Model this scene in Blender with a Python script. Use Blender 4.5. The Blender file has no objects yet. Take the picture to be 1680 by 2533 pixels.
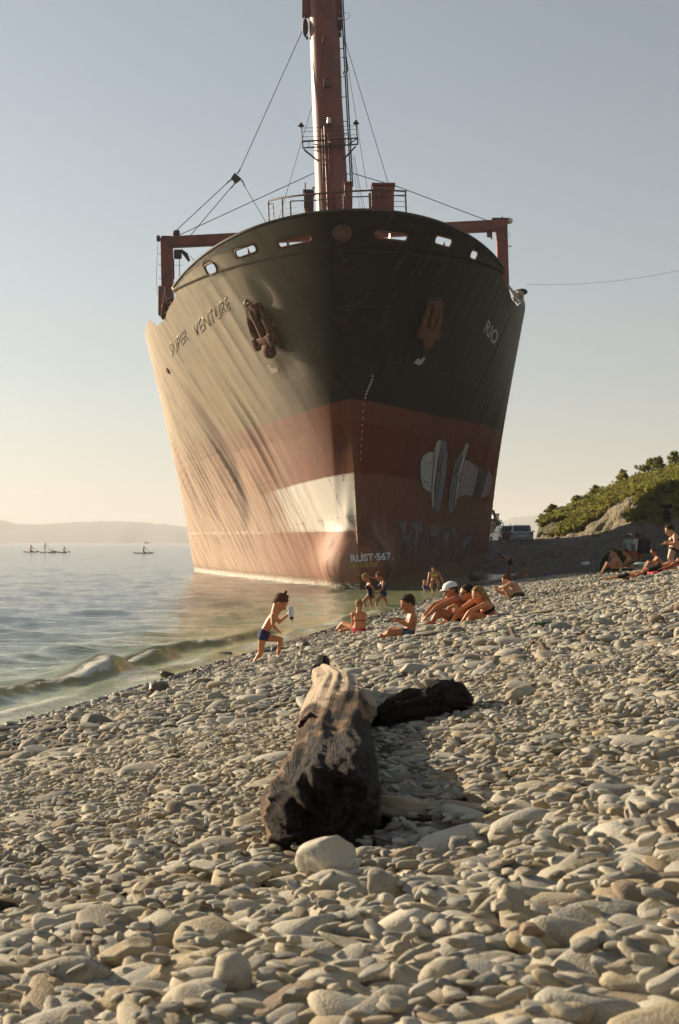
import bpy, bmesh, math, random
import numpy as np
from mathutils import Vector, Matrix, noise as mnoise
from mathutils.bvhtree import BVHTree
from mathutils.geometry import delaunay_2d_cdt

# ------------------------------------------------------------------ camera, world, sun, exposure
F = 3518.05                      # focal length in pixels of the 1680 x 2533 photograph (50 mm on 36 mm)
H = 1.9                          # eye height above the sea
PITCH = math.atan((1342 - 1266.5) / F)
SC = bpy.context.scene
COL = SC.collection
random.seed(7)
RNG = np.random.default_rng(7)

cam = bpy.data.cameras.new('camera')
cam.sensor_fit = 'VERTICAL'; cam.sensor_height = 36; cam.sensor_width = 24; cam.lens = 50
cam.clip_end = 20000; cam.clip_start = 0.05
cam.dof.use_dof = True; cam.dof.focus_distance = 16; cam.dof.aperture_fstop = 11
camo = bpy.data.objects.new('camera', cam); COL.objects.link(camo)
camo.location = (0, 0, H); camo.rotation_euler = (math.pi/2 + PITCH, 0, 0)
SC.camera = camo

SUN_AZ, SUN_EL = 56.0, 18.5      # degrees left of the view direction, above the horizon
w = bpy.data.worlds.new('World'); SC.world = w; w.use_nodes = True
nt = w.node_tree
bg = nt.nodes['Background']
sky = nt.nodes.new('ShaderNodeTexSky'); sky.sky_type = 'NISHITA'; sky.sun_disc = False
sky.sun_elevation = math.radians(SUN_EL); sky.sun_rotation = math.radians(-SUN_AZ)
sky.air_density = 1.0; sky.dust_density = 1.0; sky.ozone_density = 1.0; sky.altitude = 0
hs = nt.nodes.new('ShaderNodeHueSaturation'); hs.inputs['Saturation'].default_value = .50
nt.links.new(sky.outputs[0], hs.inputs['Color']); tn = nt.nodes.new('ShaderNodeMix'); tn.data_type = 'RGBA'; tn.blend_type = 'MULTIPLY'; tn.inputs[0].default_value = 1; tn.inputs[7].default_value = (.94, 1.0, 1.015, 1)
nt.links.new(hs.outputs[0], tn.inputs[6]); nt.links.new(tn.outputs[2], bg.inputs[0]); bg.inputs[1].default_value = 0.05

sl = bpy.data.lights.new('sun', 'SUN'); sl.energy = 5.0; sl.angle = math.radians(0.5); sl.color = (1.0, 0.81, 0.57)
so = bpy.data.objects.new('sun', sl); COL.objects.link(so)
a, e = math.radians(SUN_AZ), math.radians(SUN_EL)
SUN = Vector((-math.sin(a)*math.cos(e), math.cos(a)*math.cos(e), math.sin(e)))
so.rotation_euler = SUN.to_track_quat('Z', 'Y').to_euler(); so.location = (-30, 40, 40)
SC.view_settings.view_transform = 'Standard'; SC.view_settings.look = 'None'
SC.view_settings.exposure = 1.04; SC.view_settings.gamma = 1.0
SC.cycles.max_bounces = 6; SC.cycles.volume_bounces = 0; SC.cycles.use_adaptive_sampling = True
SC.cycles.adaptive_threshold = 0.02

# ------------------------------------------------------------------ helpers
CP, SP = math.cos(PITCH), math.sin(PITCH)
def ray(px, py):
    cx, cy = (px-840)/F, (1266.5-py)/F
    return Vector((cx, CP - SP*cy, SP + CP*cy))
def at(px, py, d):
    """the world point seen at that pixel of the photograph when it lies d metres in front of the camera"""
    r = ray(px, py); return Vector((0, 0, H)) + r*(d/r.y)
def proj(p):
    z = p[2]-H; d = p[1]*CP + z*SP; u = -p[1]*SP + z*CP
    return 840+F*p[0]/d, 1266.5-F*u/d

def sset(o, label=None, cat=None, group=None, kind=None):
    if label: o['label'] = label
    if cat: o['category'] = cat
    if group: o['group'] = group
    if kind: o['kind'] = kind
    return o
def empty(name, loc, label, cat, group=None):
    o = bpy.data.objects.new(name, None); COL.objects.link(o); o.location = loc
    o.empty_display_size = 0.1
    return sset(o, label, cat, group)
def wloc(o):
    v = Vector((0, 0, 0))
    while o is not None: v += o.location; o = o.parent
    return v
def link(name, me, mat=None, parent=None, smooth=True, loc=None):
    """link a mesh whose vertices are in world coordinates; its origin goes to loc (or to the parent's base)"""
    o = bpy.data.objects.new(name, me); COL.objects.link(o)
    base = wloc(parent) if parent is not None else Vector(loc or (0, 0, 0))
    if base.length > 0: me.transform(Matrix.Translation(-base))
    if parent is not None: o.parent = parent
    else: o.location = base
    if mat is not None:
        for m in (mat if isinstance(mat, (list, tuple)) else [mat]): me.materials.append(m)
    if smooth: me.polygons.foreach_set('use_smooth', [True]*len(me.polygons))
    return o
def mesh(name, V, Fc):
    me = bpy.data.meshes.new(name); me.from_pydata([tuple(v) for v in V], [], [tuple(f) for f in Fc]); me.update(); return me
class MB:
    """collects boxes, tubes, lofts; .obj() links them as one mesh object"""
    def __init__(s): s.V = []; s.F = []
    def add(s, V, Fc):
        n = len(s.V); s.V += [Vector(v) for v in V]; s.F += [tuple(i+n for i in f) for f in Fc]
    def box(s, c, size, rot=None, bev=0):
        bm = bmesh.new(); bmesh.ops.create_cube(bm, size=1)
        for v in bm.verts: v.co = Vector((v.co.x*size[0], v.co.y*size[1], v.co.z*size[2]))
        if bev: bmesh.ops.bevel(bm, geom=list(bm.edges), offset=bev, segments=2, affect='EDGES', profile=.6)
        M = Matrix.Translation(Vector(c)) @ (rot.to_4x4() if rot else Matrix())
        bm.verts.index_update()
        s.add([M @ v.co for v in bm.verts], [[v.index for v in f.verts] for f in bm.faces]); bm.free()
    def tube(s, pts, r, n=8, cap=True):
        pts = [Vector(p) for p in pts]; rs = r if isinstance(r, (list, tuple)) else [r]*len(pts)
        V = []; Fc = []; prev = None
        for i, p in enumerate(pts):
            t = (pts[min(i+1, len(pts)-1)] - pts[max(i-1, 0)])
            if t.length < 1e-9: t = Vector((0, 0, 1))
            t.normalize()
            if prev is None: u = t.orthogonal().normalized()
            else:
                u = prev - t*prev.dot(t)
                u = u.normalized() if u.length > 1e-6 else t.orthogonal().normalized()
            prev = u; b = t.cross(u)
            for k in range(n):
                an = 2*math.pi*k/n; V.append(p + (u*math.cos(an)+b*math.sin(an))*rs[i])
        for i in range(len(pts)-1):
            for k in range(n):
                Fc.append((i*n+k, i*n+(k+1) % n, (i+1)*n+(k+1) % n, (i+1)*n+k))
        if cap: Fc.append(tuple(range(n-1, -1, -1))); Fc.append(tuple(range((len(pts)-1)*n, len(pts)*n)))
        s.add(V, Fc)
    def capsule(s, p0, p1, r0, r1, n=12):
        p0, p1 = Vector(p0), Vector(p1); d = p1-p0; L = d.length
        t = d/L if L > 1e-6 else Vector((0, 0, 1))
        pts = []; rs = []
        for k in range(4):
            an = math.pi/2*(k/4.0); pts.append(p0 - t*r0*math.cos(an)); rs.append(max(r0*math.sin(an), r0*.08))
        pts.append(p0); rs.append(r0); pts.append(p1); rs.append(r1)
        for k in range(1, 5):
            an = math.pi/2*(k/4.0); pts.append(p1 + t*r1*math.sin(an)); rs.append(max(r1*math.cos(an), r1*.08))
        s.tube(pts, rs, n)
    def loft(s, rings, lat, n=16):
        """rings: (centre, half width along lat, half depth)"""
        V = []; Fc = []; m = len(rings)
        C = [Vector(r[0]) for r in rings]
        for i, (c, ra, rb) in enumerate(rings):
            t = C[min(i+1, m-1)]-C[max(i-1, 0)]; t.normalize()
            u = Vector(lat) - t*Vector(lat).dot(t); u.normalize(); b = t.cross(u)
            for k in range(n):
                an = 2*math.pi*k/n; V.append(C[i]+u*math.cos(an)*ra+b*math.sin(an)*rb)
        for i in range(m-1):
            for k in range(n): Fc.append((i*n+k, i*n+(k+1) % n, (i+1)*n+(k+1) % n, (i+1)*n+k))
        Fc.append(tuple(range(n-1, -1, -1))); Fc.append(tuple(range((m-1)*n, m*n))); s.add(V, Fc)
    def ball(s, c, r, R=None, n=16):
        """ellipsoid of half axes r=(x,y,z) turned by the 3x3 R"""
        bm = bmesh.new(); bmesh.ops.create_uvsphere(bm, u_segments=n, v_segments=max(6, n*2//3), radius=1)
        bm.verts.index_update(); R = R or Matrix.Identity(3)
        s.add([Vector(c) + R @ Vector((v.co.x*r[0], v.co.y*r[1], v.co.z*r[2])) for v in bm.verts], [[v.index for v in f.verts] for f in bm.faces]); bm.free()
    def obj(s, name, mat, parent=None, smooth=True, loc=None):
        me = mesh(name, s.V, s.F)
        o = link(name, me, mat, parent, smooth, loc)
        if smooth: me.set_sharp_from_angle(angle=math.radians(40))
        return o

# ---- materials
def newmat(name):
    m = bpy.data.materials.new(name); m.use_nodes = True
    return m, m.node_tree, m.node_tree.nodes['Principled BSDF']
def nd(nt, typ, ins=None, **kw):
    n = nt.nodes.new('ShaderNode'+typ)
    for k, v in kw.items(): setattr(n, k, v)
    for k, v in (ins or {}).items():
        s = n.inputs[k]
        if isinstance(v, bpy.types.NodeSocket): nt.links.new(v, s)
        else: s.default_value = v
    return n
def mth(nt, op, a, b=None, c=None, clamp=False):
    n = nt.nodes.new('ShaderNodeMath'); n.operation = op; n.use_clamp = clamp
    for i, v in enumerate((a, b, c)):
        if v is None: continue
        if isinstance(v, bpy.types.NodeSocket): nt.links.new(v, n.inputs[i])
        else: n.inputs[i].default_value = v
    return n.outputs[0]
def mixc(nt, f, a, b, bt='MIX'):
    n = nt.nodes.new('ShaderNodeMix'); n.data_type = 'RGBA'; n.blend_type = bt
    for i, v in ((0, f), (6, a), (7, b)):
        if isinstance(v, bpy.types.NodeSocket): nt.links.new(v, n.inputs[i])
        else: n.inputs[i].default_value = v if i == 0 else (*v, 1)
    return n.outputs[2]
def step(nt, v, lo, hi):
    n = nt.nodes.new('ShaderNodeMapRange'); n.interpolation_type = 'SMOOTHSTEP'
    nt.links.new(v, n.inputs[0]); n.inputs[1].default_value = lo; n.inputs[2].default_value = hi
    return n.outputs[0]
def ramp(nt, f, stops):
    n = nt.nodes.new('ShaderNodeValToRGB'); cr = n.color_ramp
    while len(cr.elements) > 1: cr.elements.remove(cr.elements[-1])
    cr.elements[0].position = stops[0][0]; cr.elements[0].color = (*stops[0][1], 1)
    for p, c in stops[1:]: e = cr.elements.new(p); e.color = (*c, 1)
    nt.links.new(f, n.inputs[0]); return n.outputs[0]
def noise(nt, vec, scale, detail=4, rough=.55, dist=0):
    return nd(nt, 'TexNoise', {'Vector': vec, 'Scale': scale, 'Detail': detail, 'Roughness': rough, 'Distortion': dist})
def coords(nt): return nd(nt, 'TexCoord').outputs['Object']
def scaled(nt, v, s): return nd(nt, 'Mapping', {'Vector': v, 'Scale': s}).outputs[0]
def bump(nt, b, h, strength, dist):
    n = nd(nt, 'Bump', {'Strength': strength, 'Distance': dist, 'Height': h}); nt.links.new(n.outputs[0], b.inputs['Normal']); return n
def simple(name, col, rough=.6, var=.25, scale=6, metal=0, col2=None, bmp=0, spec=.5):
    m, nt, b = newmat(name); co = coords(nt); n = noise(nt, co, scale)
    c2 = col2 or tuple(x*(1-var*1.6) for x in col)
    nt.links.new(mixc(nt, step(nt, n.outputs[0], .38, .66), col, c2), b.inputs['Base Color'])
    b.inputs['Roughness'].default_value = rough; b.inputs['Metallic'].default_value = metal
    b.inputs['Specular IOR Level'].default_value = spec
    if bmp: bump(nt, b, n.outputs[0], .6, bmp)
    return m

M_red = simple('red oxide paint', (.20, .042, .022), .42, .2, 1.5, col2=(.13, .03, .018))
M_rust = simple('rust', (.16, .065, .028), .85, .4, 7, col2=(.07, .028, .015), bmp=.02)
M_dark = simple('dark steel', (.05, .035, .025), .6, .3, 5)
M_rail = simple('railing paint', (.10, .05, .03), .45, .3, 5)
M_wire = simple('wire rope', (.05, .045, .04), .6, .2, 9)
M_glass_lamp = simple('lamp glass', (.75, .62, .35), .25, .1, 3)
M_white = simple('white paint', (.72, .70, .66), .6, .1, 5)
M_deck = simple('deck paint', (.14, .05, .035), .7, .3, 2)
M_rope = simple('pale rope', (.45, .42, .36), .8, .2, 30)

# ------------------------------------------------------------------ ground heights
def shore_s(X, Y): return .981*(X - (.195*Y - 6.35))
def ground_z(X, Y):
    X = np.asarray(X, float); Y = np.asarray(Y, float)
    s = shore_s(X, Y)
    k = np.interp(Y, [0, 25, 55, 90], [.180, .178, .115, .10])
    z = np.where(s > 0, k*np.minimum(s, 9) + .05*np.maximum(s-9, 0), .16*s)
    z = z + np.clip((Y-86)/14, 0, 1.5)*.5*np.clip((X-6)/4, 0, 1)
    z = z + .035*np.sin(X*1.1+Y*.33)*np.sin(Y*.41-X*.27+1)*np.clip(s, 0, 1) + .018*np.sin(X*2.9+1.2*Y)*np.clip(s, 0, 1)
    # the hollow on the right of the trunk
    z = z - .07*np.exp(-(((X-.32)/.35)**2+((Y-4.3)/.8)**2))
    return np.maximum(z, -2.5)
def gz(x, y): return float(ground_z(x, y))
def on_ground(px, py, lo=1.5, hi=140, dz=0):
    r = ray(px, py); prev = lo
    for i in range(4000):
        d = lo + (hi-lo)*(i/4000)**1.6
        p = Vector((0, 0, H)) + r*(d/r.y)
        if p.z < gz(p.x, p.y)+dz: return p
    return p

def pebble_ground_mat():
    m, nt, b = newmat('pebble bed'); co = coords(nt)
    v = nd(nt, 'TexVoronoi', {'Vector': scaled(nt, co, (1, .8, 1)), 'Scale': 17.0, 'Randomness': 1.0})
    v2 = nd(nt, 'TexVoronoi', {'Vector': co, 'Scale': 33.0, 'Randomness': 1.0})
    sep = nd(nt, 'SeparateColor', {'Color': v.outputs['Color']})
    c = ramp(nt, sep.outputs[0], [(0, (.17, .15, .12)), (.35, (.26, .24, .20)), (.6, (.30, .26, .19)), (.8, (.20, .20, .19)), (1, (.40, .36, .29))])
    big = noise(nt, co, .35, 3)
    c = mixc(nt, mth(nt, 'MULTIPLY', big.outputs[0], .5), c, (.24, .20, .15))
    gap = step(nt, v.outputs['Distance'], .55, .25)
    c = mixc(nt, 1.0, mixc(nt, gap, (.04, .035, .03), c), (.75, .72, .68), 'MULTIPLY')
    at_ = nd(nt, 'Attribute', attribute_name='wet'); 
    c = mixc(nt, at_.outputs['Fac'], c, mixc(nt, .75, c, (.035, .03, .02)))
    nt.links.new(c, b.inputs['Base Color'])
    nt.links.new(mth(nt, 'SUBTRACT', .85, mth(nt, 'MULTIPLY', at_.outputs['Fac'], .6)), b.inputs['Roughness'])
    hgt = mth(nt, 'ADD', mth(nt, 'SUBTRACT', 1, v.outputs['Distance']), mth(nt, 'MULTIPLY', mth(nt, 'SUBTRACT', 1, v2.outputs['Distance']), .3))
    bump(nt, b, hgt, 1.0, .06)
    return m

def grid_mesh(name, X, Y, Z):
    n, m = X.shape
    V = np.stack([X, Y, Z], -1).reshape(-1, 3)
    i = np.arange(n*m).reshape(n, m)
    Fq = np.stack([i[:-1, :-1], i[:-1, 1:], i[1:, 1:], i[1:, :-1]], -1).reshape(-1, 4)
    me = bpy.data.meshes.new(name)
    me.vertices.add(len(V)); me.vertices.foreach_set('co', V.ravel())
    me.loops.add(Fq.size); me.loops.foreach_set('vertex_index', Fq.ravel().astype(np.int32))
    me.polygons.add(len(Fq)); me.polygons.foreach_set('loop_start', np.arange(0, Fq.size, 4, dtype=np.int32))
    me.update(calc_edges=True); me.validate(); return me
def fattr(me, name, vals):
    a = me.attributes.new(name, 'FLOAT', 'POINT'); a.data.foreach_set('value', np.asarray(vals, np.float32).ravel())

def build_ground():
    Y = np.concatenate([np.linspace(-4, 12, 130), 12+118*np.linspace(0.012, 1, 150)**1.5, [160, 240, 400, 900, 2000, 6000]])
    u = np.concatenate([np.linspace(-6, 10, 130), [14, 20, 30, 60, 140, 400, 900, 3000]])
    YY, UU = np.meshgrid(Y, u, indexing='ij')
    XX = .195*np.minimum(YY, 160)-6.35 + UU*np.clip(.7+YY*.012, .7, 1.8)
    ZZ = ground_z(XX, YY)
    ZZ = np.where(YY > 200, np.minimum(ZZ, 1.5), ZZ)
    me = grid_mesh('beach', XX, YY, ZZ)
    fattr(me, 'wet', np.clip(1-(shore_s(XX, YY)-.35)/.5, 0, 1))
    o = link('beach', me, pebble_ground_mat()); sset(o, kind='structure')
build_ground()

# ------------------------------------------------------------------ sea
def wave_h(X, Y):
    s = shore_s(X, Y)
    z = np.zeros_like(X); r = np.random.default_rng(3)
    dep = np.clip(-s/2.5, .12, 1)
    for lam, amp, dirn in ((5.2, .030, 80), (3.4, .024, 63), (2.3, .018, 98), (1.55, .024, 72), (1.05, .019, 110), (.75, .014, 55), (.52, .009, 88), (.37, .006, 120), (.27, .004, 66)):
        for q in range(3):
            th = math.radians(dirn + r.uniform(-28, 28)); l = lam*r.uniform(.85, 1.2); ph = r.uniform(0, 6.28)
            a = (X*math.cos(th)+Y*math.sin(th))*2*math.pi/l + ph
            a = a + .8*np.sin(X*.31*1.3/lam+q)*np.cos(Y*.27/lam+2*q)
            z += amp*.62*(1-np.abs(np.sin(a*.5)))*1.9 - amp*.6
    z = z*dep*.8
    # one small breaker running along the beach
    n = .5+.5*np.sin(Y*.9+1.3*np.sin(Y*.37)); n2 = .5*np.sin(Y*2.3+X)+.5*np.sin(Y*4.1-2*X+1)
    far = np.clip((34-Y)/8, 0, 1)
    c1 = -1.25 + .16*np.sin(Y*.7) + .1*np.sin(Y*1.9+1)
    ds = s-c1
    ridge = np.where(ds > 0, np.exp(-(ds/.20)**2), np.exp(-(ds/.55)**2))
    z += ridge*(.10+.15*n*(.6+.4*np.sin(Y*1.63+2*X))+.03*n2+.02*np.sin(Y*9+5*X)*np.sin(X*7-Y*3))*far
    c2 = -.45+.12*np.sin(Y*1.1+2)
    z += np.exp(-((s-c2)/.16)**2)*(.03+.02*n)*np.clip((60-Y)/20, 0, 1)
    z += np.exp(-((s+3.6-.2*np.sin(Y*.5))/.5)**2)*.09*far
    return z, ridge*far

def water_mat():
    m, nt, b = newmat('sea water'); co = coords(nt)
    foam = nd(nt, 'Attribute', attribute_name='foam').outputs['Fac']
    sh = nd(nt, 'Attribute', attribute_name='shallow').outputs['Fac']
    deep = mixc(nt, sh, (.06, .08, .075), (.29, .32, .16))
    f1 = noise(nt, scaled(nt, co, (1.2, 1, 1.2)), 4.5, 8, .78, 1.2)
    f2 = noise(nt, co, 22, 5, .75)
    fm = mth(nt, 'ADD', mth(nt, 'MULTIPLY', f1.outputs[0], .62), mth(nt, 'MULTIPLY', f2.outputs[0], .46))
    thr = mth(nt, 'SUBTRACT', 1.0, mth(nt, 'MULTIPLY', foam, .70))
    mask = mth(nt, 'MULTIPLY', mth(nt, 'SUBTRACT', fm, thr), 7.0, clamp=True)
    mask = mth(nt, 'MULTIPLY', mask, .8, clamp=True)
    nt.links.new(mixc(nt, mask, deep, (.72, .70, .66)), b.inputs['Base Color'])
    nt.links.new(mth(nt, 'ADD', .10, mth(nt, 'MULTIPLY', mask, .7)), b.inputs['Roughness'])
    b.inputs['IOR'].default_value = 1.33
    r1 = noise(nt, scaled(nt, co, (1, 1.3, 1)), 7, 4, .6); r2 = noise(nt, scaled(nt, co, (.5, 1.0, 1)), 1.3, 5, .6)
    hgt = mth(nt, 'ADD', mth(nt, 'MULTIPLY', r1.outputs[0], .18), r2.outputs[0])
    hgt = mth(nt, 'ADD', hgt, mth(nt, 'MULTIPLY', mask, .25))
    bump(nt, b, hgt, .6, .16)
    tr = nd(nt, 'BsdfTranslucent', {'Color': (.80, .82, .52, 1)}); gl = nt.nodes.new('ShaderNodeMixShader')
    nt.links.new(mth(nt, 'MULTIPLY', mth(nt, 'MULTIPLY', nd(nt, 'Attribute', attribute_name='crest').outputs['Fac'], .9), mth(nt, 'SUBTRACT', 1, mask)), gl.inputs[0]); nt.links.new(b.outputs[0], gl.inputs[1]); nt.links.new(tr.outputs[0], gl.inputs[2])
    out = [q for q in nt.nodes if q.type == 'OUTPUT_MATERIAL'][0]; nt.links.new(gl.outputs[0], out.inputs[0])
    return m
def build_sea():
    V = []
    d = [8.0]
    while d[-1] < 130: d.append(d[-1] + max(.05, d[-1]*d[-1]*.00034 if d[-1] < 40 else d[-1]*.0136))
    while d[-1] < 9500: d.append(d[-1]*1.10)
    d = np.array(d)
    # columns: bearings, dense in the frame, sparse to the sides
    t = np.concatenate([np.linspace(-3.2, -.36, 20), np.linspace(-.345, .20, 430), np.linspace(.215, 2.5, 14)])
    T, D = np.meshgrid(t, d, indexing='ij')
    X = T*D; Y = D
    Z, ridge = wave_h(X, Y)
    fade = np.clip((150-D)/90, 0, 1)
    Z = Z*fade
    s = shore_s(X, Y)
    Z = np.where(s > .9, np.minimum(Z, -.12), Z)
    me = grid_mesh('sea_water', X, Y, Z)
    n = .5+.5*np.sin(Y*1.7+np.sin(Y*.6)*2)
    foam = np.clip(np.exp(-((s+.32)/.46)**2)*(.60+.25*n) + ridge*np.where(s > -1.35, 1.0, .78)*(.80+.12*n), 0, 1)
    foam *= np.clip((62-Y)/25, .25, 1)
    fattr(me, 'foam', foam)
    fattr(me, 'crest', np.clip(ridge, 0, 1))
    fattr(me, 'shallow', np.clip(1+(s+.2)/7.0, 0, 1)**1.3)
    o = link('sea_water', me, water_mat()); sset(o, kind='structure')
build_sea()

# ------------------------------------------------------------------ far hills
def ridge_hill(name, pts, d, mat, thick=900):
    xs = np.linspace(pts[0][0], pts[-1][0], 160)
    ys = np.interp(xs, [p[0] for p in pts], [p[1] for p in pts])
    V = []; rows = 14
    X = np.zeros((len(xs), rows)); Y = X.copy(); Z = X.copy()
    for i, (x, y) in enumerate(zip(xs, ys)):
        top = at(x, y, d); hgt = top.z + 4*mnoise.noise((x*.05, d, 1)) + 2*mnoise.noise((x*.2, d, 5))
        for j in range(rows):
            q = j/(rows-1); prof = math.sin(math.pi*min(q/.5, 1)/2)**1.3 if q < .5 else math.cos((q-.5)*math.pi)
            dd = d + (q-.5)*2*thick*(1+.2*mnoise.noise((x*.02, q*3, 2)))
            X[i, j] = top.x*dd/d; Y[i, j] = dd; Z[i, j] = -6 + (hgt+6)*max(prof, 0)*(1 - (.18*abs(mnoise.noise((x*.03, q*6, 9))) if 0 < j < rows//2 else 0))
    o = link(name, grid_mesh(name, X, Y, Z), mat); sset(o, kind='structure')
M_farhill = simple('distant wooded slope', (.07, .085, .05), .9, .3, .01)
ridge_hill('hill', [(-1600, 1300), (-700, 1265), (-300, 1262), (-60, 1275), (0, 1284), (40, 1295), (90, 1297), (160, 1292), (230, 1288), (310, 1288), (380, 1293), (450, 1302), (600, 1306), (800, 1300), (950, 1320), (1100, 1344)], 5200, M_farhill)
ridge_hill('hill', [(1000, 1344), (1150, 1312), (1240, 1290), (1275, 1278), (1330, 1273), (1400, 1280), (1500, 1284), (1700, 1260), (2300, 1270), (3000, 1300)], 6200, M_farhill)

# haze: one closed box of thin even air round the camera and the whole scene
def build_haze():
    bm = bmesh.new(); bmesh.ops.create_cube(bm, size=1)
    for v in bm.verts: v.co = Vector((v.co.x*24000, 2600+v.co.y*15000, 88+v.co.z*190))
    me = bpy.data.meshes.new('haze'); bm.to_mesh(me); bm.free()
    m = bpy.data.materials.new('haze'); m.use_nodes = True; nt = m.node_tree
    for n in list(nt.nodes):
        if n.type == 'BSDF_PRINCIPLED': nt.nodes.remove(n)
    v = nt.nodes.new('ShaderNodeVolumePrincipled'); v.inputs['Density'].default_value = 2.4e-4
    v.inputs['Color'].default_value = (.92, .93, .95, 1); v.inputs['Anisotropy'].default_value = .1
    out = [n for n in nt.nodes if n.type == 'OUTPUT_MATERIAL'][0]; nt.links.new(v.outputs[0], out.inputs['Volume'])
    o = link('haze', me, m, smooth=False); sset(o, kind='stuff')
build_haze()
#@@SHIP
# ------------------------------------------------------------------ the stranded ship
SV = dict(x0=.9363, Y0=55.1032, roll=.0591, yaw=.0198, trim=.0208, hd=14.8294, Ld=21.899, Lw=35.0462, pw=1.0053, qw=1.1885, ws=5.93, eF=1.5168, Bd=10.3889, Bw=9.9403, wst=.6017, sheer=-.1625, eL=1.3004)
def stem_w(h):
    f = np.clip(np.maximum(h, 0)/SV['hd'], 0, 1); return SV['ws']*(1-f**SV['wst'])
def bulb_w(h):
    q = np.exp(-((h-.9)/2.0)**2); return 5.4-1.8*q
def hull_hb(h, w):
    v = SV; hh = np.maximum(h, 0); f = np.clip(hh/v['hd'], 0, 1.15); fe = f**v['eF']; fl = f**v['eL']
    L = v['Lw']+(v['Ld']-v['Lw'])*fl; p = v['pw']+(2-v['pw'])*fe; q = v['qw']+(2-v['qw'])*fe
    B = v['Bw']+(v['Bd']-v['Bw'])*fe
    t = np.clip((w-stem_w(h))/L, 0, 1)
    b = B*(1-(1-t)**p)**(1/q)
    # blunt stem and bulbous foot
    b = np.where(w > stem_w(h)-.001, np.maximum(b, 0), 0)
    qz = np.exp(-((h-.9)/2.0)**2); a = np.clip((w-bulb_w(h))/2.0, 0, 1)
    bb = 1.5*qz*np.sqrt(1-(1-a)**2)
    k = .8; hm = np.clip(.5+.5*(b-bb)/k, 0, 1)
    gate = np.clip((w-start_w(h))/.5, 0, 1); gate = gate*gate*(3-2*gate)
    b = b*hm+bb*(1-hm)+k*hm*(1-hm)*gate*np.clip(qz*3, 0, 1)
    # the unseen stern closes early, shortened to let sun reach the bluff
    return b*np.sqrt(np.clip(1-np.clip((w-52)/14, 0, 1)**2.5, 0, 1))
def start_w(h):
    a, b = stem_w(h), bulb_w(h); k = .9; t = np.clip(.5+.5*(b-a)/k, 0, 1)
    return b*(1-t)+a*t-k*t*(1-t)
def s2w(u, w, h):
    v = SV; c, s = math.cos(v['roll']), math.sin(v['roll'])
    x = u*c-h*s; z = h*c+u*s+w*v['trim']
    return v['x0']+x-w*v['yaw'], v['Y0']+w+x*v['yaw'], z
def sp(u, w, h): return Vector([float(q) for q in s2w(u, w, h)])
def top_h(w):
    w = np.asarray(w, float)
    bul = 14.85-.1625*w
    side = np.interp(w, [8, 8.4, 9.5, 11, 13.0, 14, 15, 30, 97], [13.2, 13.1, 12.95, 12.65, 12.6, 13.0, 13.15, 12.9, 12.6])
    return np.where(w < 8.0, bul, side)
DECKH = 13.15
ship = empty('cargo_ship', sp(0, 20, -1), 'stranded rusty cargo ship with black and red bow towering over the beach', 'ship')

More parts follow.
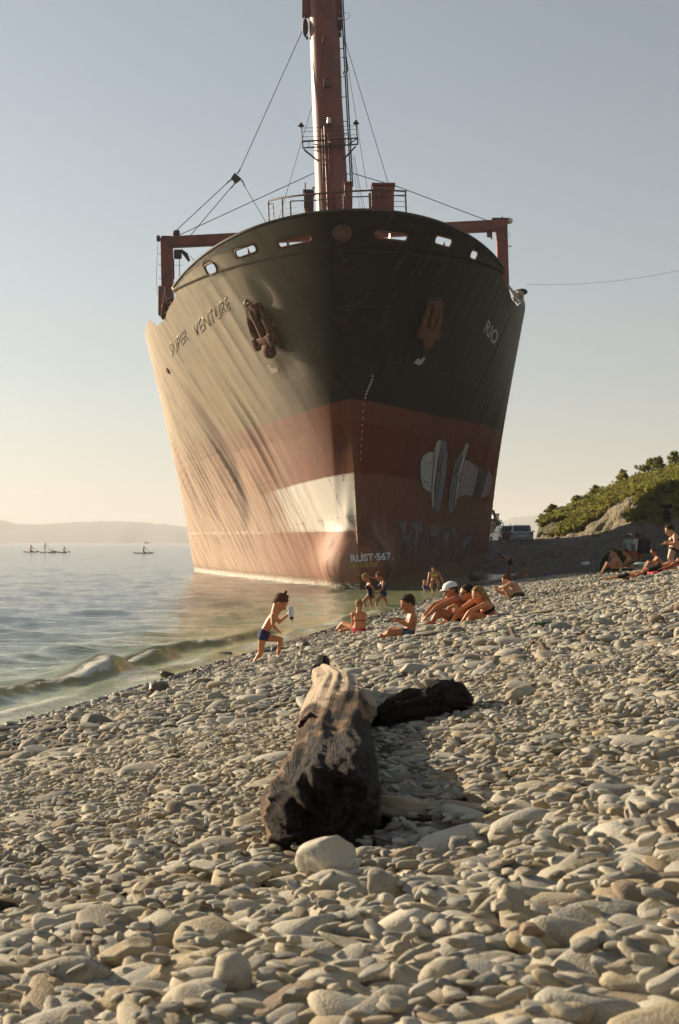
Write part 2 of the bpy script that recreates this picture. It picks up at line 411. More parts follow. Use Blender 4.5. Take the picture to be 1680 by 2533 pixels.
def hull_mat():
    m, nt, b = newmat('hull plating'); co = coords(nt)
    A = lambda n: nd(nt, 'Attribute', attribute_name=n).outputs['Fac']
    h, w, side = A('hull_h'), A('hull_w'), A('hull_side')
    vec = nd(nt, 'CombineXYZ', {0: w, 1: h, 2: mth(nt, 'MULTIPLY', side, 7.0)}).outputs[0]
    n1 = noise(nt, scaled(nt, vec, (1, .28, 1)), 1.2, 6, .65)
    n2 = noise(nt, scaled(nt, vec, (1, .09, 1)), 5.5, 5, .65)       # streaks run down the plating
    n3 = noise(nt, vec, .45, 4, .6); n4 = noise(nt, vec, 9, 5, .7)
    edge = mth(nt, 'MULTIPLY', mth(nt, 'SUBTRACT', n1.outputs[0], .5), .25)
    hh = mth(nt, 'ADD', h, edge)
    # black topside: sunlit olive copy painted towards the left, dark copy on the right
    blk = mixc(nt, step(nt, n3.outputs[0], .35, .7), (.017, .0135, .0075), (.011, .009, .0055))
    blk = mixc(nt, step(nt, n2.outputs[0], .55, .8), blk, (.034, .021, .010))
    blk_lit = mixc(nt, step(nt, n1.outputs[0], .3, .75), (.32, .235, .125), (.19, .14, .074))
    blk_lit = mixc(nt, step(nt, n2.outputs[0], .5, .85), blk_lit, (.16, .115, .062))
    fade = A('hull_lit'); blk = mixc(nt, fade, blk, blk_lit)
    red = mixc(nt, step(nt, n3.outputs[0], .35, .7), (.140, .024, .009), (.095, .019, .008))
    red_lit = mixc(nt, step(nt, n1.outputs[0], .3, .72), (.44, .27, .175), (.28, .135, .075))
    red = mixc(nt, fade, red, red_lit)  # red takes its painted sunlit copy by the same mask
    red = mixc(nt, mth(nt, 'MULTIPLY', step(nt, n2.outputs[0], .52, .78), .7), red, (.17, .085, .045))
    pl = mth(nt, 'ADD', 6.95, mth(nt, 'MULTIPLY', 1.15, mth(nt, 'POWER', 2.718, mth(nt, 'MULTIPLY', w, -.28))))
    pl = mth(nt, 'ADD', pl, mth(nt, 'MULTIPLY', w, .011))
    dl = mth(nt, 'SUBTRACT', h, pl)
    dl2 = mth(nt, 'SUBTRACT', hh, pl)
    c = mixc(nt, step(nt, mth(nt, 'ADD', dl, mth(nt, 'MULTIPLY', edge, .12)), -.02, .02), red, blk)
    # darker strip of fresher red just under the line
    c = mixc(nt, mth(nt, 'MULTIPLY', mth(nt, 'MULTIPLY', step(nt, dl2, -.9, -.75), step(nt, dl, .02, -.02)), .45), c, (.16, .055, .03))
    # pale band over the waterline
    wl = mth(nt, 'SUBTRACT', 4.85, mth(nt, 'MULTIPLY', w, .055))
    db = mth(nt, 'SUBTRACT', h, wl)
    band = mth(nt, 'MULTIPLY', step(nt, mth(nt, 'ADD', db, mth(nt, 'MULTIPLY', edge, .3)), .05, -.05), step(nt, mth(nt, 'ADD', h, mth(nt, 'MULTIPLY', edge, .8)), 2.1, 2.5))
    glare = mth(nt, 'MULTIPLY', step(nt, mth(nt, 'ADD', w, mth(nt, 'MULTIPLY', mth(nt, 'SUBTRACT', n2.outputs[0], .5), 14)), 13.0, 7.5), side)  # glare near the stem, put into the colour as a whitish patch
    glare = mth(nt, 'MULTIPLY', glare, band)
    pale = mixc(nt, step(nt, n2.outputs[0], .35, .7), (.42, .28, .19), (.26, .13, .08))
    pale = mixc(nt, side, mixc(nt, .72, pale, red), pale)  # shade of the right side mixed into the band colour
    c = mixc(nt, mth(nt, 'MULTIPLY', band, .8), c, pale)
    c = mixc(nt, mth(nt, 'MULTIPLY', glare, .85), c, (.74, .70, .63))
    low = step(nt, h, 2.34, 2.28)
    lowc = mixc(nt, step(nt, n1.outputs[0], .3, .7), (.33, .17, .115), (.22, .10, .06))
    lowc = mixc(nt, side, mixc(nt, .65, lowc, (.15, .05, .03)), lowc)  # right side painted darker here too, for its shade
    c = mixc(nt, low, c, lowc)
    # white line left by an old waterline, on the sunny side aft
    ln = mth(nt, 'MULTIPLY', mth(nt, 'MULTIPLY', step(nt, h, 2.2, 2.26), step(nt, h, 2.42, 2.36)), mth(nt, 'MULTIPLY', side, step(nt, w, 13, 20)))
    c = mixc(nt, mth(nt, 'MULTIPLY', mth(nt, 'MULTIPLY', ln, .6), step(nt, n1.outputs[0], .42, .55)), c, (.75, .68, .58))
    # glare on the aft sunny side, painted as a paler colour
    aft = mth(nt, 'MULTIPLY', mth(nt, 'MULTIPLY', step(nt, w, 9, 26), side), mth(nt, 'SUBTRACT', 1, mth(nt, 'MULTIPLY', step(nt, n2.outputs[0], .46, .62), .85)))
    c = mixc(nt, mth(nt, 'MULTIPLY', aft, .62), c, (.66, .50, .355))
    # long rust streak down one frame, rust runs, plate seams
    sw = mth(nt, 'ABSOLUTE', mth(nt, 'SUBTRACT', w, mth(nt, 'MAXIMUM', 14.8, mth(nt, 'SUBTRACT', 21.4, mth(nt, 'MULTIPLY', h, 1.1)))))
    st = mth(nt, 'MULTIPLY', mth(nt, 'MULTIPLY', step(nt, mth(nt, 'ADD', sw, mth(nt, 'MULTIPLY', n4.outputs[0], .5)), 1.5, .3), side), mth(nt, 'MULTIPLY', step(nt, h, 2.4, 3.4), step(nt, h, 10.0, 8.2)))
    c = mixc(nt, mth(nt, 'MULTIPLY', st, .85), c, (.11, .045, .018))
    runs = mth(nt, 'MULTIPLY', step(nt, n2.outputs[0], .54, .66), step(nt, n4.outputs[0], .47, .60))
    c = mixc(nt, mth(nt, 'MULTIPLY', runs, .75), c, (.12, .045, .018))
    seam = mth(nt, 'LESS_THAN', mth(nt, 'ABSOLUTE', mth(nt, 'SUBTRACT', mth(nt, 'FRACT', mth(nt, 'ADD', mth(nt, 'DIVIDE', h, 2.05), mth(nt, 'MULTIPLY', w, .02))), .5)), .008)
    c = mixc(nt, mth(nt, 'MULTIPLY', mth(nt, 'MULTIPLY', seam, step(nt, n1.outputs[0], .4, .65)), .6), c, (.10, .045, .02))
    # rust at the stem and on the foot
    ru = mth(nt, 'MULTIPLY', step(nt, mth(nt, 'ADD', mth(nt, 'SUBTRACT', w, A('hull_w0')), mth(nt, 'MULTIPLY', n4.outputs[0], .8)), .85, .35), step(nt, h, 9.2, 4.0))
    c = mixc(nt, mth(nt, 'MULTIPLY', mth(nt, 'MULTIPLY', ru, step(nt, n3.outputs[0], .4, .6)), .7), c, (.19, .075, .028))
    ft = mth(nt, 'MULTIPLY', mth(nt, 'MULTIPLY', step(nt, w, 8.0, 6.0), step(nt, h, 3.3, 2.4)), step(nt, n1.outputs[0], .48, .60))
    c = mixc(nt, mth(nt, 'MULTIPLY', ft, .75), c, (.07, .035, .02))
    # weed and scum at the water's edge
    sc = step(nt, mth(nt, 'ADD', h, mth(nt, 'MULTIPLY', n4.outputs[0], .9)), .75, .1)
    c = mixc(nt, mth(nt, 'MULTIPLY', sc, .7), c, (.10, .075, .03))
    fsc = mth(nt, 'MULTIPLY', mth(nt, 'MULTIPLY', step(nt, A('water_gap'), .30, .12), step(nt, n4.outputs[0], .46, .56)), side)
    c = mixc(nt, fsc, c, (.65, .60, .52))
    nt.links.new(c, b.inputs['Base Color'])
    rg = mth(nt, 'ADD', mth(nt, 'ADD', .36, mth(nt, 'MULTIPLY', low, .16)), mth(nt, 'MULTIPLY', n2.outputs[0], .26))
    nt.links.new(mth(nt, 'SUBTRACT', rg, mth(nt, 'MULTIPLY', glare, .05)), b.inputs['Roughness'])
    nt.links.new(mth(nt, 'ADD', .12, mth(nt, 'MULTIPLY', fade, .85)), b.inputs['Specular IOR Level'])
    bump(nt, b, mth(nt, 'ADD', n4.outputs[0], mth(nt, 'MULTIPLY', n2.outputs[0], .35)), .3, .03)
    return m

def ribs(h, w, side):
    """the plating sags between the frames (starved look), strongest low on the left"""
    v = np.zeros_like(w)
    amp = np.exp(-((h-5.6)/3.4)**2)*np.clip((w-5.5)/4, 0, 1)*np.clip((44-w)/14, .3, 1)
    up = .34*np.exp(-((h-11)/3.5)**2)*np.clip((w-2)/3, 0, 1)
    ph = w/.98 + .05*np.sin(h*1.1)
    fr = ph-np.floor(ph)
    scal = (4*fr*(1-fr))                      # sag between frames: sharp ridge at each frame
    idx = np.floor(ph)
    rnd = np.abs(np.sin(idx*12.9898)*43758.5453) % 1
    vary = .35+.9*rnd*(.6+.4*np.sin(h*.8+idx))
    k = .24 if side < 0 else .08
    return -(amp+up)*scal*vary*k

HULL_BVH = {}
def build_hull():
    M = hull_mat()
    av = np.concatenate([np.linspace(0, 1, 44)**3.0*1.2, np.arange(1.26, 7.94, .075), np.array([7.97, 8.0, 8.03, 8.12, 8.25]), np.arange(8.33, 46, .12), np.linspace(46.5, 64, 40)])
    hv = np.linspace(0, 1, 150)
    allV = []; allF = []; att = [[], [], [], [], [], []]
    for side in (-1, 1):
        wtop = av
        ht = np.where(av < 8.0, 13.36, top_h(av))
        Hh = -3.6 + hv[:, None]*(ht[None, :]+3.6)
        w0 = start_w(Hh); W = w0+av[None, :]
        hb = hull_hb(Hh, W); hb[:, 0] = 0
        U = hb + ribs(Hh, W, side)*np.clip((hb-.6)/1.0, 0, 1)
        # a few knocks
        for (dw, dh, r, dep) in ((3.2, 9.3, .45, .09), (3.8, 9.2, .35, .07), (14.5, 6.2, 2.0, .16), (17, 4.5, 2.6, .16), (2.6, 12.1, .35, .15)):
            if side < 0: U = U - dep*np.exp(-((W-dw)/r)**2-((Hh-dh)/(r*1.6))**2)
        U = np.maximum(U, 0); U[:, 0] = 0
        X, Y, Z = s2w(side*U, W, Hh)
        n, m_ = X.shape; base = len(allV)
        allV += list(np.stack([X, Y, Z], -1).reshape(-1, 3))
        i = np.arange(n*m_).reshape(n, m_)+base
        q = np.stack([i[:-1, :-1], i[:-1, 1:], i[1:, 1:], i[1:, :-1]], -1).reshape(-1, 4)
        if side > 0: q = q[:, ::-1] if False else q
        if side < 0: q = q[:, ::-1]
        allF.append(q)
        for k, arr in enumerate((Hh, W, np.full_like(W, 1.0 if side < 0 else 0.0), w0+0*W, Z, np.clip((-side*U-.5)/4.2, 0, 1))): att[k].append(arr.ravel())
    V = np.array(allV); Fq = np.concatenate(allF)
    me = bpy.data.meshes.new('hull'); me.vertices.add(len(V)); me.vertices.foreach_set('co', V.ravel())
    me.loops.add(Fq.size); me.loops.foreach_set('vertex_index', Fq.ravel().astype(np.int32))
    me.polygons.add(len(Fq)); me.polygons.foreach_set('loop_start', np.arange(0, Fq.size, 4, dtype=np.int32)); me.update(calc_edges=True)
    for nm, k in (('hull_h', 0), ('hull_w', 1), ('hull_side', 2), ('hull_w0', 3), ('water_gap', 4), ('hull_lit', 5)): fattr(me, nm, np.concatenate(att[k]))
    me.validate()
    bmw = bmesh.new(); bmw.from_mesh(me); bmesh.ops.remove_doubles(bmw, verts=[v for v in bmw.verts if v.co.y < 63], dist=.0005); bmw.to_mesh(me); bmw.free()
    HULL_BVH['t'] = BVHTree.FromPolygons([Vector(v) for v in V], [tuple(int(x) for x in f) for f in Fq])
    o = link('hull', me, M, ship)
    return o
hull = build_hull()
def hull_hit(px, py, off=.012):
    r = ray(px, py).normalized(); hit = HULL_BVH['t'].ray_cast(Vector((0, 0, H)), r)
    if hit[0] is None: return None
    n = hit[1]; n = n if n.dot(r) < 0 else -n
    return hit[0]+n*off, n

# ---- bulwark round the forecastle, with its mooring ports
PORTS = [(-1, 3.95, 13.60, .85, .40), (-1, 1.90, 13.86, 1.25, .31), (-1, .46, 13.88, 1.5, .27), (1, .50, 13.88, 1.5, .27), (1, 2.2, 13.87, 1.15, .34), (1, 4.25, 13.62, .72, .34)]
def build_bulwark():
    wv = np.linspace(0, 1, 500)**2*8.0
    hb = hull_hb(np.full_like(wv, 14.0), wv+float(stem_w(np.array(14.0)))); 
    sl = np.concatenate([[0], np.cumsum(np.hypot(np.diff(wv), np.diff(hb)))]); S = sl[-1]
    w_of = lambda s: np.interp(np.abs(s), sl, wv); s_of = lambda w: float(np.interp(w, wv, sl))
    pts = []; edges = []
    hl = 13.35
    N = 220
    ss = np.linspace(-S, S, N)
    n0 = 0
    for s in ss: pts.append((s, hl))
    for s in ss[::-1]: pts.append((s, float(14.85-.1625*w_of(s))))
    n = len(pts); edges += [(i, (i+1) % n) for i in range(n)]
    holes = []
    def hole(cx, cy, lw, lh, r, tilt=0):
        k0 = len(pts); P = []
        for (qx, qy, a0) in ((1, 1, 0), (-1, 1, 90), (-1, -1, 180), (1, -1, 270)):
            for j in range(7):
                an = math.radians(a0+15*j); P.append((qx*(lw/2-r)+r*math.cos(an), qy*(lh/2-r)+r*math.sin(an)))
        P = [(cx+x, cy+y+x*tilt) for x, y in P]
        pts.extend(P); m = len(P)
        edges.extend([(k0+i, k0+(i+1) % m) for i in range(m)]); holes.append((cx, cy, lw, lh, P))
    for side, w_, h_, lw, lh in PORTS: hole(side*s_of(w_), h_, lw, lh, lh*.48, -.06*side)
    rg = np.random.default_rng(2)
    for s in np.arange(-S+.15, S-.1, .16):
        for h in np.arange(hl+.12, 14.9, .13):
            top = 14.85-.1625*float(w_of(s))
            if h > top-.06: continue
            if any(abs(s-c[0]) < c[2]/2+.08 and abs(h-c[1]) < c[3]/2+.10 for c in holes): continue
            pts.append((s+rg.uniform(-.01, .01), h))
    res = delaunay_2d_cdt([Vector(p) for p in pts], edges, [], 0, 1e-5)
    P2, F2 = res[0], res[2]
    def inpoly(x, y, P):
        c = False; j = len(P)-1
        for i in range(len(P)):
            if (P[i][1] > y) != (P[j][1] > y) and x < (P[j][0]-P[i][0])*(y-P[i][1])/(P[j][1]-P[i][1])+P[i][0]: c = not c
            j = i
        return c
    V = []; 
    Hs = np.array([p.y for p in P2]); Ss = np.array([p.x for p in P2])
    W = w_of(Ss)+stem_w(Hs); U = np.sign(Ss)*hull_hb(Hs, W)
    ok = []
    for f in F2:
        x = sum(P2[i].x for i in f)/len(f); y = sum(P2[i].y for i in f)/len(f)
        if y > 14.85-.1625*float(w_of(x)): continue
        if any(inpoly(x, y, h[4]) for h in holes): continue
        ok.append(f)
    X, Y, Z = s2w(U, W, Hs)
    V = list(np.stack([X, Y, Z], -1))
    me = mesh('bulwark', V, ok)
    for nm, a in (('hull_h', Hs), ('hull_w', W), ('hull_side', (Ss < 0)*1.0), ('hull_w0', stem_w(Hs)), ('water_gap', Z), ('hull_lit', np.clip((-U-.5)/4.2, 0, 1))): fattr(me, nm, a)
    o = link('bulwark', me, [hull.data.materials[0], M_red], ship)
    bpy.context.view_layer.update()
    bm = bmesh.new(); bm.from_mesh(me); bmesh.ops.recalc_face_normals(bm, faces=bm.faces)
    c = Vector(sp(0, 6, 14))-ship.location
    bm.faces.ensure_lookup_table()
    if sum(1 for f in bm.faces if (f.calc_center_median()-c).dot(f.normal) < 0) > len(bm.faces)/2: bmesh.ops.reverse_faces(bm, faces=bm.faces)
    bm.to_mesh(me); bm.free()
    sol = o.modifiers.new('plate', 'SOLIDIFY'); sol.thickness = .05; sol.offset = -1; sol.material_offset = 1; sol.material_offset_rim = 0
    # rims round the ports and the capping rail
    for h in holes:
        mb = MB(); ring = []
        for (s, hh) in h[4]+[h[4][0]]:
            w_ = float(w_of(s))+float(stem_w(np.array(hh))); u = math.copysign(float(hull_hb(np.array(hh), np.array(w_))), s)
            ring.append(sp(u, w_, hh)+Vector((0, -.02, 0)))
        mb.tube(ring, .045, 6); mb.obj('mooring_port', hull.data.materials[0], o)
    mb = MB(); mb.tube([sp(math.copysign(float(hull_hb(np.array(14.85-.1625*float(w_of(s))), np.array(float(w_of(s))+.01))), s), float(w_of(s))+.0, 14.85-.1625*float(w_of(s))) for s in np.linspace(-S, S, 120)], .06, 6)
    mb.obj('capping_rail', M_dark, o)
    # stays inside the bulwark
    for s in np.arange(-S+.6, S, 1.15):
        mb = MB()
        if any(abs(s-h[0]) < h[2]*.30 for h in holes): continue
        w_ = float(w_of(s)); u = math.copysign(float(hull_hb(np.array(13.0), np.array(w_+.3))), s)*.94; k = 1-.7/max(1.5, math.hypot(u, w_-7))
        a = sp(u, w_+.4, 13.0); b_ = sp(u*1.02, w_+.4, 14.6-.16*w_); c_ = sp(u*k, w_*k+7*(1-k)+.2, 13.0)
        mb.add([a, b_, c_], [(0, 1, 2)])
        st = mb.obj('bulwark_stay', M_red, o, smooth=False); so_ = st.modifiers.new('t', 'SOLIDIFY'); so_.thickness = .03
    return o
bulwark = build_bulwark()

# ---- decks
def build_decks():
    ws = np.linspace(.3, 8.3, 50); V = []; Fc = []
    for w_ in ws:
        u = float(hull_hb(np.array(12.98), np.array(w_)))*.985
        V += [sp(-u, w_, 12.98), sp(0, w_, 13.06), sp(u, w_, 12.98)]
    for i in range(len(ws)-1):
        for k in (0, 1): Fc.append((3*i+k, 3*i+k+1, 3*i+k+4, 3*i+k+3))
    n = len(V); u = float(hull_hb(np.array(11.4), np.array(8.3)))*.96
    V += [sp(-u, 8.3, 11.4), sp(0, 8.3, 11.4), sp(u, 8.3, 11.4)]; L = n-3
    Fc += [(L, L+1, n+1, n), (L+1, L+2, n+2, n+1)]
    me = mesh('forecastle_deck', V, Fc); link('forecastle_deck', me, M_deck, ship, smooth=False)
    ws = np.linspace(8.3, 65.6, 70); V = []; Fc = []
    for w_ in ws:
        u = float(hull_hb(np.array(11.5), np.array(w_)))*.985
        V += [sp(-u, w_, 11.5), sp(u, w_, 11.5)]
    for i in range(len(ws)-1): Fc.append((2*i, 2*i+1, 2*i+3, 2*i+2))
    link('main_deck', mesh('main_deck', V, Fc), M_deck, ship, smooth=False)
build_decks()

# ---- mast and its fittings (d = distance in front of the camera)
MD = 72.0
def pm(px, py, d=MD): return at(px, py, d)
def build_mast():
    mb = MB(); cs = []
    for y, xl, xr in ((560, 782, 866), (520, 781, 864), (400, 777, 857), (250, 771, 847), (120, 767, 842), (0, 762, 837), (-90, 759, 833)):
        cs.append((at((xl+xr)/2, y, MD), (xr-xl)/2/F*MD))
    mb.tube([c[0] for c in cs], [c[1] for c in cs], 40)
    mast = mb.obj('mast', M_red, ship)
    fr = Vector((0, -.9, 0))
    # ladder down the right side
    mb = MB()
    a0, a1 = pm(841, -60, MD-.3), pm(868, 458, MD-.3)
    b0, b1 = a0+Vector((.10, .32, 0)), a1+Vector((.10, .32, 0))
    mb.tube([a0, a1], .035, 6); mb.tube([b0, b1], .035, 6)
    for i in range(60):
        t = i/59; mb.tube([a0.lerp(a1, t), b0.lerp(b1, t)], .012, 5)
    for y in (60, 120, 190, 240, 300, 330, 385, 430):
        t = (y+60)/518; p = a0.lerp(a1, t); mb.tube([p, p+Vector((-.42, .1, 0))], .022, 5)
    mb.obj('ladder', M_dark, mast)
    # front pipe and cable runs
    for (x0, y0, x1, y1, r) in ((803, 312, 812, 530, .05), (796, 318, 800, 460, .018), (812, 330, 818, 530, .02), (829, 478, 834, 530, .035), (818, 490, 822, 530, .03)):
        mb = MB(); n = 8; mb.tube([at(x0+(x1-x0)*t/n, y0+(y1-y0)*t/n, MD-.93) for t in range(n+1)], r, 8)
        for t in (1, 3, 5, 7): mb.box(at(x0+(x1-x0)*t/n, y0+(y1-y0)*t/n, MD-.88), (.16, .06, .04))
        mb.obj('pipe', M_red, mast)
    # crosstrees at the top, sheave blocks hanging from them
    for (x, y0, y1, wd) in ((756, -40, 42, .36), (838, -40, 42, .30)):
        mb = MB(); mb.box(at(x, (y0+y1)/2, MD), (wd, .5, (y1-y0)/F*MD), bev=.03); mb.obj('crosstree', M_red, mast)
    mb = MB(); c = at(755, 68, MD-.1); mb.ball(c, (.16, .12, .46)); mb.tube([at(756, 40, MD-.1), at(755, 50, MD-.1)], .05, 6); mb.tube([at(755, 86, MD-.1), at(757, 92, MD-.1)], .06, 6)
    mb.box(at(760, 94, MD-.1), (.10, .08, .14)); mb.obj('sheave_block', M_dark, mast)
    mb = MB(); mb.ball(at(842, 62, MD-.2), (.10, .10, .36)); mb.box(at(841, 86, MD-.2), (.16, .12, .22)); mb.obj('sheave_block', M_dark, mast)
    # fittings on the front: lamp brackets, eye plates
    for (x, y, sx, sz) in ((801, 100, .14, .32), (809, 205, .34, .44)):
        mb = MB(); c = at(x, y, MD-.86); mb.box(c, (sx, .2, sz), bev=.05); mb.box(c+Vector((0, -.05, sz*.5)), (sx*.5, .14, sz*.35), bev=.03); mb.obj('bracket', M_rust, mast)
    for (x, y, r) in ((814, 298, .10), (816, 349, .07)):
        mb = MB(); c = at(x, y, MD-1.0); mb.tube([c-Vector((0, 0, r*1.4)), c+Vector((0, 0, r*1.4))], [r, r*.9], 12)
        l = mb.obj('mast_lamp', M_glass_lamp, mast)
        mb = MB(); mb.box(c-Vector((0, -.15, r*1.9)), (r*2.2, .35, r*.8), bev=.01); mb.obj('lamp_holder', M_dark, l); mb = MB(); mb.box(c+Vector((0, 0, r*1.8)), (r*1.6, r*1.6, r*.7), bev=.01); mb.obj('lamp_cap', M_dark, l)
    # lookout platform
    pf = None
    mb = MB()
    zf = at(800, 365, MD).z
    def ring(zo): return [at(x, y, MD+dd)+Vector((0, 0, zo)) for x, y, dd in ((749, 366, .3), (749, 366, -1.1), (885, 357, -1.1), (885, 357, .3))]
    R0 = ring(0); R1 = ring(.32)
    for R in (R0, R1):
        mb.tube(R, .04, 6)
    for a_, b_ in zip(R0, R1): mb.tube([a_, b_], .035, 6)
    for k in range(1, 9):
        t = k/9; mb.tube([R0[1].lerp(R0[2], t), R1[1].lerp(R1[2], t)], .018, 5); mb.tube([R0[0].lerp(R0[3], t), R0[1].lerp(R0[2], t)], .02, 5)
    for s, (xa, ya, xb, yb) in ((-1, (752, 370, 788, 399)), (1, (880, 362, 850, 394))): mb.tube([at(xa, ya, MD-.6), at(xb, yb, MD-.5)], .045, 6)
    mb.tube([R1[2], R0[2]+(R0[1]-R0[2])*.18], .03, 5); mb.tube([R1[3], R0[3]+(R0[0]-R0[3])*.18], .03, 5)
    pf = mb.obj('platform', M_dark, mast)
    mb = MB()
    for dd in (-1.1, .3):
        L0 = at(746, 316, MD+dd); Rr0 = at(882, 309, MD+dd)
        mb.tube([at(749, 366, MD+dd), L0], .03, 6); mb.tube([at(885, 357, MD+dd), Rr0], .03, 6)
        for (ya, yb) in ((317, 311), (326, 320), (339, 333), (348, 342)):
            mb.tube([at(747, ya, MD+dd), at(883, yb, MD+dd)], .012, 5)
    mb.obj('railing', M_rail, pf)
    for x, y in ((745, 311), (881, 305)):
        mb = MB(); c = at(x, y, MD-1.1); mb.tube([c+Vector((0, 0, -.08)), c+Vector((0, 0, -.02)), c+Vector((0, 0, .10)), c+Vector((0, 0, .16))], [.04, .17, .07, .05], 12); mb.obj('floodlight', M_dark, pf)
    # aerial loop by the mast head
    mb = MB(); mb.tube([at(x, y, MD) for x, y in ((842, 31), (852, 31), (862, 33), (866, 38), (862, 46), (852, 50), (845, 52))], .012, 5); mb.obj('aerial', M_wire, mast)
    for (ya, yb) in ((142, 178),):
        mb = MB(); mb.tube([at(846, ya, MD), at(857, ya, MD), at(860, yb-2, MD), at(850, yb, MD), at(849, yb+6, MD)], .03, 5); mb.obj('bracket', M_dark, mast)
    return mast
mast = build_mast()

def wire(pts, r=.022, name='stay_wire', parent=None, sag=0):
    mb = MB(); P = []
    for i in range(len(pts)-1):
        a_, b_ = Vector(pts[i]), Vector(pts[i+1]); n = 14
        for k in range(n + (i == len(pts)-2)):
            t = k/n; p = a_.lerp(b_, t); p.z -= sag*4*t*(1-t); P.append(p)
    mb.tube(P, r, 5); return mb.obj(name, M_wire, parent or ship)
def build_rigging():
    D2 = 77.0
    wire([at(748, 76, MD), at(594, 420, 74)], .02)
    wire([at(774, 255, MD+.8), at(686, 555, 76)], .016)
    wire([at(777, 428, MD+.8), at(440, 583, D2)], .022); wire([at(870, 428, MD+.8), at(985, 462, 74), at(1204, 545, D2)], .022)
    wire([at(848, 82, MD), at(963, 462, 76)], .018); wire([at(848, 82, MD), at(908, 465, 76)], .014)
    for x0, x1, x2 in ((868, 880, 893), (873, 886, 899), (877, 889, 904)): wire([at(x0, 385, MD), at(x1, 455, 74), at(x2, 524, 75)], .011)
    # triangular plate where the guy splits, with shackles
    mb = MB(); V = []
    P = [(581, 428), (598, 443), (582, 455), (572, 441)]
    c = [at(x, y, 74) for x, y in P]; V = [p+Vector((0, -.08, 0)) for p in c]+[p+Vector((0, .08, 0)) for p in c]
    mb.add(V, [(0, 1, 2, 3), (7, 6, 5, 4)]+[(i, i+4, (i+1) % 4+4, (i+1) % 4) for i in range(4)])
    plate = mb.obj('guy_plate', M_dark, ship, smooth=False)
    for (x, y, x2, y2) in ((587, 430, 594, 418), (573, 443, 562, 452), (580, 454, 572, 465), (598, 446, 605, 460)):
        mb = MB(); mb.tube([at(x, y, 74), at((x+x2)/2+1, (y+y2)/2, 74), at(x2, y2, 74)], [.05, .03, .05], 6); mb.obj('shackle', M_wire, plate)
    wire([at(568, 447, 74), at(434, 572, D2)], .022); wire([at(575, 460, 74), at(468, 586, D2)], .022); wire([at(602, 455, 74), at(659, 552, 70)], .02)
build_rigging()

# ---- goal-post gantry aft of the mast
def build_gantry():
    D = 77.0
    mb = MB()
    def post(xl, xr, y0, y1, x_sh):
        c0 = at((xl+xr)/2+x_sh, y1, D); c1 = at((xl+xr)/2, y0, D); wd = (xr-xl)/F*D
        d = (c1-c0); q = d.to_track_quat('Z', 'X').to_matrix()
        mb.box((c0+c1)/2, (wd, wd, d.length), Matrix(((1, 0, d.x/d.length), (0, 1, 0), (0, 0, 1))), bev=.05)
    post(398, 427, 590, 790, 4); left = mb.obj('gantry_post', M_red, ship)
    mb = MB(); post(1226, 1254, 545, 760, 6); right = mb.obj('gantry_post', M_red, ship)
    mb = MB(); a_ = at(412, 600, D); b_ = at(1240, 558, D)
    d = b_-a_; mb.box((a_+b_)/2, (d.length, .7, .55), Matrix(((1, 0, 0), (0, 1, 0), (d.z/d.length, 0, 1))), bev=.04)
    beam = mb.obj('gantry_beam', M_red, ship)
    mb = MB(); mb.box(at(392, 590, D), (.18, .3, .3), bev=.03); mb.box(at(412, 588, D), (.5, .5, .12), bev=.02); mb.obj('bracket', M_dark, left)
    mb = MB(); mb.box(at(1236, 544, D), (.9, .6, .12), bev=.02); mb.box(at(1242, 541, D), (.08, .08, .2)); mb.obj('bracket', M_dark, right)
    mb = MB(); mb.ball(at(1260, 546, D), (.2, .2, .17)); mb.tube([at(1257, 552, D), at(1252, 556, D)], .04, 6); mb.obj('floodlight', M_white, right)
    mb = MB(); mb.ball(at(436, 577, D), (.21, .16, .18)); mb.tube([at(437, 584, D), at(422, 589, D)], .04, 6); mb.box(at(440, 572, D), (.2, .1, .12), bev=.02); mb.obj('sheave_block', M_dark, beam)
    mb = MB(); mb.box(at(440, 629, D), (.42, .3, .5), bev=.08); mb.tube([at(447, 618, D), at(460, 630, D), at(468, 646, D)], [.06, .13, .07], 8); mb.tube([at(470, 632, D), at(482, 646, D)], .015, 5); mb.obj('winch_block', M_dark, beam)
    # hand rails and thin wires by the posts
    mb = MB(); mb.tube([at(391, 600, D), at(387, 680, D), at(389, 730, D)], .012, 5)
    for y in (628, 655, 690): mb.tube([at(393, y, D), at(400, y-1, D)], .02, 5)
    mb.tube([at(429, 640, D), at(430, 690, D)], .05, 6); mb.tube([at(444, 640, D), at(444, 700, D)], .02, 5); mb.tube([at(430, 656, D), at(452, 656, D)], .012, 5)
    mb.obj('railing', M_rail, left)
    mb = MB(); mb.tube([at(1215, 566, D), at(1216, 592, D)], .05, 6); mb.tube([at(1228, 565, D), at(1229, 610, D)], .05, 6); mb.tube([at(1256, 609, D), at(1266, 609, D)], .025, 5)
    mb.tube([at(1257, 576, D), at(1263, 580, D), at(1258, 586, D)], .012, 5); mb.box(at(1210, 580, D), (.25, .2, .3), bev=.04); mb.obj('railing', M_rail, right)
    mb = MB(); mb.box(at(400, 745, 73), (.3, .6, 1.5), bev=.05); mb.box(at(407, 757, 72), (.14, .3, 1.1), bev=.03); mb.obj('ventilator', M_red, ship)
build_gantry()

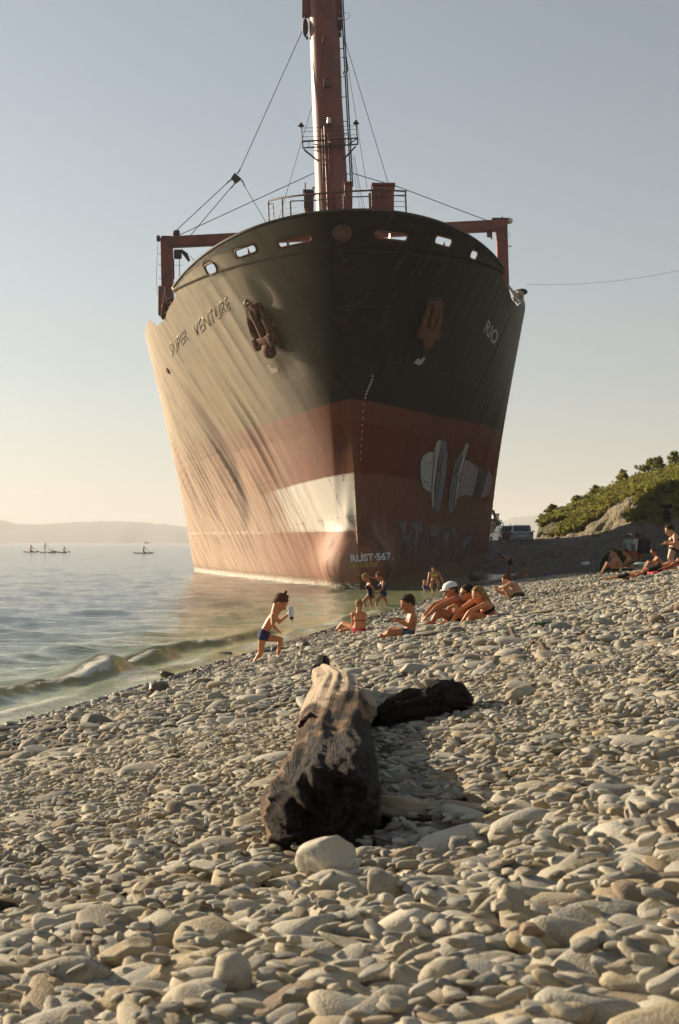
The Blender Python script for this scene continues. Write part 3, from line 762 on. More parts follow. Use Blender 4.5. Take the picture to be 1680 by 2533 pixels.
# ---- forecastle gear: railing, winch house, lockers, bollards
def build_foredeck():
    D = 66.0
    mb = MB()
    top = [(664, 497), (692, 490), (735, 484), (800, 478), (870, 473), (940, 470), (1005, 473)]
    mid = [(720, 497), (775, 496), (850, 488), (940, 485), (1004, 483)]
    dd = lambda x: D + 3.0*abs((x-835)/170)**2
    mb.tube([at(x, y, dd(x)) for x, y in top], .045, 6); mb.tube([at(x, y, dd(x)+.5) for x, y in mid], .03, 6)
    for (x, yt, yb) in ((664, 497, 549), (698, 490, 543), (718, 498, 540), (1003, 473, 526), (920, 470, 526), (850, 474, 528), (790, 479, 530)): mb.tube([at(x, yt, dd(x)), at(x+2, yb, dd(x))], .04, 6)
    for k in range(1, 4):
        mb.tube([at(x, y+14*k-2*(x > 900)*k, dd(x)) for x, y in top if x < 760], .014, 5); mb.tube([at(x, y+13*k, dd(x)) for x, y in top if x > 900], .014, 5)
    mb.tube([at(664, 505, dd(664)), at(676, 504, dd(664)), at(678, 540, dd(664))], .03, 6)
    mb.obj('railing', M_rail, ship)
    for (xl, xr, yt, yb, nm, m_, de) in ((752, 776, 480, 540, 'winch_house', M_dark, 1.0), (852, 872, 458, 535, 'ventilator', M_red, .7), (921, 974, 465, 530, 'deck_locker', M_red, 1.2)):
        mb = MB(); c = at((xl+xr)/2, (yt+yb)/2, D+2.5); sz = ((xr-xl)/F*(D+2.5), de, (yb-yt)/F*(D+2.5)); mb.box(c, sz, bev=.05)
        b_ = mb.obj(nm, m_, ship)
        mb = MB(); mb.box(c+Vector((0, -.03, sz[2]/2+.04)), (sz[0]*1.12, de*1.1, .12), bev=.03); mb.obj('lid', m_, b_)
        if nm == 'deck_locker':
            mb = MB(); mb.tube([at(939, 470, D+1.8), at(941, 528, D+1.8)], .07, 8); mb.tube([at(917, 478, D+2), at(919, 528, D+2)], .11, 8); mb.obj('pipe', M_glass_lamp if False else M_red, b_)
        if nm == 'winch_house':
            mb = MB(); mb.tube([at(755, 452, D+2), at(755, 482, D+2)], .035, 6); mb.tube([at(750, 468, D+2), at(750, 482, D+2)], .02, 6); mb.tube([at(756, 472, D+2), at(772, 469, D+2)], .015, 5); mb.box(at(776, 465, D+2), (.12, .08, .08)); mb.tube([at(757, 515, D+1.8), at(758, 540, D+1.8)], .09, 8); mb.obj('pipe', M_red, b_)
    # roller fairleads and bollards seen in the ports
    for side, w_, h_, lw, lh in PORTS:
        for k in ((-.26, .26) if lw > 1 else (.1,)):
            u = float(hull_hb(np.array(13.0), np.array(w_+.1)))*.93; nrm = math.atan2(u, 8-w_)
            du, dw = math.cos(nrm), math.sin(nrm)
            p0 = sp(side*u, w_+.6, 13.03)+Vector((side*k*lw*math.cos(w_*.18)*.95, abs(k)*0+k*lw*math.sin(w_*.18)*.9, 0))
            mb = MB(); hgt = h_-13.03+lh*.22
            mb.tube([p0, p0+Vector((0, 0, hgt)), p0+Vector((0, 0, hgt+.02)), p0+Vector((0, 0, hgt+.09)), p0+Vector((0, 0, hgt+.12))], [.15, .15, .21, .21, .13], 14); mb.obj('bollard', M_dark, ship)
    # the round fairlead at the stem head with its hood
    h = hull_hit(852, 579, .03)
    c = sp(0, .12, 13.97)
    mb = MB(); mb.tube([c+Vector((.30*math.cos(t), -.05, .24*math.sin(t))) for t in np.linspace(0, 2*math.pi, 25)], .09, 8)
    ch = mb.obj('stem_fairlead', M_rust, ship)
    mb = MB(); mb.box(c+Vector((0, .02, 0)), (.5, .05, .4), bev=.02); mb.box(c+Vector((0, -.06, 0)), (.07, .06, .42), bev=.01); mb.obj('roller', M_red, ch)
    # tangle of mooring gear at the break of the forecastle, both sides
    for side in (-1, 1):
        mb = MB(); rg = random.Random(4+side)
        if side < 0: base = [(400, 785), (404, 752), (418, 742), (428, 735), (428, 752), (416, 772), (402, 790)]
        else: base = [(1257, 705), (1270, 722), (1283, 716), (1293, 728), (1294, 760), (1286, 745), (1272, 730)]
        dz = 66.5 if side < 0 else 67.5
        P = [at(x, y, dz) for x, y in base]; mb.tube(P+[P[0]], .05, 6)
        for k in range(6):
            a_, b_ = rg.sample(P, 2); m_ = (a_+b_)/2+Vector((rg.uniform(-.1, .1), .2, rg.uniform(-.25, .1))); mb.tube([a_, m_, b_], rg.uniform(.03, .07), 6)
        mb.box(at(*( (414, 760) if side < 0 else (1283, 732)), dz+.3), (.5, .4, .35), bev=.1)
        mb.obj('mooring_gear', M_rust if side < 0 else M_rope, ship)
    mb = MB(); mb.ball(at(1292, 722, 68), (.26, .2, .16)); mb.tube([at(1290, 722, 68), at(1299, 722, 68)], [.16, .03], 8); mb.obj('floodlight', M_dark, ship)
build_foredeck()

# ---- anchors in their hawse pipes
def build_anchor(cx, cy, ex, ey, size, side):
    hit = hull_hit(cx, cy, 0)
    if not hit: return
    p, n = hit
    q = hull_hit(ex, ey, 0)[0]; dn = (q-p).normalized(); dn = (dn-n*dn.dot(n)).normalized(); la = n.cross(dn)
    mb = MB(); mb.tube([p-n*.1-dn*.75*size, p+n*.42-dn*.75*size], [.42*size, .36*size], 18)
    hp = mb.obj('hawse_pipe', M_rust, ship)
    R = Matrix((la, dn, n)).transposed()
    mb = MB()
    L = lambda x, y, z: p + la*x*size + dn*y*size + n*z*size
    mb.tube([L(0, -.9, .35), L(0, .6, .30)], [.17*size, .2*size], 10)                       # shank
    mb.box(L(0, .62, .30), (1.25*size, .5*size, .5*size), R, bev=.14*size)                # crown
    for s in (-1, 1):
        mb.tube([L(s*.48, .62, .32), L(s*.62, .1, .30), L(s*.60, -.45, .28), L(s*.50, -.85, .25)], [.2*size, .19*size, .15*size, .05*size], 9)   # flukes
        mb.box(L(s*.60, .62, .36), (.34*size, .6*size, .5*size), R, bev=.12*size)
    mb.ball(L(.05, 1.05, .42), (.42*size, .38*size, .26*size), R)
    mb.tube([L(.1*math.cos(t)*2, -1.05+.16*math.sin(t)*1.2, .36) for t in np.linspace(0, 6.28, 16)], .06*size, 6)
    an = mb.obj('anchor', M_rust, ship)
    return an
build_anchor(657, 806, 682, 862, .92, -1)
build_anchor(1056, 792, 1042, 842, .82, 1)
mb = MB()
for (x, y) in ((614, 751), (630, 756)): 
    p, n = hull_hit(x, y, .0); mb.ball(p, (.2, .14, .2))
mb.obj('deck_scupper', M_dark, ship)
for (x, y, r) in ((416, 917, .13), (381, 791, .10)):
    hh = hull_hit(x, y, .0)
    if hh:
        mb = MB(); p, n = hh; mb.tube([p-n*.02, p+n*.06], [r*1.4, r], 12); mb.obj('overboard_pipe', M_rust, ship)
def crack():
    mb = MB(); P = [hull_hit(x, y, .01) for x, y in ((691, 858), (702, 862), (712, 868), (722, 868), (729, 867))]
    mb.tube([p[0] for p in P if p], .03, 6); mb.obj('anchor_scar', M_rust, hull)
crack()

# ---- painted marks, lettering and graffiti: thin paint on the plates
def paintmat(name, col, rough=.6, grit=.5):
    m, nt, b = newmat(name); co = coords(nt); n = noise(nt, co, 6, 5, .7)
    nt.links.new(mixc(nt, step(nt, n.outputs[0], .48, .75), col, tuple(x*(1-grit) for x in col)), b.inputs['Base Color']); b.inputs['Roughness'].default_value = rough
    return m
def decal(name, polys, mat, cell=5.0, off=.012, parent=None):
    """polys: outlines in pixels of the photograph, laid on the hull plating as a thin film of paint"""
    V = []; Fc = []
    for poly in polys:
        pts = [Vector(p) for p in poly]; n = len(pts); edges = [(i, (i+1) % n) for i in range(n)]
        xs = [p.x for p in pts]; ys = [p.y for p in pts]
        def inp(x, y):
            c = False; j = n-1
            for i in range(n):
                if (pts[i].y > y) != (pts[j].y > y) and x < (pts[j].x-pts[i].x)*(y-pts[i].y)/(pts[j].y-pts[i].y)+pts[i].x: c = not c
                j = i
            return c
        allp = list(pts)
        for x in np.arange(min(xs)+cell/2, max(xs), cell):
            for y in np.arange(min(ys)+cell/2, max(ys), cell):
                if inp(x, y) and min((Vector((x, y))-p).length for p in pts) > cell*.35: allp.append(Vector((x, y)))
        P2, _, F2 = delaunay_2d_cdt(allp, edges, [], 0, 1e-4)[:3]
        base = len(V); ok = True; hits = []
        for p in P2:
            h = hull_hit(p.x, p.y, off)
            if h is None: ok = False; break
            hits.append(h[0])
        if not ok: continue
        V += hits
        for f in F2:
            x = sum(P2[i].x for i in f)/3; y = sum(P2[i].y for i in f)/3
            if inp(x, y): Fc.append(tuple(base+i for i in f))
    if not Fc: return None
    o = link(name, mesh(name, V, Fc), mat, parent or hull, smooth=False); return o
def lettering(name, text, org, ax, up, mat, off=.014, parent=None, bold=.0, thick=0):
    """text on the plating: org = lower left pixel, ax / up = pixel vectors of one em along / up"""
    cu = bpy.data.curves.new('t', 'FONT'); cu.body = text; cu.resolution_u = 3; cu.offset = bold
    to = bpy.data.objects.new('t', cu); COL.objects.link(to); bpy.context.view_layer.update()
    me = bpy.data.meshes.new_from_object(to.evaluated_get(bpy.context.evaluated_depsgraph_get()))
    bpy.data.objects.remove(to)
    bm = bmesh.new(); bm.from_mesh(me); bmesh.ops.triangulate(bm, faces=bm.faces)
    for _ in range(1): bmesh.ops.subdivide_edges(bm, edges=[e for e in bm.edges if e.calc_length() > .25], cuts=1)
    bad = []
    for v in bm.verts:
        x = org[0]+ax[0]*v.co.x+up[0]*v.co.y; y = org[1]+ax[1]*v.co.x+up[1]*v.co.y
        h = hull_hit(x, y, off)
        if h: v.co = h[0]
        else: bad.append(v)
    bmesh.ops.delete(bm, geom=bad, context='VERTS')
    bm.to_mesh(me); bm.free(); me.name = name
    o = link(name, me, mat, parent or hull, smooth=False)
    if thick: s_ = o.modifiers.new('bead', 'SOLIDIFY'); s_.thickness = thick; s_.offset = 1
    return o
def blob(cx, cy, pts): return [(cx+x, cy+y) for x, y in pts]
def stroke(pts, wd):
    """an outline round a polyline"""
    L = []; R = []
    for i, p in enumerate(pts):
        a_ = pts[max(i-1, 0)]; b_ = pts[min(i+1, len(pts)-1)]; dx, dy = b_[0]-a_[0], b_[1]-a_[1]; l = math.hypot(dx, dy) or 1
        k = wd/2*(1 if 0 < i < len(pts)-1 else .6)
        L.append((p[0]-dy/l*k, p[1]+dx/l*k)); R.append((p[0]+dy/l*k, p[1]-dx/l*k))
    return L+R[::-1]
P_white = paintmat('faded white lettering', (.42, .37, .28)); P_wh2 = paintmat('white spray paint', (.52, .50, .50), .7, .35)
P_yel = paintmat('yellow spray paint', (.30, .24, .05), .7, .4); P_mark = paintmat('draught mark paint', (.45, .36, .26), .6, .5)
P_lilac = paintmat('grey spray paint', (.36, .33, .33), .7, .3); P_grey = paintmat('lilac spray paint', (.30, .235, .235), .7, .3); P_dk = paintmat('dark spray paint', (.025, .018, .014), .7, .2)
P_mid = paintmat('mid grey spray paint', (.19, .175, .17), .7, .3); P_pale = paintmat('pale spray paint', (.40, .38, .33), .7, .25); P_tag = paintmat('weathered spray paint', (.115, .085, .075), .8, .75)
M_bead = simple('weld bead', (.235, .175, .095), .5, .3, 8)
Zs = lambda L: [(800+x*.3571, 960+y*.3571) for x, y in L]
def build_marks():
    lettering('name_lettering', 'RIO', (1195, 818), (17, 22), (17, -42), P_white, bold=.02)
    lettering('name_lettering', 'SUPER', (424, 884), (15.5, -16), (-11, -42), M_bead, thick=.004, bold=-.008)
    lettering('name_lettering', 'VENTURE', (484, 836), (20.5, -17), (-13, -46), M_bead, thick=.004, bold=-.008)
    lettering('graffiti', 'RUST·567.', (868, 1390), (24, -1.5), (-3, -24), P_wh2, bold=.035)
    decal('graffiti', [stroke(Zs([(262, 1135), (268, 1158), (255, 1165), (280, 1168)]), 2.2)], P_wh2)
    lettering('graffiti', 'Динская', (850, 1405), (20, -1), (2, -20), P_yel, bold=.022)
    # bulb symbols on both bows
    decal('bulb_mark', [[(1023, 898), (1031, 888), (1036, 886), (1040, 891), (1046, 884), (1052, 884), (1050, 890), (1041, 902), (1035, 903)]], P_white)
    decal('bulb_mark', [[(658, 904), (668, 901), (671, 909), (679, 911), (685, 909), (691, 919), (678, 924), (670, 918)]], P_mark)
    # draught marks up both sides of the stem
    dr = []; 
    for (x, y) in ((922, 930), (921, 939), (918, 946), (915, 953), (912, 960), (909, 968), (906, 975), (904, 984)): dr.append([(x-2, y-2.5), (x+2, y-2.5), (x+1, y+2.5), (x-3, y+2.5)])
    for k in range(9): y = 1000+k*17; x = 899-k*.9; dr.append([(x-1.2, y-3), (x+1.2, y-3), (x+1, y+3), (x-1.4, y+3)])
    decal('draught_mark', dr, P_mark, cell=3)
    dl = []
    for k in range(24):
        y = 975+k*9.2; x = 836+ (12*(k/11) if k < 11 else 12+2*math.sin((k-11)*.2)); dl.append([(x-1.1, y-2.5), (x+1.1, y-2.5), (x+1.3, y+2.5), (x-.9, y+2.5)])
    decal('draught_mark', dl, P_dk, cell=3)
    # cartoon of a rounded figure and two sliced halves
    g = decal('graffiti', [Zs([(682, 480), (700, 452), (735, 438), (770, 448), (758, 560), (748, 728), (715, 712), (690, 690), (674, 640), (668, 560), (672, 510)])], P_pale)
    decal('graffiti', [Zs([(770, 420), (785, 372), (805, 355), (818, 366), (800, 470), (782, 600), (770, 740), (768, 836), (752, 820), (746, 760), (750, 640), (760, 500)])], P_pale, off=.016)
    decal('graffiti', [Zs([(820, 370), (835, 350), (855, 378), (862, 450), (856, 560), (838, 680), (818, 800), (796, 866), (772, 850), (774, 760), (786, 610), (804, 470)])], P_mid, off=.014)
    decal('graffiti', [Zs([(985, 385), (1003, 374), (1008, 390), (985, 470), (960, 560), (938, 680), (918, 800), (905, 838), (908, 760), (926, 620), (950, 480)])], P_pale, off=.016)
    decal('graffiti', [Zs([(958, 430), (940, 460), (908, 510), (890, 590), (874, 700), (864, 800), (872, 860), (890, 868), (906, 836), (912, 740), (928, 600), (948, 500)])], P_mid, off=.014)
    decal('graffiti', [Zs([(978, 500), (1000, 496), (1035, 520), (1078, 552), (1060, 650), (1030, 745), (990, 740), (925, 760), (940, 660)])], P_grey, off=.014)
    decal('graffiti', [Zs([(1078, 552), (1108, 545), (1140, 572), (1120, 660), (1088, 760), (1040, 768), (1030, 745), (1060, 650)])], P_dk, off=.016)
    decal('graffiti', [Zs([(1140, 572), (1155, 585), (1170, 625), (1160, 690), (1138, 745), (1088, 760), (1120, 660)])], P_grey, off=.014)
    ln = [stroke(Zs(l), .9) for l in ([(1112, 560), (1085, 660), (1058, 760)], [(1098, 556), (1072, 660), (1046, 755)], [(1126, 572), (1100, 660), (1072, 755)])]
    decal('graffiti', ln, P_yel, cell=3, off=.02)
    ol = [stroke(Zs(l), 1.6) for l in ([(770, 448), (735, 438), (700, 452), (682, 480), (672, 510), (668, 560), (674, 640), (690, 690), (715, 712), (748, 728)], [(770, 448), (758, 560), (748, 728)], [(692, 632), (704, 650), (722, 658), (730, 654)], [(818, 366), (800, 470), (782, 600), (770, 740), (768, 836)], [(855, 378), (862, 450), (856, 560), (838, 680), (818, 800), (796, 866)], [(958, 430), (948, 500), (928, 600), (912, 740), (906, 836)], [(940, 460), (908, 510), (890, 590), (874, 700), (864, 800)], [(826, 420), (818, 520), (806, 560), (812, 600), (796, 680), (790, 760)], [(930, 500), (918, 560), (905, 600), (900, 660), (890, 720), (886, 800)], [(978, 500), (1000, 496), (1035, 520), (1078, 552)], [(925, 760), (990, 740), (1030, 745)])]
    decal('graffiti', ol, P_dk, cell=3, off=.02)
    decal('graffiti', [[(x*1+dx, y+dy) for dx, dy in ((-1.3, -2.2), (1.3, -2.2), (1.3, 2.2), (-1.3, 2.2))] for x, y in Zs([(710, 520), (741, 521), (950, 500), (945, 640), (985, 480)])], P_dk, cell=3, off=.022)
    P_or = paintmat('orange spray paint', (.30, .10, .04), .7, .3)
    decal('graffiti', [stroke(Zs(l), 1.0) for l in ([(885, 350), (878, 430), (870, 520), (858, 640), (848, 760), (846, 800)], [(922, 392), (905, 450), (888, 540), (872, 640), (862, 740), (858, 830)], [(848, 600), (842, 700), (836, 790)])], P_or, cell=3, off=.016)
    # weathered block tags along the foot of the right bow
    rg = random.Random(11); tags = []
    for k in range(26):
        x = 990+k*7.2+rg.uniform(-3, 3); y0 = 1292+rg.uniform(0, 20)+(k*.7); hgt = rg.uniform(40, 92)
        if x > 1165: continue
        wv = rg.uniform(3, 8); tags.append([(x, y0), (x+wv, y0+1), (x+wv*.8-3, y0+hgt*.5), (x+wv-6, y0+hgt), (x-7, y0+hgt-2), (x-3, y0+hgt*.5)])
    decal('graffiti', tags, P_tag, cell=6, off=.012)
    big = [Zs(l) for l in ([(520, 925), (575, 922), (570, 1000), (545, 1005)], [(735, 950), (800, 950), (798, 1015), (740, 1025)], [(825, 995), (868, 990), (862, 1060), (838, 1100), (826, 1080)], [(892, 965), (915, 958), (918, 1010), (895, 1020)], [(965, 1035), (1040, 1015), (1010, 1080), (985, 1120), (960, 1100)], [(600, 930), (680, 925), (690, 985), (655, 1000), (650, 1080), (625, 1085), (628, 990)], [(545, 1015), (600, 1015), (590, 1065), (550, 1075)])]
    decal('graffiti', big, paintmat('grey block tag', (.17, .14, .135), .8, .6), cell=6, off=.016)
    dk = [stroke(Zs(l), 2.0) for l in ([(515, 930), (545, 1005), (550, 1080), (540, 1180)], [(585, 925), (580, 1010), (560, 1090), (570, 1200)], [(600, 930), (628, 990), (620, 1120), (600, 1220)], [(690, 930), (695, 1010), (660, 1080), (650, 1200)], [(735, 950), (740, 1080), (760, 1170)], [(820, 1000), (830, 1100), (800, 1180)], [(870, 990), (900, 1060), (890, 1160)], [(520, 1010), (600, 1010)], [(700, 1050), (780, 1040)], [(470, 1150), (440, 1180), (428, 1230), (440, 1265), (480, 1255)], [(1040, 1015), (1000, 1090), (960, 1190)], [(965, 1030), (1050, 1012)])]
    decal('graffiti', dk, P_dk, cell=4, off=.02)
    wh = [stroke(Zs(l), .9) for l in ([(230, 1270), (250, 1290), (225, 1300), (260, 1305)], [(215, 1285), (245, 1275)], [(560, 960), (600, 1040), (580, 1130)], [(640, 1000), (700, 1060), (690, 1160)], [(1000, 1040), (985, 1130)], [(1040, 1050), (1010, 1150), (990, 1180)])]
    decal('graffiti', wh, P_tag, cell=3, off=.02)
build_marks()

# mooring line from the ship's side to the shore
def build_mooring():
    a_ = at(1300, 703, 72); b_ = at(1690, 667, 66); b2 = b_+(b_-a_).normalized()*16+Vector((0, 0, 0)); 
    o = wire([a_, b_, a_+(b_-a_)*2.2+Vector((0, 0, -2))], .007, 'mooring_line', None, .25)
build_mooring()
#@@SHIPEND
#@@REST
# ------------------------------------------------------------------ the bank and the bluff behind the beach
HILLCOLS = [
 (1120, [(84, 1432), (92, 1392), (104, 1345), (116, 1343), (122, 1343), (130, 1343), (150, 1350)]),
 (1210, [(84, 1436), (92, 1392), (104, 1343), (116, 1341), (122, 1341), (130, 1342), (150, 1350)]),
 (1322, [(80, 1440), (90, 1390), (106, 1341), (117, 1339), (121, 1339), (130, 1341), (150, 1350)]),
 (1336, [(80, 1440), (90, 1390), (106, 1340), (117, 1337), (120.5, 1316), (126, 1297), (150, 1320)]),
 (1365, [(78, 1436), (90, 1388), (106, 1339), (117, 1336), (120, 1306), (127, 1278), (150, 1310)]),
 (1400, [(77, 1432), (90, 1388), (105, 1338), (116, 1334), (119.5, 1300), (128, 1263), (150, 1300)]),
 (1450, [(76, 1428), (88, 1386), (104, 1332), (115, 1327), (119, 1278), (129, 1238), (150, 1275)]),
 (1500, [(74, 1424), (84, 1385), (101, 1322), (112, 1314), (117, 1252), (130, 1222), (150, 1240)]),
 (1540, [(72, 1420), (80, 1384), (98, 1308), (109, 1296), (115, 1236), (130, 1200), (150, 1215)]),
 (1610, [(64, 1414), (70, 1376), (82, 1318), (97, 1285), (108, 1222), (130, 1182), (150, 1195)]),
 (1680, [(58, 1402), (64, 1372), (73, 1317), (92, 1278), (105, 1210), (130, 1160), (150, 1170)]),
 (1800, [(52, 1400), (58, 1368), (68, 1305), (88, 1255), (103, 1180), (130, 1125), (150, 1140)]),
 (2050, [(48, 1390), (54, 1350), (64, 1290), (84, 1220), (100, 1140), (130, 1030), (150, 1080)]),
 (2600, [(46, 1380), (52, 1330), (62, 1260), (82, 1180), (98, 1090), (130, 960), (150, 1020)]),
]
def hill_point(px, t):
    """t runs 0..6 over the break lines: toe, foot of the bank, bank top, foot of the bluff, its lip, crest, back"""
    cs = [c[0] for c in HILLCOLS]; k = int(t); k = min(k, 5); f = t-k
    D = [np.interp(px, cs, [c[1][i][0] for c in HILLCOLS]) for i in (k, k+1)]
    Yp = [np.interp(px, cs, [c[1][i][1] for c in HILLCOLS]) for i in (k, k+1)]
    A = at(px, Yp[0], D[0]); B = at(px, Yp[1], D[1])
    p = A.lerp(B, f)
    n = mnoise.fractal((p.x*.18, p.y*.18, p.z*.18), .9, 2.1, 5)*.55 + mnoise.noise((p.x*1.1, p.y*1.1, p.z*1.1))*.16
    g = min(1, t*.8)
    if k == 3: p = p + Vector((-n*1.3, -n*1.6, .1*n))*1.2
    else: p.z += n*.55*g
    return p
def hill_mat():
    m, nt, b = newmat('shingle bank and bluff'); co = coords(nt)
    bl = nd(nt, 'Attribute', attribute_name='zone').outputs['Fac']
    v = nd(nt, 'TexVoronoi', {'Vector': co, 'Scale': 6.0}); sep = nd(nt, 'SeparateColor', {'Color': v.outputs['Color']})
    n = noise(nt, co, .55, 5, .65); n2 = noise(nt, co, 3.5, 5, .7)
    sh = ramp(nt, sep.outputs[0], [(0, (.06, .052, .04)), (.5, (.13, .115, .09)), (.85, (.20, .18, .145)), (1, (.34, .31, .26))])
    sh = mixc(nt, step(nt, n.outputs[0], .45, .7), sh, (.12, .095, .065))
    rock = mixc(nt, step(nt, n2.outputs[0], .35, .65), (.30, .26, .175), (.16, .13, .08))
    soil = mixc(nt, step(nt, n2.outputs[0], .4, .65), (.11, .09, .035), (.055, .065, .02))
    c = mixc(nt, step(nt, bl, 2.75, 3.15), sh, rock)
    c = mixc(nt, step(nt, mth(nt, 'ADD', bl, mth(nt, 'MULTIPLY', n.outputs[0], .9)), 4.2, 4.6), c, soil)
    nt.links.new(c, b.inputs['Base Color']); b.inputs['Roughness'].default_value = .9
    h = mth(nt, 'ADD', mth(nt, 'SUBTRACT', 1, v.outputs['Distance']), mth(nt, 'MULTIPLY', n2.outputs[0], 1.6))
    bump(nt, b, h, .9, .22)
    return m
def build_hill():
    pxs = np.concatenate([np.linspace(1120, 1320, 60), np.linspace(1322, 1340, 12), np.linspace(1343, 1720, 170), np.linspace(1730, 2600, 60)])
    ts = np.linspace(0, 6, 120)
    P = np.array([[tuple(hill_point(px, t)) for t in ts] for px in pxs])
    me = grid_mesh('hill', P[..., 0], P[..., 1], P[..., 2]); fattr(me, 'zone', np.tile(ts, len(pxs)))
    bm = bmesh.new(); bm.from_mesh(me); bmesh.ops.recalc_face_normals(bm, faces=bm.faces)
    if sum(f.normal.z for f in bm.faces) < 0: bmesh.ops.reverse_faces(bm, faces=bm.faces)
    bm.to_mesh(me); bm.free()
    o = link('hill', me, hill_mat()); sset(o, kind='structure')
build_hill()

def leaf_mat(name, c1, c2, c3):
    m, nt, b = newmat(name); co = coords(nt); n = noise(nt, co, 1.3, 4, .6); n2 = noise(nt, co, 7, 3, .6)
    c = mixc(nt, step(nt, n.outputs[0], .35, .65), c1, c2); c = mixc(nt, step(nt, n2.outputs[0], .5, .75), c, c3)
    nt.links.new(c, b.inputs['Base Color']); b.inputs['Roughness'].default_value = .7; b.inputs['Specular IOR Level'].default_value = .2
    tr = nd(nt, 'BsdfTranslucent', {'Color': c}); mx = nd(nt, 'MixShader', {0: .55, 1: b.outputs[0], 2: tr.outputs[0]})
    out = [q for q in nt.nodes if q.type == 'OUTPUT_MATERIAL'][0]; nt.links.new(mx.outputs[0], out.inputs[0]); return m
M_leaf = leaf_mat('scrub leaves', (.26, .24, .05), (.13, .15, .034), (.36, .29, .075))
M_bark = simple('bark', (.10, .07, .045), .9, .4, 8, bmp=.02)
def leaf_cloud(V, Fc, c, r, n, size, rg, flat=.85):
    """many small leaf faces through an uneven crown"""
    lobes = [Vector((rg.gauss(0, .45)*r, rg.gauss(0, .45)*r, rg.uniform(-.1, .6)*r*flat)) for _ in range(7)]
    for _ in range(n):
        l = rg.choice(lobes); d = Vector((rg.gauss(0, 1), rg.gauss(0, 1), rg.gauss(0, 1))).normalized()
        p = Vector(c)+l+d*r*.42*rg.random()**.4
        q = Matrix.Rotation(rg.uniform(0, 6.28), 3, 'Z') @ Matrix.Rotation(rg.gauss(0, .8), 3, 'X') @ Matrix.Rotation(rg.gauss(0, .8), 3, 'Y')
        s = size*rg.uniform(.6, 1.4); k = len(V)
        for (x, y) in ((-.5, 0), (0, -.28), (.6, 0), (0, .28)): V.append(p + q @ Vector((x*s, y*s, (.12*s if y == 0 else 0))))
        Fc.append((k, k+1, k+2, k+3))
def build_scrub():
    rg = random.Random(5); V = []; Fc = []
    for i in range(1500):
        px = rg.uniform(1340, 1760); t = rg.uniform(3.35, 5.15) if px < 1530 else rg.choice([rg.uniform(3.0, 5.15), rg.uniform(3.9, 5.15)])
        p = hill_point(px, t)
        if t < 4.3 and mnoise.noise((p.x*.25, p.y*.25, 3)) < (.0 if px < 1545 else -.12): continue
        r = rg.uniform(.35, .95)*(.62 if px < 1500 else .85)
        leaf_cloud(V, Fc, p+Vector((0, 0, r*.1)), r, int(60+70*r), .26, rg)
    for i in range(70):      # weeds on the bank
        px = rg.uniform(1480, 1720); t = rg.uniform(2.3, 3.3); p = hill_point(px, t)
        if mnoise.noise((p.x*.3, p.y*.3, 7)) > 0: leaf_cloud(V, Fc, p, rg.uniform(.25, .6), 50, .22, rg, .4)
    o = link('hillside_scrub', mesh('hillside_scrub', V, Fc), M_leaf, smooth=False); sset(o, kind='stuff')
    # separate young trees that stand up from the crest
    spots = [(1368, 5.0, .6, 'low wind-bent shrub at the left end of the bluff top'), (1425, 5.0, .55, 'small rounded shrub on the bluff crest, second from its left end'), (1470, 5.02, .8, 'bushy young tree on the bluff crest above the pale cliff face'), (1540, 5.0, .9, 'taller young tree midway along the bluff crest'), (1602, 5.0, 1.1, 'slim pointed sapling rising from the bluff crest near the photo edge'), (1628, 4.98, 1.2, 'upright twin-topped young tree on the bluff crest'), (1668, 5.0, 1.2, 'rightmost young tree on the bluff crest')]
    for px, t, hgt, lab in spots:
        p = hill_point(px, t); root = empty('young_tree', p, lab, 'tree', 'young trees along the bluff crest')
        mb = MB(); top = p+Vector((rg.uniform(-.2, .2), 0, hgt*1.3)); mb.tube([p-Vector((0, 0, .3)), p.lerp(top, .5)+Vector((.08, 0, 0)), top], [.07, .05, .02], 6)
        for k in range(5):
            a_ = p.lerp(top, .35+.12*k); an = rg.uniform(0, 6.28); mb.tube([a_, a_+Vector((math.cos(an)*.5, math.sin(an)*.5, .35))*hgt*.5], [.03, .01], 5)
        mb.obj('trunk', M_bark, root)
        V = []; Fc = []
        for k in range(6): leaf_cloud(V, Fc, p.lerp(top, .35+.13*k)+Vector((rg.uniform(-.25, .25), rg.uniform(-.25, .25), 0)), hgt*(.62-.07*k), 90, .26, rg, 1.0)
        link('crown', mesh('crown', V, Fc), M_leaf, root, smooth=False)
build_scrub()

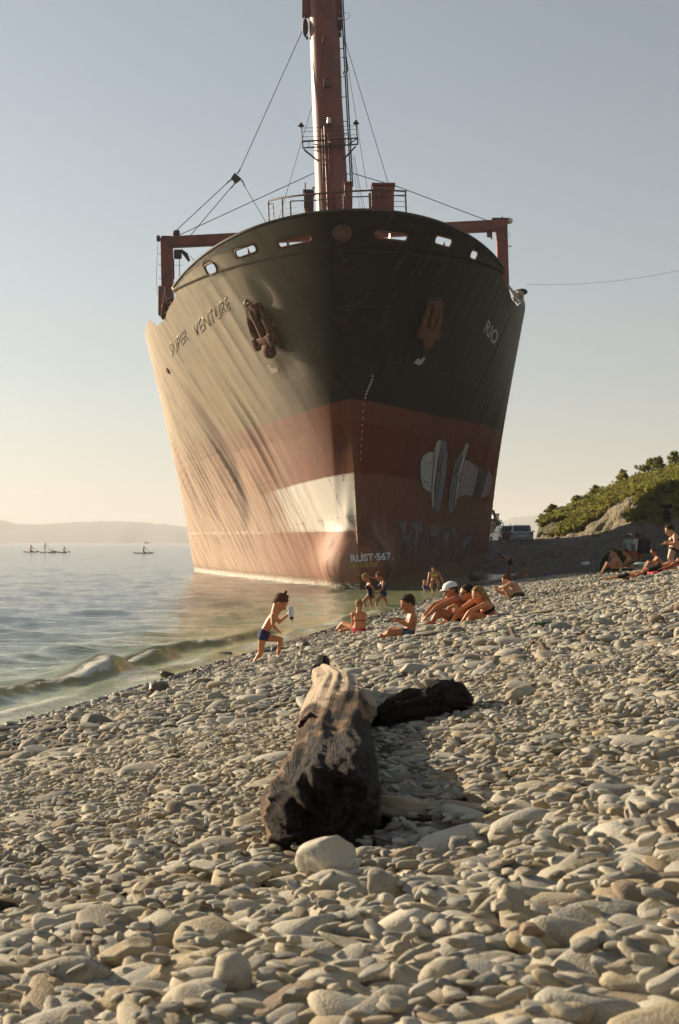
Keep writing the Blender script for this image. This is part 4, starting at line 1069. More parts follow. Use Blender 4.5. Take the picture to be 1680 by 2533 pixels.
# ------------------------------------------------------------------ driftwood
def wood_mat():
    m, nt, b = newmat('weathered and charred wood'); co = coords(nt)
    g = nd(nt, 'Attribute', attribute_name='along').outputs['Fac']; ch = nd(nt, 'Attribute', attribute_name='char').outputs['Fac']; r_ = nd(nt, 'Attribute', attribute_name='around').outputs['Fac']
    vec = nd(nt, 'CombineXYZ', {0: mth(nt, 'MULTIPLY', g, .10), 1: mth(nt, 'MULTIPLY', r_, 13.0), 2: 0.0}).outputs[0]
    n = noise(nt, vec, 6, 6, .65, .4); n2 = noise(nt, scaled(nt, co, (1, .3, 1)), 9, 5, .65); n3 = noise(nt, co, 40, 4, .7)
    pale = mixc(nt, step(nt, n.outputs[0], .38, .66), (.52, .42, .31), (.44, .345, .245))
    pale = mixc(nt, step(nt, n2.outputs[0], .55, .7), pale, (.16, .10, .06))
    pale = mixc(nt, step(nt, n.outputs[0], .62, .70), pale, (.10, .06, .035))
    crk = noise(nt, nd(nt, 'CombineXYZ', {0: mth(nt, 'MULTIPLY', g, .16), 1: mth(nt, 'MULTIPLY', r_, 34.0), 2: 3.0}).outputs[0], 6, 4, .6, .3)
    pale = mixc(nt, mth(nt, 'MULTIPLY', step(nt, crk.outputs[0], .60, .66), .8), pale, (.085, .05, .028))
    char = mixc(nt, step(nt, n3.outputs[0], .45, .7), (.010, .007, .005), (.045, .027, .016))
    barkc = mixc(nt, step(nt, n2.outputs[0], .4, .6), (.19, .115, .06), (.04, .025, .014))
    f = mth(nt, 'ADD', ch, mth(nt, 'MULTIPLY', mth(nt, 'SUBTRACT', n2.outputs[0], .5), .7))
    c = mixc(nt, step(nt, f, .34, .44), pale, barkc); c = mixc(nt, step(nt, f, .68, .8), c, char)
    nt.links.new(c, b.inputs['Base Color']); b.inputs['Roughness'].default_value = .85; b.inputs['Specular IOR Level'].default_value = .25
    bump(nt, b, mth(nt, 'SUBTRACT', mth(nt, 'ADD', mth(nt, 'MULTIPLY', n.outputs[0], 1.0), mth(nt, 'MULTIPLY', n3.outputs[0], .7)), mth(nt, 'MULTIPLY', crk.outputs[0], .9)), .8, .018)
    return m
M_wood = wood_mat()
def build_trunk():
    # axis through the trunk: (px of the middle, top px, width px, distance)
    A = [(806, 0, 146, 4.3), (808, 0, 146, 4.55), (810, 0, 128, 5.0), (812, 0, 108, 5.5), (818, 0, 95, 6.0), (826, 0, 86, 6.6), (834, 0, 76, 7.3), (838, 0, 60, 8.1), (822, 0, 44, 8.8), (802, 0, 30, 9.4), (795, 0, 16, 9.9)]
    n = 120; V = []; Fc = []; al = []; ch = []; ar = []
    C = []; R = []
    m = 150; tt = np.linspace(0, len(A)-1, m)
    for t in tt:
        k = [np.interp(t, range(len(A)), [a[i] for a in A]) for i in range(4)]
        rad = k[2]/F*k[3]; d = k[3]
        x = (k[0]-840)/F*d; z = gz(x, d)+rad*.93-.03-.03*max(0, 5.2-d)+.26*max(0, (d-6.2)/3.7)**1.2
        C.append(Vector((x, d, z))); R.append(rad)
    for i in range(m):
        for j in range(n):
            an = 2*math.pi*j/n
            dirv = Vector((math.cos(an), 0, math.sin(an)))
            g = i/(m-1)
            nz = .24*mnoise.noise((dirv.x*1.6, g*3.0, dirv.z*1.6)) + .13*mnoise.noise((dirv.x*4+9, g*5, dirv.z*4)) 
            rough = max(0, 1-g*2.2)
            nz += rough*.05*mnoise.noise((dirv.x*16, g*60, dirv.z*16))
            nz += rough*(.10*mnoise.turbulence((dirv.x*6, g*26, dirv.z*6), 3, False)-.05) 
            side = max(0, -dirv.x)
            nz -= .10*side*rough*abs(mnoise.noise((g*30, an*6, 4)))
            p = C[i]+dirv*R[i]*(1+nz)
            p.y += (mnoise.noise((dirv.x*3, 5, dirv.z*3))*.10 if i < 14 else 0)*(1-i/14 if i < 14 else 0)
            V.append(p); al.append(C[i].y); ar.append(an/6.283)
            under = max(0, -dirv.z)
            top_edge = .16+.05*math.sin(an*5)
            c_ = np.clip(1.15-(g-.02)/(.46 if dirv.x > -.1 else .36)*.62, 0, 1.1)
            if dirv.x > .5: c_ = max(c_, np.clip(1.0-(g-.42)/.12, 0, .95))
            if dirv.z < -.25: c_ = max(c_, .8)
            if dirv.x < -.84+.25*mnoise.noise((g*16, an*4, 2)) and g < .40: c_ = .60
            ch.append(c_)
    for i in range(m-1):
        for j in range(n): Fc.append((i*n+j, i*n+(j+1) % n, (i+1)*n+(j+1) % n, (i+1)*n+j))
    # the broken end: a ragged hollow
    rings = 26; last = 0
    prevbase = 0
    for q in range(1, rings):
        base = len(V); s = 1-q/rings
        for j in range(n):
            p0 = V[j]; p = C[0].lerp(p0, s); p.y += -.06*(1-s*s)+(.10*mnoise.noise((p.x*9, p.z*9, 3))+.05*mnoise.noise((p.x*22, p.z*22, 3))+.025*mnoise.noise((p.x*55, p.z*55, 3)))*min(1, (1-s)*2.5); V.append(p); al.append(0); ar.append(j/n); ch.append(1.2)
        for j in range(n): Fc.append((prevbase+(j+1) % n, prevbase+j, base+j, base+(j+1) % n))
        prevbase = base
    Fc.append(tuple(prevbase+j for j in range(n-1, -1, -1)))
    e = len(V); 
    me = mesh('driftwood_log', V, Fc)
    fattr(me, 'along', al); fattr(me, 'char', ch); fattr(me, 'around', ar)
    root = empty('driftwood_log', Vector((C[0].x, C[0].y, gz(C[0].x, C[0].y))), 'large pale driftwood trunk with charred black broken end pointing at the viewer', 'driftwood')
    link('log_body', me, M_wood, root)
    def limb(name, pts, rs, chv, jag=.16, n=40, m=40):
        V = []; Fc = []; al = []; ch = []; ar = []
        pts = [Vector(p) for p in pts]
        for i in range(m):
            t = i/(m-1)*(len(pts)-1); k = min(int(t), len(pts)-2); c = pts[k].lerp(pts[k+1], t-k); r = np.interp(t, range(len(rs)), rs)
            tn = (pts[k+1]-pts[k]).normalized(); u = tn.orthogonal().normalized(); b = tn.cross(u)
            for j in range(n):
                an = 2*math.pi*j/n; d = u*math.cos(an)+b*math.sin(an)
                s = 1+jag*mnoise.noise((d.x*2.5+c.x*6, d.y*2.5+c.y*6, d.z*2.5+c.z*6))+jag*.5*mnoise.noise((d.x*7+c.x*15, d.y*7, d.z*7+c.z*15))
                V.append(c+d*r*s+(tn*.05*mnoise.noise((an*2, 3, i)) if i in (0, m-1) else Vector())); al.append(t); ar.append(an/6.28); ch.append(chv)
        for i in range(m-1):
            for j in range(n): Fc.append((i*n+j, i*n+(j+1) % n, (i+1)*n+(j+1) % n, (i+1)*n+j))
        Fc.append(tuple(range(n-1, -1, -1))); Fc.append(tuple(range((m-1)*n, m*n)))
        me = mesh(name, V, Fc); fattr(me, 'along', al); fattr(me, 'char', ch); fattr(me, 'around', ar); return me
    link('branch_stub', limb('s', [at(850, 1740, 7.2), at(892, 1738, 7.1), at(912, 1765, 6.95)], [.10, .075, .045], .2), M_wood, root)
    link('branch_stub', limb('s', [at(794, 1662, 9.6), at(797, 1648, 9.65), at(798, 1634, 9.7)], [.07, .055, .045], .85), M_wood, root)
    link('knot_hole', limb('s', [at(752, 1796, 5.78), at(768, 1786, 5.9)], [.025, .035], 1.2, .35), M_wood, root)
    # second piece: short charred log lying to the right
    me = limb('charred_log', [at(934, 1786, 7.15), at(985, 1762, 7.2), at(1060, 1740, 7.35), at(1110, 1726, 7.5), at(1150, 1742, 7.65)], [.05, .085, .092, .09, .05], .95, .42, 56, 60)
    o = link('charred_log', me, M_wood, None, True, Vector((at(1040, 1790, 7.3)))); sset(o, 'short charred black log propped on pebbles to the right of the large trunk', 'driftwood')
build_trunk()

# ------------------------------------------------------------------ stones
def stone_mat():
    m, nt, b = newmat('beach stone'); co = coords(nt)
    ti = nd(nt, 'Attribute', attribute_type='INSTANCER', attribute_name='tint').outputs['Fac']
    wet = nd(nt, 'Attribute', attribute_type='INSTANCER', attribute_name='wet').outputs['Fac']
    off = nd(nt, 'VectorMath', {0: co, 1: nd(nt, 'CombineXYZ', {0: mth(nt, 'MULTIPLY', ti, 53.0), 1: mth(nt, 'MULTIPLY', ti, 31.0), 2: ti}).outputs[0]}, operation='ADD').outputs[0]
    n = noise(nt, off, 1.3, 5, .6); n2 = noise(nt, off, 9, 4, .7); n3 = noise(nt, off, 34, 2, .6)
    c = ramp(nt, ti, [(0, (.17, .165, .155)), (.10, (.25, .245, .225)), (.2, (.42, .40, .35)), (.3, (.30, .275, .22)), (.42, (.50, .47, .40)), (.52, (.36, .31, .22)), (.62, (.33, .26, .165)), (.70, (.22, .22, .215)), (.78, (.30, .295, .27)), (.86, (.56, .53, .46)), (.92, (.27, .205, .135)), (.96, (.13, .115, .10)), (1, (.21, .145, .095))])
    c = mixc(nt, mth(nt, 'MULTIPLY', step(nt, n.outputs[0], .42, .7), .5), c, (.42, .34, .22))
    c = mixc(nt, mth(nt, 'MULTIPLY', step(nt, n2.outputs[0], .5, .75), .45), c, (.16, .135, .10))
    sp_ = step(nt, n3.outputs[0], .66, .72)
    c = mixc(nt, mth(nt, 'MULTIPLY', sp_, .5), c, (.13, .10, .075))
    vein = mth(nt, 'LESS_THAN', mth(nt, 'ABSOLUTE', mth(nt, 'SUBTRACT', n.outputs[0], .5)), .006)
    c = mixc(nt, mth(nt, 'MULTIPLY', vein, .35), c, (.6, .57, .5))
    c = mixc(nt, 1.0, c, (.95, .95, .92), 'MULTIPLY')
    c = mixc(nt, mth(nt, 'MULTIPLY', wet, .78), c, (.028, .023, .016))
    nt.links.new(c, b.inputs['Base Color'])
    nt.links.new(mth(nt, 'SUBTRACT', .82, mth(nt, 'MULTIPLY', wet, .55)), b.inputs['Roughness']); b.inputs['Specular IOR Level'].default_value = .35
    bump(nt, b, mth(nt, 'ADD', mth(nt, 'MULTIPLY', n2.outputs[0], .35), mth(nt, 'MULTIPLY', n3.outputs[0], .45)), .38, .02)
    return m
M_stone = stone_mat()
def stone_shape(seed, sub=3, ang=0.0, flat=.5, wid=.72):
    """a stone of about one unit long lying flat"""
    rg = random.Random(seed); bm = bmesh.new(); bmesh.ops.create_icosphere(bm, subdivisions=sub, radius=1)
    planes = []
    for k in range(int(3+ang*7)):
        d = Vector((rg.gauss(0, 1), rg.gauss(0, 1), rg.gauss(0, 1))).normalized(); planes.append((d, rg.uniform(.58, .86) if ang > .4 else rg.uniform(.74, .93)))
    ex = rg.uniform(.75, 1.0); tap = rg.uniform(-.22, .22); bend = rg.uniform(-.18, .18)
    for v in bm.verts:
        p = v.co.copy()
        p = Vector([math.copysign(abs(q)**ex, q) for q in p])
        for d, r in planes:
            e = p.dot(d)-r
            if e > 0: p -= d*e*(.95 if ang > .4 else .8)
        nn = mnoise.noise(p*1.1+Vector((seed*3.7, 0, 0)))*.16 + mnoise.noise(p*2.6+Vector((0, seed*1.9, 0)))*.06 + mnoise.noise(p*6+Vector((0, 0, seed)))*(.018+.03*ang)
        p *= 1+nn
        p.y *= wid*(1+tap*p.x); p.z = p.z*flat*(1+.5*tap*p.x)+bend*p.x*p.x*.3
        v.co = p*.5
    bm.normal_update()
    me = bpy.data.meshes.new('stone'); bm.to_mesh(me); bm.free()
    me.polygons.foreach_set('use_smooth', [True]*len(me.polygons))
    me.materials.append(M_stone); return me
SHAPES = [stone_shape(1, 3, .1, .52, .78), stone_shape(2, 3, .1, .42, .68), stone_shape(3, 3, .0, .60, .80), stone_shape(4, 3, .2, .36, .58), stone_shape(5, 3, .1, .32, .74),
          stone_shape(6, 3, .15, .48, .52), stone_shape(7, 3, .7, .58, .76), stone_shape(8, 3, .9, .50, .70), stone_shape(9, 3, .0, .46, .88), stone_shape(10, 3, .6, .40, .62), stone_shape(11, 3, .2, .30, .60), stone_shape(12, 3, .05, .66, .72)]
def tint_word(t):
    return ('dull grey' if t < .1 else 'light grey' if t < .25 else 'grey-tan' if t < .4 else 'pale cream' if t < .53 else 'ochre tan' if t < .66 else 'blue-grey' if t < .78 else 'near-white' if t < .89 else 'brown')
SHAPE_WORD = ['rounded', 'flattish oval', 'egg-shaped', 'slim flat', 'thin disc-like', 'long narrow', 'blocky chipped', 'sharp-edged broken', 'plump round', 'angular flat', 'thin elongated', 'tall lumpy']
# the stones one can pick out: pixel of the middle, width and height in pixels, shape, tint, roll
KEY = [(1012, 2028, 182, 100, 0, .62, -8, 'big smooth ochre stone leaning against the right side of the black trunk end'), (985, 2098, 165, 72, 3, .3, 8, 'long grey slab lying below the big ochre stone'), (810, 2175, 140, 150, 6, .42, 20, 'big pale faceted boulder just in front of the trunk end'), (995, 2150, 118, 80, 7, .64, 10, 'ochre broken-faced stone right of the pale faceted boulder'),
 (905, 2150, 62, 66, 2, .35, 0, 'small tan egg stone between the pale boulder and the ochre broken stone'), (955, 2235, 108, 98, 2, .3, -30, 'smooth mauve-grey egg stone below the ochre broken stone'), (1042, 2240, 90, 70, 7, .72, 10, 'dark blue-grey broken stone in the shade beside the mauve egg stone'), (820, 2115, 150, 56, 9, .05, 4, 'dark flat slab tucked under the trunk end'),
 (620, 2190, 104, 80, 6, .38, 0, 'angular tan stone left of the pale faceted boulder'), (293, 2130, 130, 60, 3, .42, 6, 'long smooth pale stone lying on its own left of the trunk'), (148, 2070, 86, 66, 7, .93, 5, 'brown and ochre blocky stone near the left edge'), (95, 2145, 56, 62, 2, .96, 80, 'dark reddish lumpy stone below the brown blocky stone'),
 (308, 2395, 140, 96, 7, .6, 14, 'large ochre chipped stone in the bottom left quarter'), (125, 2330, 100, 82, 8, .38, -10, 'plump speckled tan stone close to the left edge'), (570, 2475, 130, 130, 2, .47, 70, 'big smooth upright stone at the bottom, left of centre'), (480, 2520, 150, 110, 6, .45, 10, 'pale angular stone cut by the bottom edge'),
 (812, 2475, 150, 92, 8, .46, 0, 'big round flesh-coloured stone at the bottom centre'), (1100, 2460, 120, 110, 0, .47, 15, 'big domed pale stone right of the bottom centre'), (1060, 2370, 120, 80, 7, .3, 0, 'rough cracked grey stone behind the domed pale stone'), (1150, 2325, 100, 72, 9, .42, 0, 'squarish tan stone with flat top right of centre'),
 (1240, 2380, 86, 70, 0, .73, -12, 'smooth blue-grey stone beside the large cream stone'), (1322, 2370, 124, 84, 8, .6, -6, 'large cream stone with a pitted face in the lower right'), (1480, 2370, 130, 90, 4, .56, 24, 'large smooth ochre disc tilted to the viewer'), (1570, 2475, 150, 80, 7, .48, 0, 'wide pale knobbly stone at the bottom right corner'),
 (1385, 2190, 110, 60, 1, .46, 18, 'rounded cream oval stone on the sunny slope right of the shade'), (1570, 2158, 150, 44, 5, .42, 5, 'long pale finger-shaped stone near the right edge'), (1550, 2232, 140, 56, 9, .58, 12, 'wide flat tan rock below the finger-shaped stone'), (1350, 1950, 130, 44, 9, .58, 10, 'long ochre bedrock-like slab high on the right'),
 (1310, 1920, 150, 36, 3, .62, 4, 'thin layered ochre stone lying above the long slab'), (1450, 1950, 70, 42, 9, .82, 5, 'pale squarish flat stone right of the long slab'), (1293, 1738, 80, 60, 7, .5, 30, 'tall pointed pale rock right of the charred log'), (1087, 1830, 96, 54, 0, .34, 0, 'rounded brown-grey stone under the charred log'),
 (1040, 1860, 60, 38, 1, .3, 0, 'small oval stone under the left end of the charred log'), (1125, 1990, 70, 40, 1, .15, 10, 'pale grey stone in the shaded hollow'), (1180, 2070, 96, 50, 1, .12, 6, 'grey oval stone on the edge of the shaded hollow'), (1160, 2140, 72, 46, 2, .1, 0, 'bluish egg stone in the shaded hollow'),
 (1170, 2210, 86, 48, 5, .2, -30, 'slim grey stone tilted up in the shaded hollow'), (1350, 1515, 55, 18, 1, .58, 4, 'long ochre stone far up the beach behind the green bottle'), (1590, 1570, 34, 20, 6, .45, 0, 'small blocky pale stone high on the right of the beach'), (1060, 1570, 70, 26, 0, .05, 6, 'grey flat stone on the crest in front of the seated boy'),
 (270, 2010, 90, 40, 9, .05, -4, 'dark angular flat stone left of the trunk, above the long pale one'), (640, 2060, 70, 60, 1, .3, -40, 'tan stone standing against the left foot of the trunk'), (420, 2215, 78, 50, 6, .42, 30, 'pale triangular stone left of centre'), (560, 2395, 110, 50, 5, .2, 15, 'long grey-green stone lying slanted near the bottom left'), (1260, 2270, 110, 52, 9, .36, 0, 'broad tan rock behind the squarish stone, right of centre')]
def build_stones():
    rg = random.Random(21); occ = []
    used = []
    def quat(pitch, roll, yaw): return (Matrix.Rotation(yaw, 3, 'Z') @ Matrix.Rotation(pitch, 3, 'Y') @ Matrix.Rotation(roll, 3, 'X'))
    allst = []
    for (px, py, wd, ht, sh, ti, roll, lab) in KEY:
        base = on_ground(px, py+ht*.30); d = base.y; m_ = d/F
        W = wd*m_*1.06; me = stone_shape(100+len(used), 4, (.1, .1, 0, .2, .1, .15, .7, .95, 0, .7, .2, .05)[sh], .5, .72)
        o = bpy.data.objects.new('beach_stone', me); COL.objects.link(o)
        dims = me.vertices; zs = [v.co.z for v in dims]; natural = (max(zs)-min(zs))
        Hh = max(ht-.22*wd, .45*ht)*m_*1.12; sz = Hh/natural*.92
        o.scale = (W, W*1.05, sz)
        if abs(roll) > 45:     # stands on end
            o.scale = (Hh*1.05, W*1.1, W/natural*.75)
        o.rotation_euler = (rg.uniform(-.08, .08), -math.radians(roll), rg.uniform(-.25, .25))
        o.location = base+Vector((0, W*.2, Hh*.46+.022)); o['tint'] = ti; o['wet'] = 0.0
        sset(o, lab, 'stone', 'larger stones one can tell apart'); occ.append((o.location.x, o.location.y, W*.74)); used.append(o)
    # dark wet rocks at the water's edge
    wet = [(395, 1702, 54, 36, 6, 'dark wet pointed rock at the water edge, nearest to the viewer'), (413, 1668, 38, 20, 7, 'dark wet rock behind the pointed one at the water edge'), (557, 1620, 52, 16, 9, 'low dark rock awash left of the running child'), (690, 1606, 40, 20, 0, 'dark rounded rock awash right behind the running child'), (752, 1596, 40, 26, 6, 'dark peaked rock awash, rightmost behind the running child'),
           (655, 1612, 36, 14, 1, 'flat dark rock behind the running child legs'), (20, 1806, 80, 16, 3, 'long flat dark wet slab at the left edge, lower one'), (28, 1792, 58, 12, 10, 'thin dark wet slab at the left edge, upper one'), (615, 1650, 26, 10, 1, 'small dark wet stone left of the child foot'), (165, 1775, 46, 10, 10, 'thin dark wet slab lapped by the wash'), (980, 1535, 60, 16, 1, 'dark wet flat rock behind the seated boy knees'), (745, 1665, 46, 18, 9, 'flat grey stone left of the far end of the trunk'), (1180, 1434, 44, 26, 7, 'big dark boulder in the shallows right of the hull')]
    for (px, py, wd, ht, sh, lab) in wet:
        base = on_ground(px, py+ht*.35) if py > 1500 else at(px, py, 66)
        d = base.y; m_ = d/F; W = wd*m_; me = SHAPES[sh]; zs = [v.co.z for v in me.vertices]
        o = bpy.data.objects.new('shore_rock', me); COL.objects.link(o); o.scale = (W, W, ht*m_/(max(zs)-min(zs)))
        o.rotation_euler = (.1, .05, rg.uniform(-.4, .4)); o.location = base+Vector((0, W*.25, ht*m_*.25)); o['tint'] = .97; o['wet'] = .8
        sset(o, lab, 'rock', 'dark wet rocks along the water'); occ.append((o.location.x, o.location.y, W*.4))
    TR = [(-.02, 4.7, .24), (-.03, 5.1, .24), (-.03, 5.5, .23), (-.04, 6., .2), (-.04, 6.5, .18), (-.05, 7., .16), (-.07, 7.6, .14), (-.1, 8.2, .12)]
    # random stones, biggest first
    cell = .25; H_ = {}
    def near(x, y, r, k):
        i, j = int(x//cell), int(y//cell)
        for a_ in (i-1, i, i+1):
            for b_ in (j-1, j, j+1):
                for (x2, y2, r2) in H_.get((a_, b_), ()):
                    if (x-x2)**2+(y-y2)**2 < ((r+r2)*k)**2: return True
        return False
    def put(x, y, r): H_.setdefault((int(x//cell), int(y//cell)), []).append((x, y, r))
    for (x, y, r) in occ+TR: put(x, y, min(r, .24))
    P = []
    def scatter(n, rlo, rhi, y0, y1, k, lift, tilt, tl=0):
        c = 0
        for _ in range(n):
            u = rg.random(); y = y0+(y1-y0)*u**.62; x = rg.uniform(-.27*y-1.3, .27*y+1.6)
            s = .981*(x-(.195*y-6.35))
            if s < .12: continue
            r = math.exp(rg.uniform(math.log(rlo), math.log(rhi)))
            if s < 1.2: r *= .55+.4*s
            if near(x, y, r, k): continue
            put(x, y, r); P.append((x, y, r, lift*r, tilt, tl)); c += 1
        return c
    n = []
    n.append(scatter(420, .07, .112, 1.6, 9, .9, .3, .25))
    n.append(scatter(900, .06, .11, 9, 24, 1.4, .25, .25))
    n.append(scatter(44000, .044, .088, 1.5, 3.7, .50, .3, .42)); n.append(scatter(60000, .038, .084, 3.7, 10, .50, .3, .42))
    n.append(scatter(30000, .024, .034, 1.5, 10, .80, -.6, .25))
    n.append(scatter(9000, .036, .06, 10, 26, .86, .35, .35))
    n.append(scatter(22000, .019, .034, 2.2, 10, .80, -.5, .5))
    n.append(scatter(60000, .024, .036, 10, 27, .78, .4, .5))
    n.append(scatter(42000, .04, .065, 27, 62, .85, .35, .4))
    big = sorted(range(len(P)), key=lambda i: -P[i][2]/P[i][1])
    # fill below with finer pebbles
    for _ in range(12000):
        y = math.sqrt(1.6**2+rg.random()*(9**2-1.6**2)); x = rg.uniform(-.275*y-1.2, .275*y+1.4)
        if .981*(x-(.195*y-6.35)) > .15: P.append((x, y, rg.uniform(.012, .022), .1, .4, 1))
    X = np.array([p[0] for p in P]); Y = np.array([p[1] for p in P]); R = np.array([p[2] for p in P])
    Z = ground_z(X, Y)+np.array([p[3] for p in P])*.8 + R*.05 - np.array([.012 if p[5] else 0 for p in P])
    N = len(P)
    tilt = np.array([p[4] for p in P])
    rot = np.stack([RNG.normal(0, 1, N)*tilt*.45, RNG.normal(0, 1, N)*tilt*.55-.08, RNG.uniform(0, 6.28, N)], -1)
    # pebbles lie mostly along the shore contour
    rot[:, 2] = np.where(RNG.random(N) < .55, RNG.normal(.05, .55, N)+np.where(RNG.random(N) < .5, math.pi, 0), rot[:, 2])
    shp = RNG.choice(len(SHAPES), N, p=np.array([9, 10, 6, 10, 8, 8, 11, 11, 6, 11, 7, 3])/100)
    scl = np.stack([R*2.5*RNG.uniform(.9, 1.35, N), R*2.3*RNG.uniform(.8, 1.15, N), R*2.25*RNG.uniform(.55, 1.1, N)], -1)
    tint = np.clip(RNG.random(N), 0, 1); tint = np.where(RNG.random(N) < .25, RNG.uniform(.1, .5, N), tint)
    s = shore_s(X, Y); wetv = np.clip(1-(s-.5+RNG.normal(0, .15, N))/.6, 0, 1)
    # the 250 that show largest are stones of their own
    single = [i for i in big if s[i] > .3][:215]
    lone = set(single)
    seen = {}
    for i in single:
        o = bpy.data.objects.new('beach_stone', SHAPES[shp[i]]); COL.objects.link(o)
        o.location = (X[i], Y[i], Z[i]); o.rotation_euler = rot[i]; o.scale = scl[i]; o['tint'] = float(tint[i]); o['wet'] = float(wetv[i])
        px, py = proj(o.location)
        rowz = 'in the nearest row' if py > 2420 else 'near the front' if py > 2250 else 'level with the trunk foot' if py > 2050 else 'level with the trunk' if py > 1850 else 'beyond the trunk'
        colz = 'by the left edge' if px < 240 else 'left of the trunk' if px < 560 else 'below the trunk' if px < 980 and py > 2080 else 'beside the trunk' if px < 1050 else 'right of the trunk' if px < 1400 else 'by the right edge'
        lab = f'{tint_word(tint[i])} {SHAPE_WORD[shp[i]]} stone {rowz}, {colz}'
        sset(o, lab, 'stone', 'loose stones: '+lab)
    keep = np.array([i for i in range(N) if i not in lone])
    me = bpy.data.meshes.new('pebbles'); me.vertices.add(len(keep)); me.vertices.foreach_set('co', np.stack([X, Y, Z], -1)[keep].astype(np.float32).ravel())
    for nm, arr in (('rot', rot), ('scl', scl)):
        a_ = me.attributes.new(nm, 'FLOAT_VECTOR', 'POINT'); a_.data.foreach_set('vector', arr[keep].astype(np.float32).ravel())
    fattr(me, 'tint', tint[keep]); fattr(me, 'wet', wetv[keep])
    a_ = me.attributes.new('shape', 'INT', 'POINT'); a_.data.foreach_set('value', shp[keep].astype(np.int32))
    me.update()
    o = bpy.data.objects.new('pebbles', me); COL.objects.link(o); sset(o, kind='stuff'); me.materials.append(M_stone)
    # one stone object of each shape serves as the pattern
    src = {}
    for ob in used+[q for q in COL.objects if q.name.startswith('beach_stone')]: src.setdefault(ob.data.name, ob)
    g = bpy.data.node_groups.new('pebble_bed', 'GeometryNodeTree')
    g.interface.new_socket('Geometry', in_out='INPUT', socket_type='NodeSocketGeometry'); g.interface.new_socket('Geometry', in_out='OUTPUT', socket_type='NodeSocketGeometry')
    A = g.nodes.new; L = g.links.new
    gi = A('NodeGroupInput'); go = A('NodeGroupOutput'); jn = A('GeometryNodeJoinGeometry')
    def attr(nm, t): n_ = A('GeometryNodeInputNamedAttribute'); n_.data_type = t; n_.inputs['Name'].default_value = nm; return n_.outputs['Attribute']
    shape, ro, sc_ = attr('shape', 'INT'), attr('rot', 'FLOAT_VECTOR'), attr('scl', 'FLOAT_VECTOR')
    for k, smesh in enumerate(SHAPES):
        if smesh.name not in src: continue
        oi = A('GeometryNodeObjectInfo'); oi.transform_space = 'ORIGINAL'; oi.inputs['Object'].default_value = src[smesh.name]; oi.inputs['As Instance'].default_value = True
        cmp_ = A('FunctionNodeCompare'); cmp_.data_type = 'INT'; cmp_.operation = 'EQUAL'; L(shape, cmp_.inputs[2]); cmp_.inputs[3].default_value = k
        ip = A('GeometryNodeInstanceOnPoints'); mtp = A('GeometryNodeMeshToPoints'); L(gi.outputs[0], mtp.inputs['Mesh'])
        L(mtp.outputs[0], ip.inputs['Points']); L(cmp_.outputs[0], ip.inputs['Selection']); L(oi.outputs['Geometry'], ip.inputs['Instance'])
        e2r = A('FunctionNodeEulerToRotation'); L(ro, e2r.inputs[0]); L(e2r.outputs[0], ip.inputs['Rotation']); L(sc_, ip.inputs['Scale'])
        L(ip.outputs[0], jn.inputs[0])
    L(jn.outputs[0], go.inputs[0])
    md = o.modifiers.new('pebbles', 'NODES'); md.node_group = g
    print('stones', n, N)
build_stones()
#@@RESTEND
#@@PEOPLE
# ------------------------------------------------------------------ people
def skin_mat(name, c1, c2):
    m, nt, b = newmat(name); co = coords(nt); n = noise(nt, co, 5, 4, .6)
    nt.links.new(mixc(nt, n.outputs[0], c1, c2), b.inputs['Base Color']); b.inputs['Roughness'].default_value = .48
    b.inputs['Subsurface Weight'].default_value = .12; b.inputs['Subsurface Radius'].default_value = (.02, .008, .004); b.inputs['Subsurface Scale'].default_value = .6
    return m
SK = [skin_mat('tanned skin', (.55, .215, .085), (.44, .16, .06)), skin_mat('deep tanned skin', (.40, .155, .066), (.31, .115, .048)), skin_mat('light tanned skin', (.52, .28, .165), (.44, .22, .12))]
def cloth(name, c, var=.2): return simple(name, c, .8, var, 25, spec=.25)
def hairm(name, c): 
    m, nt, b = newmat(name); co = coords(nt); n = noise(nt, scaled(nt, co, (60, 60, 12)), 1.5, 4, .6)
    nt.links.new(mixc(nt, step(nt, n.outputs[0], .35, .7), c, tuple(x*.4 for x in c)), b.inputs['Base Color']); b.inputs['Roughness'].default_value = .75; b.inputs['Specular IOR Level'].default_value = .2; bump(nt, b, n.outputs[0], .8, .03); return m
HB, HD, HF = hairm('brown hair', (.15, .065, .026)), hairm('dark hair', (.04, .02, .011)), hairm('fair hair', (.36, .22, .09))
C_navy, C_black, C_white, C_blue = cloth('navy cloth', (.025, .03, .10)), cloth('black cloth', (.012, .012, .013)), cloth('white cloth', (.68, .68, .68), .1), cloth('blue cloth', (.03, .08, .32))
C_yel, C_red, C_mint, C_olive, C_orange = cloth('yellow cloth', (.62, .60, .06)), cloth('red cloth', (.55, .04, .05)), cloth('mint cloth', (.32, .46, .38)), cloth('dark olive cloth', (.045, .038, .02)), cloth('orange cloth', (.42, .10, .03))
C_green, C_pat = cloth('green tent cloth', (.02, .085, .02)), cloth('patterned trunks', (.10, .15, .20), .45)

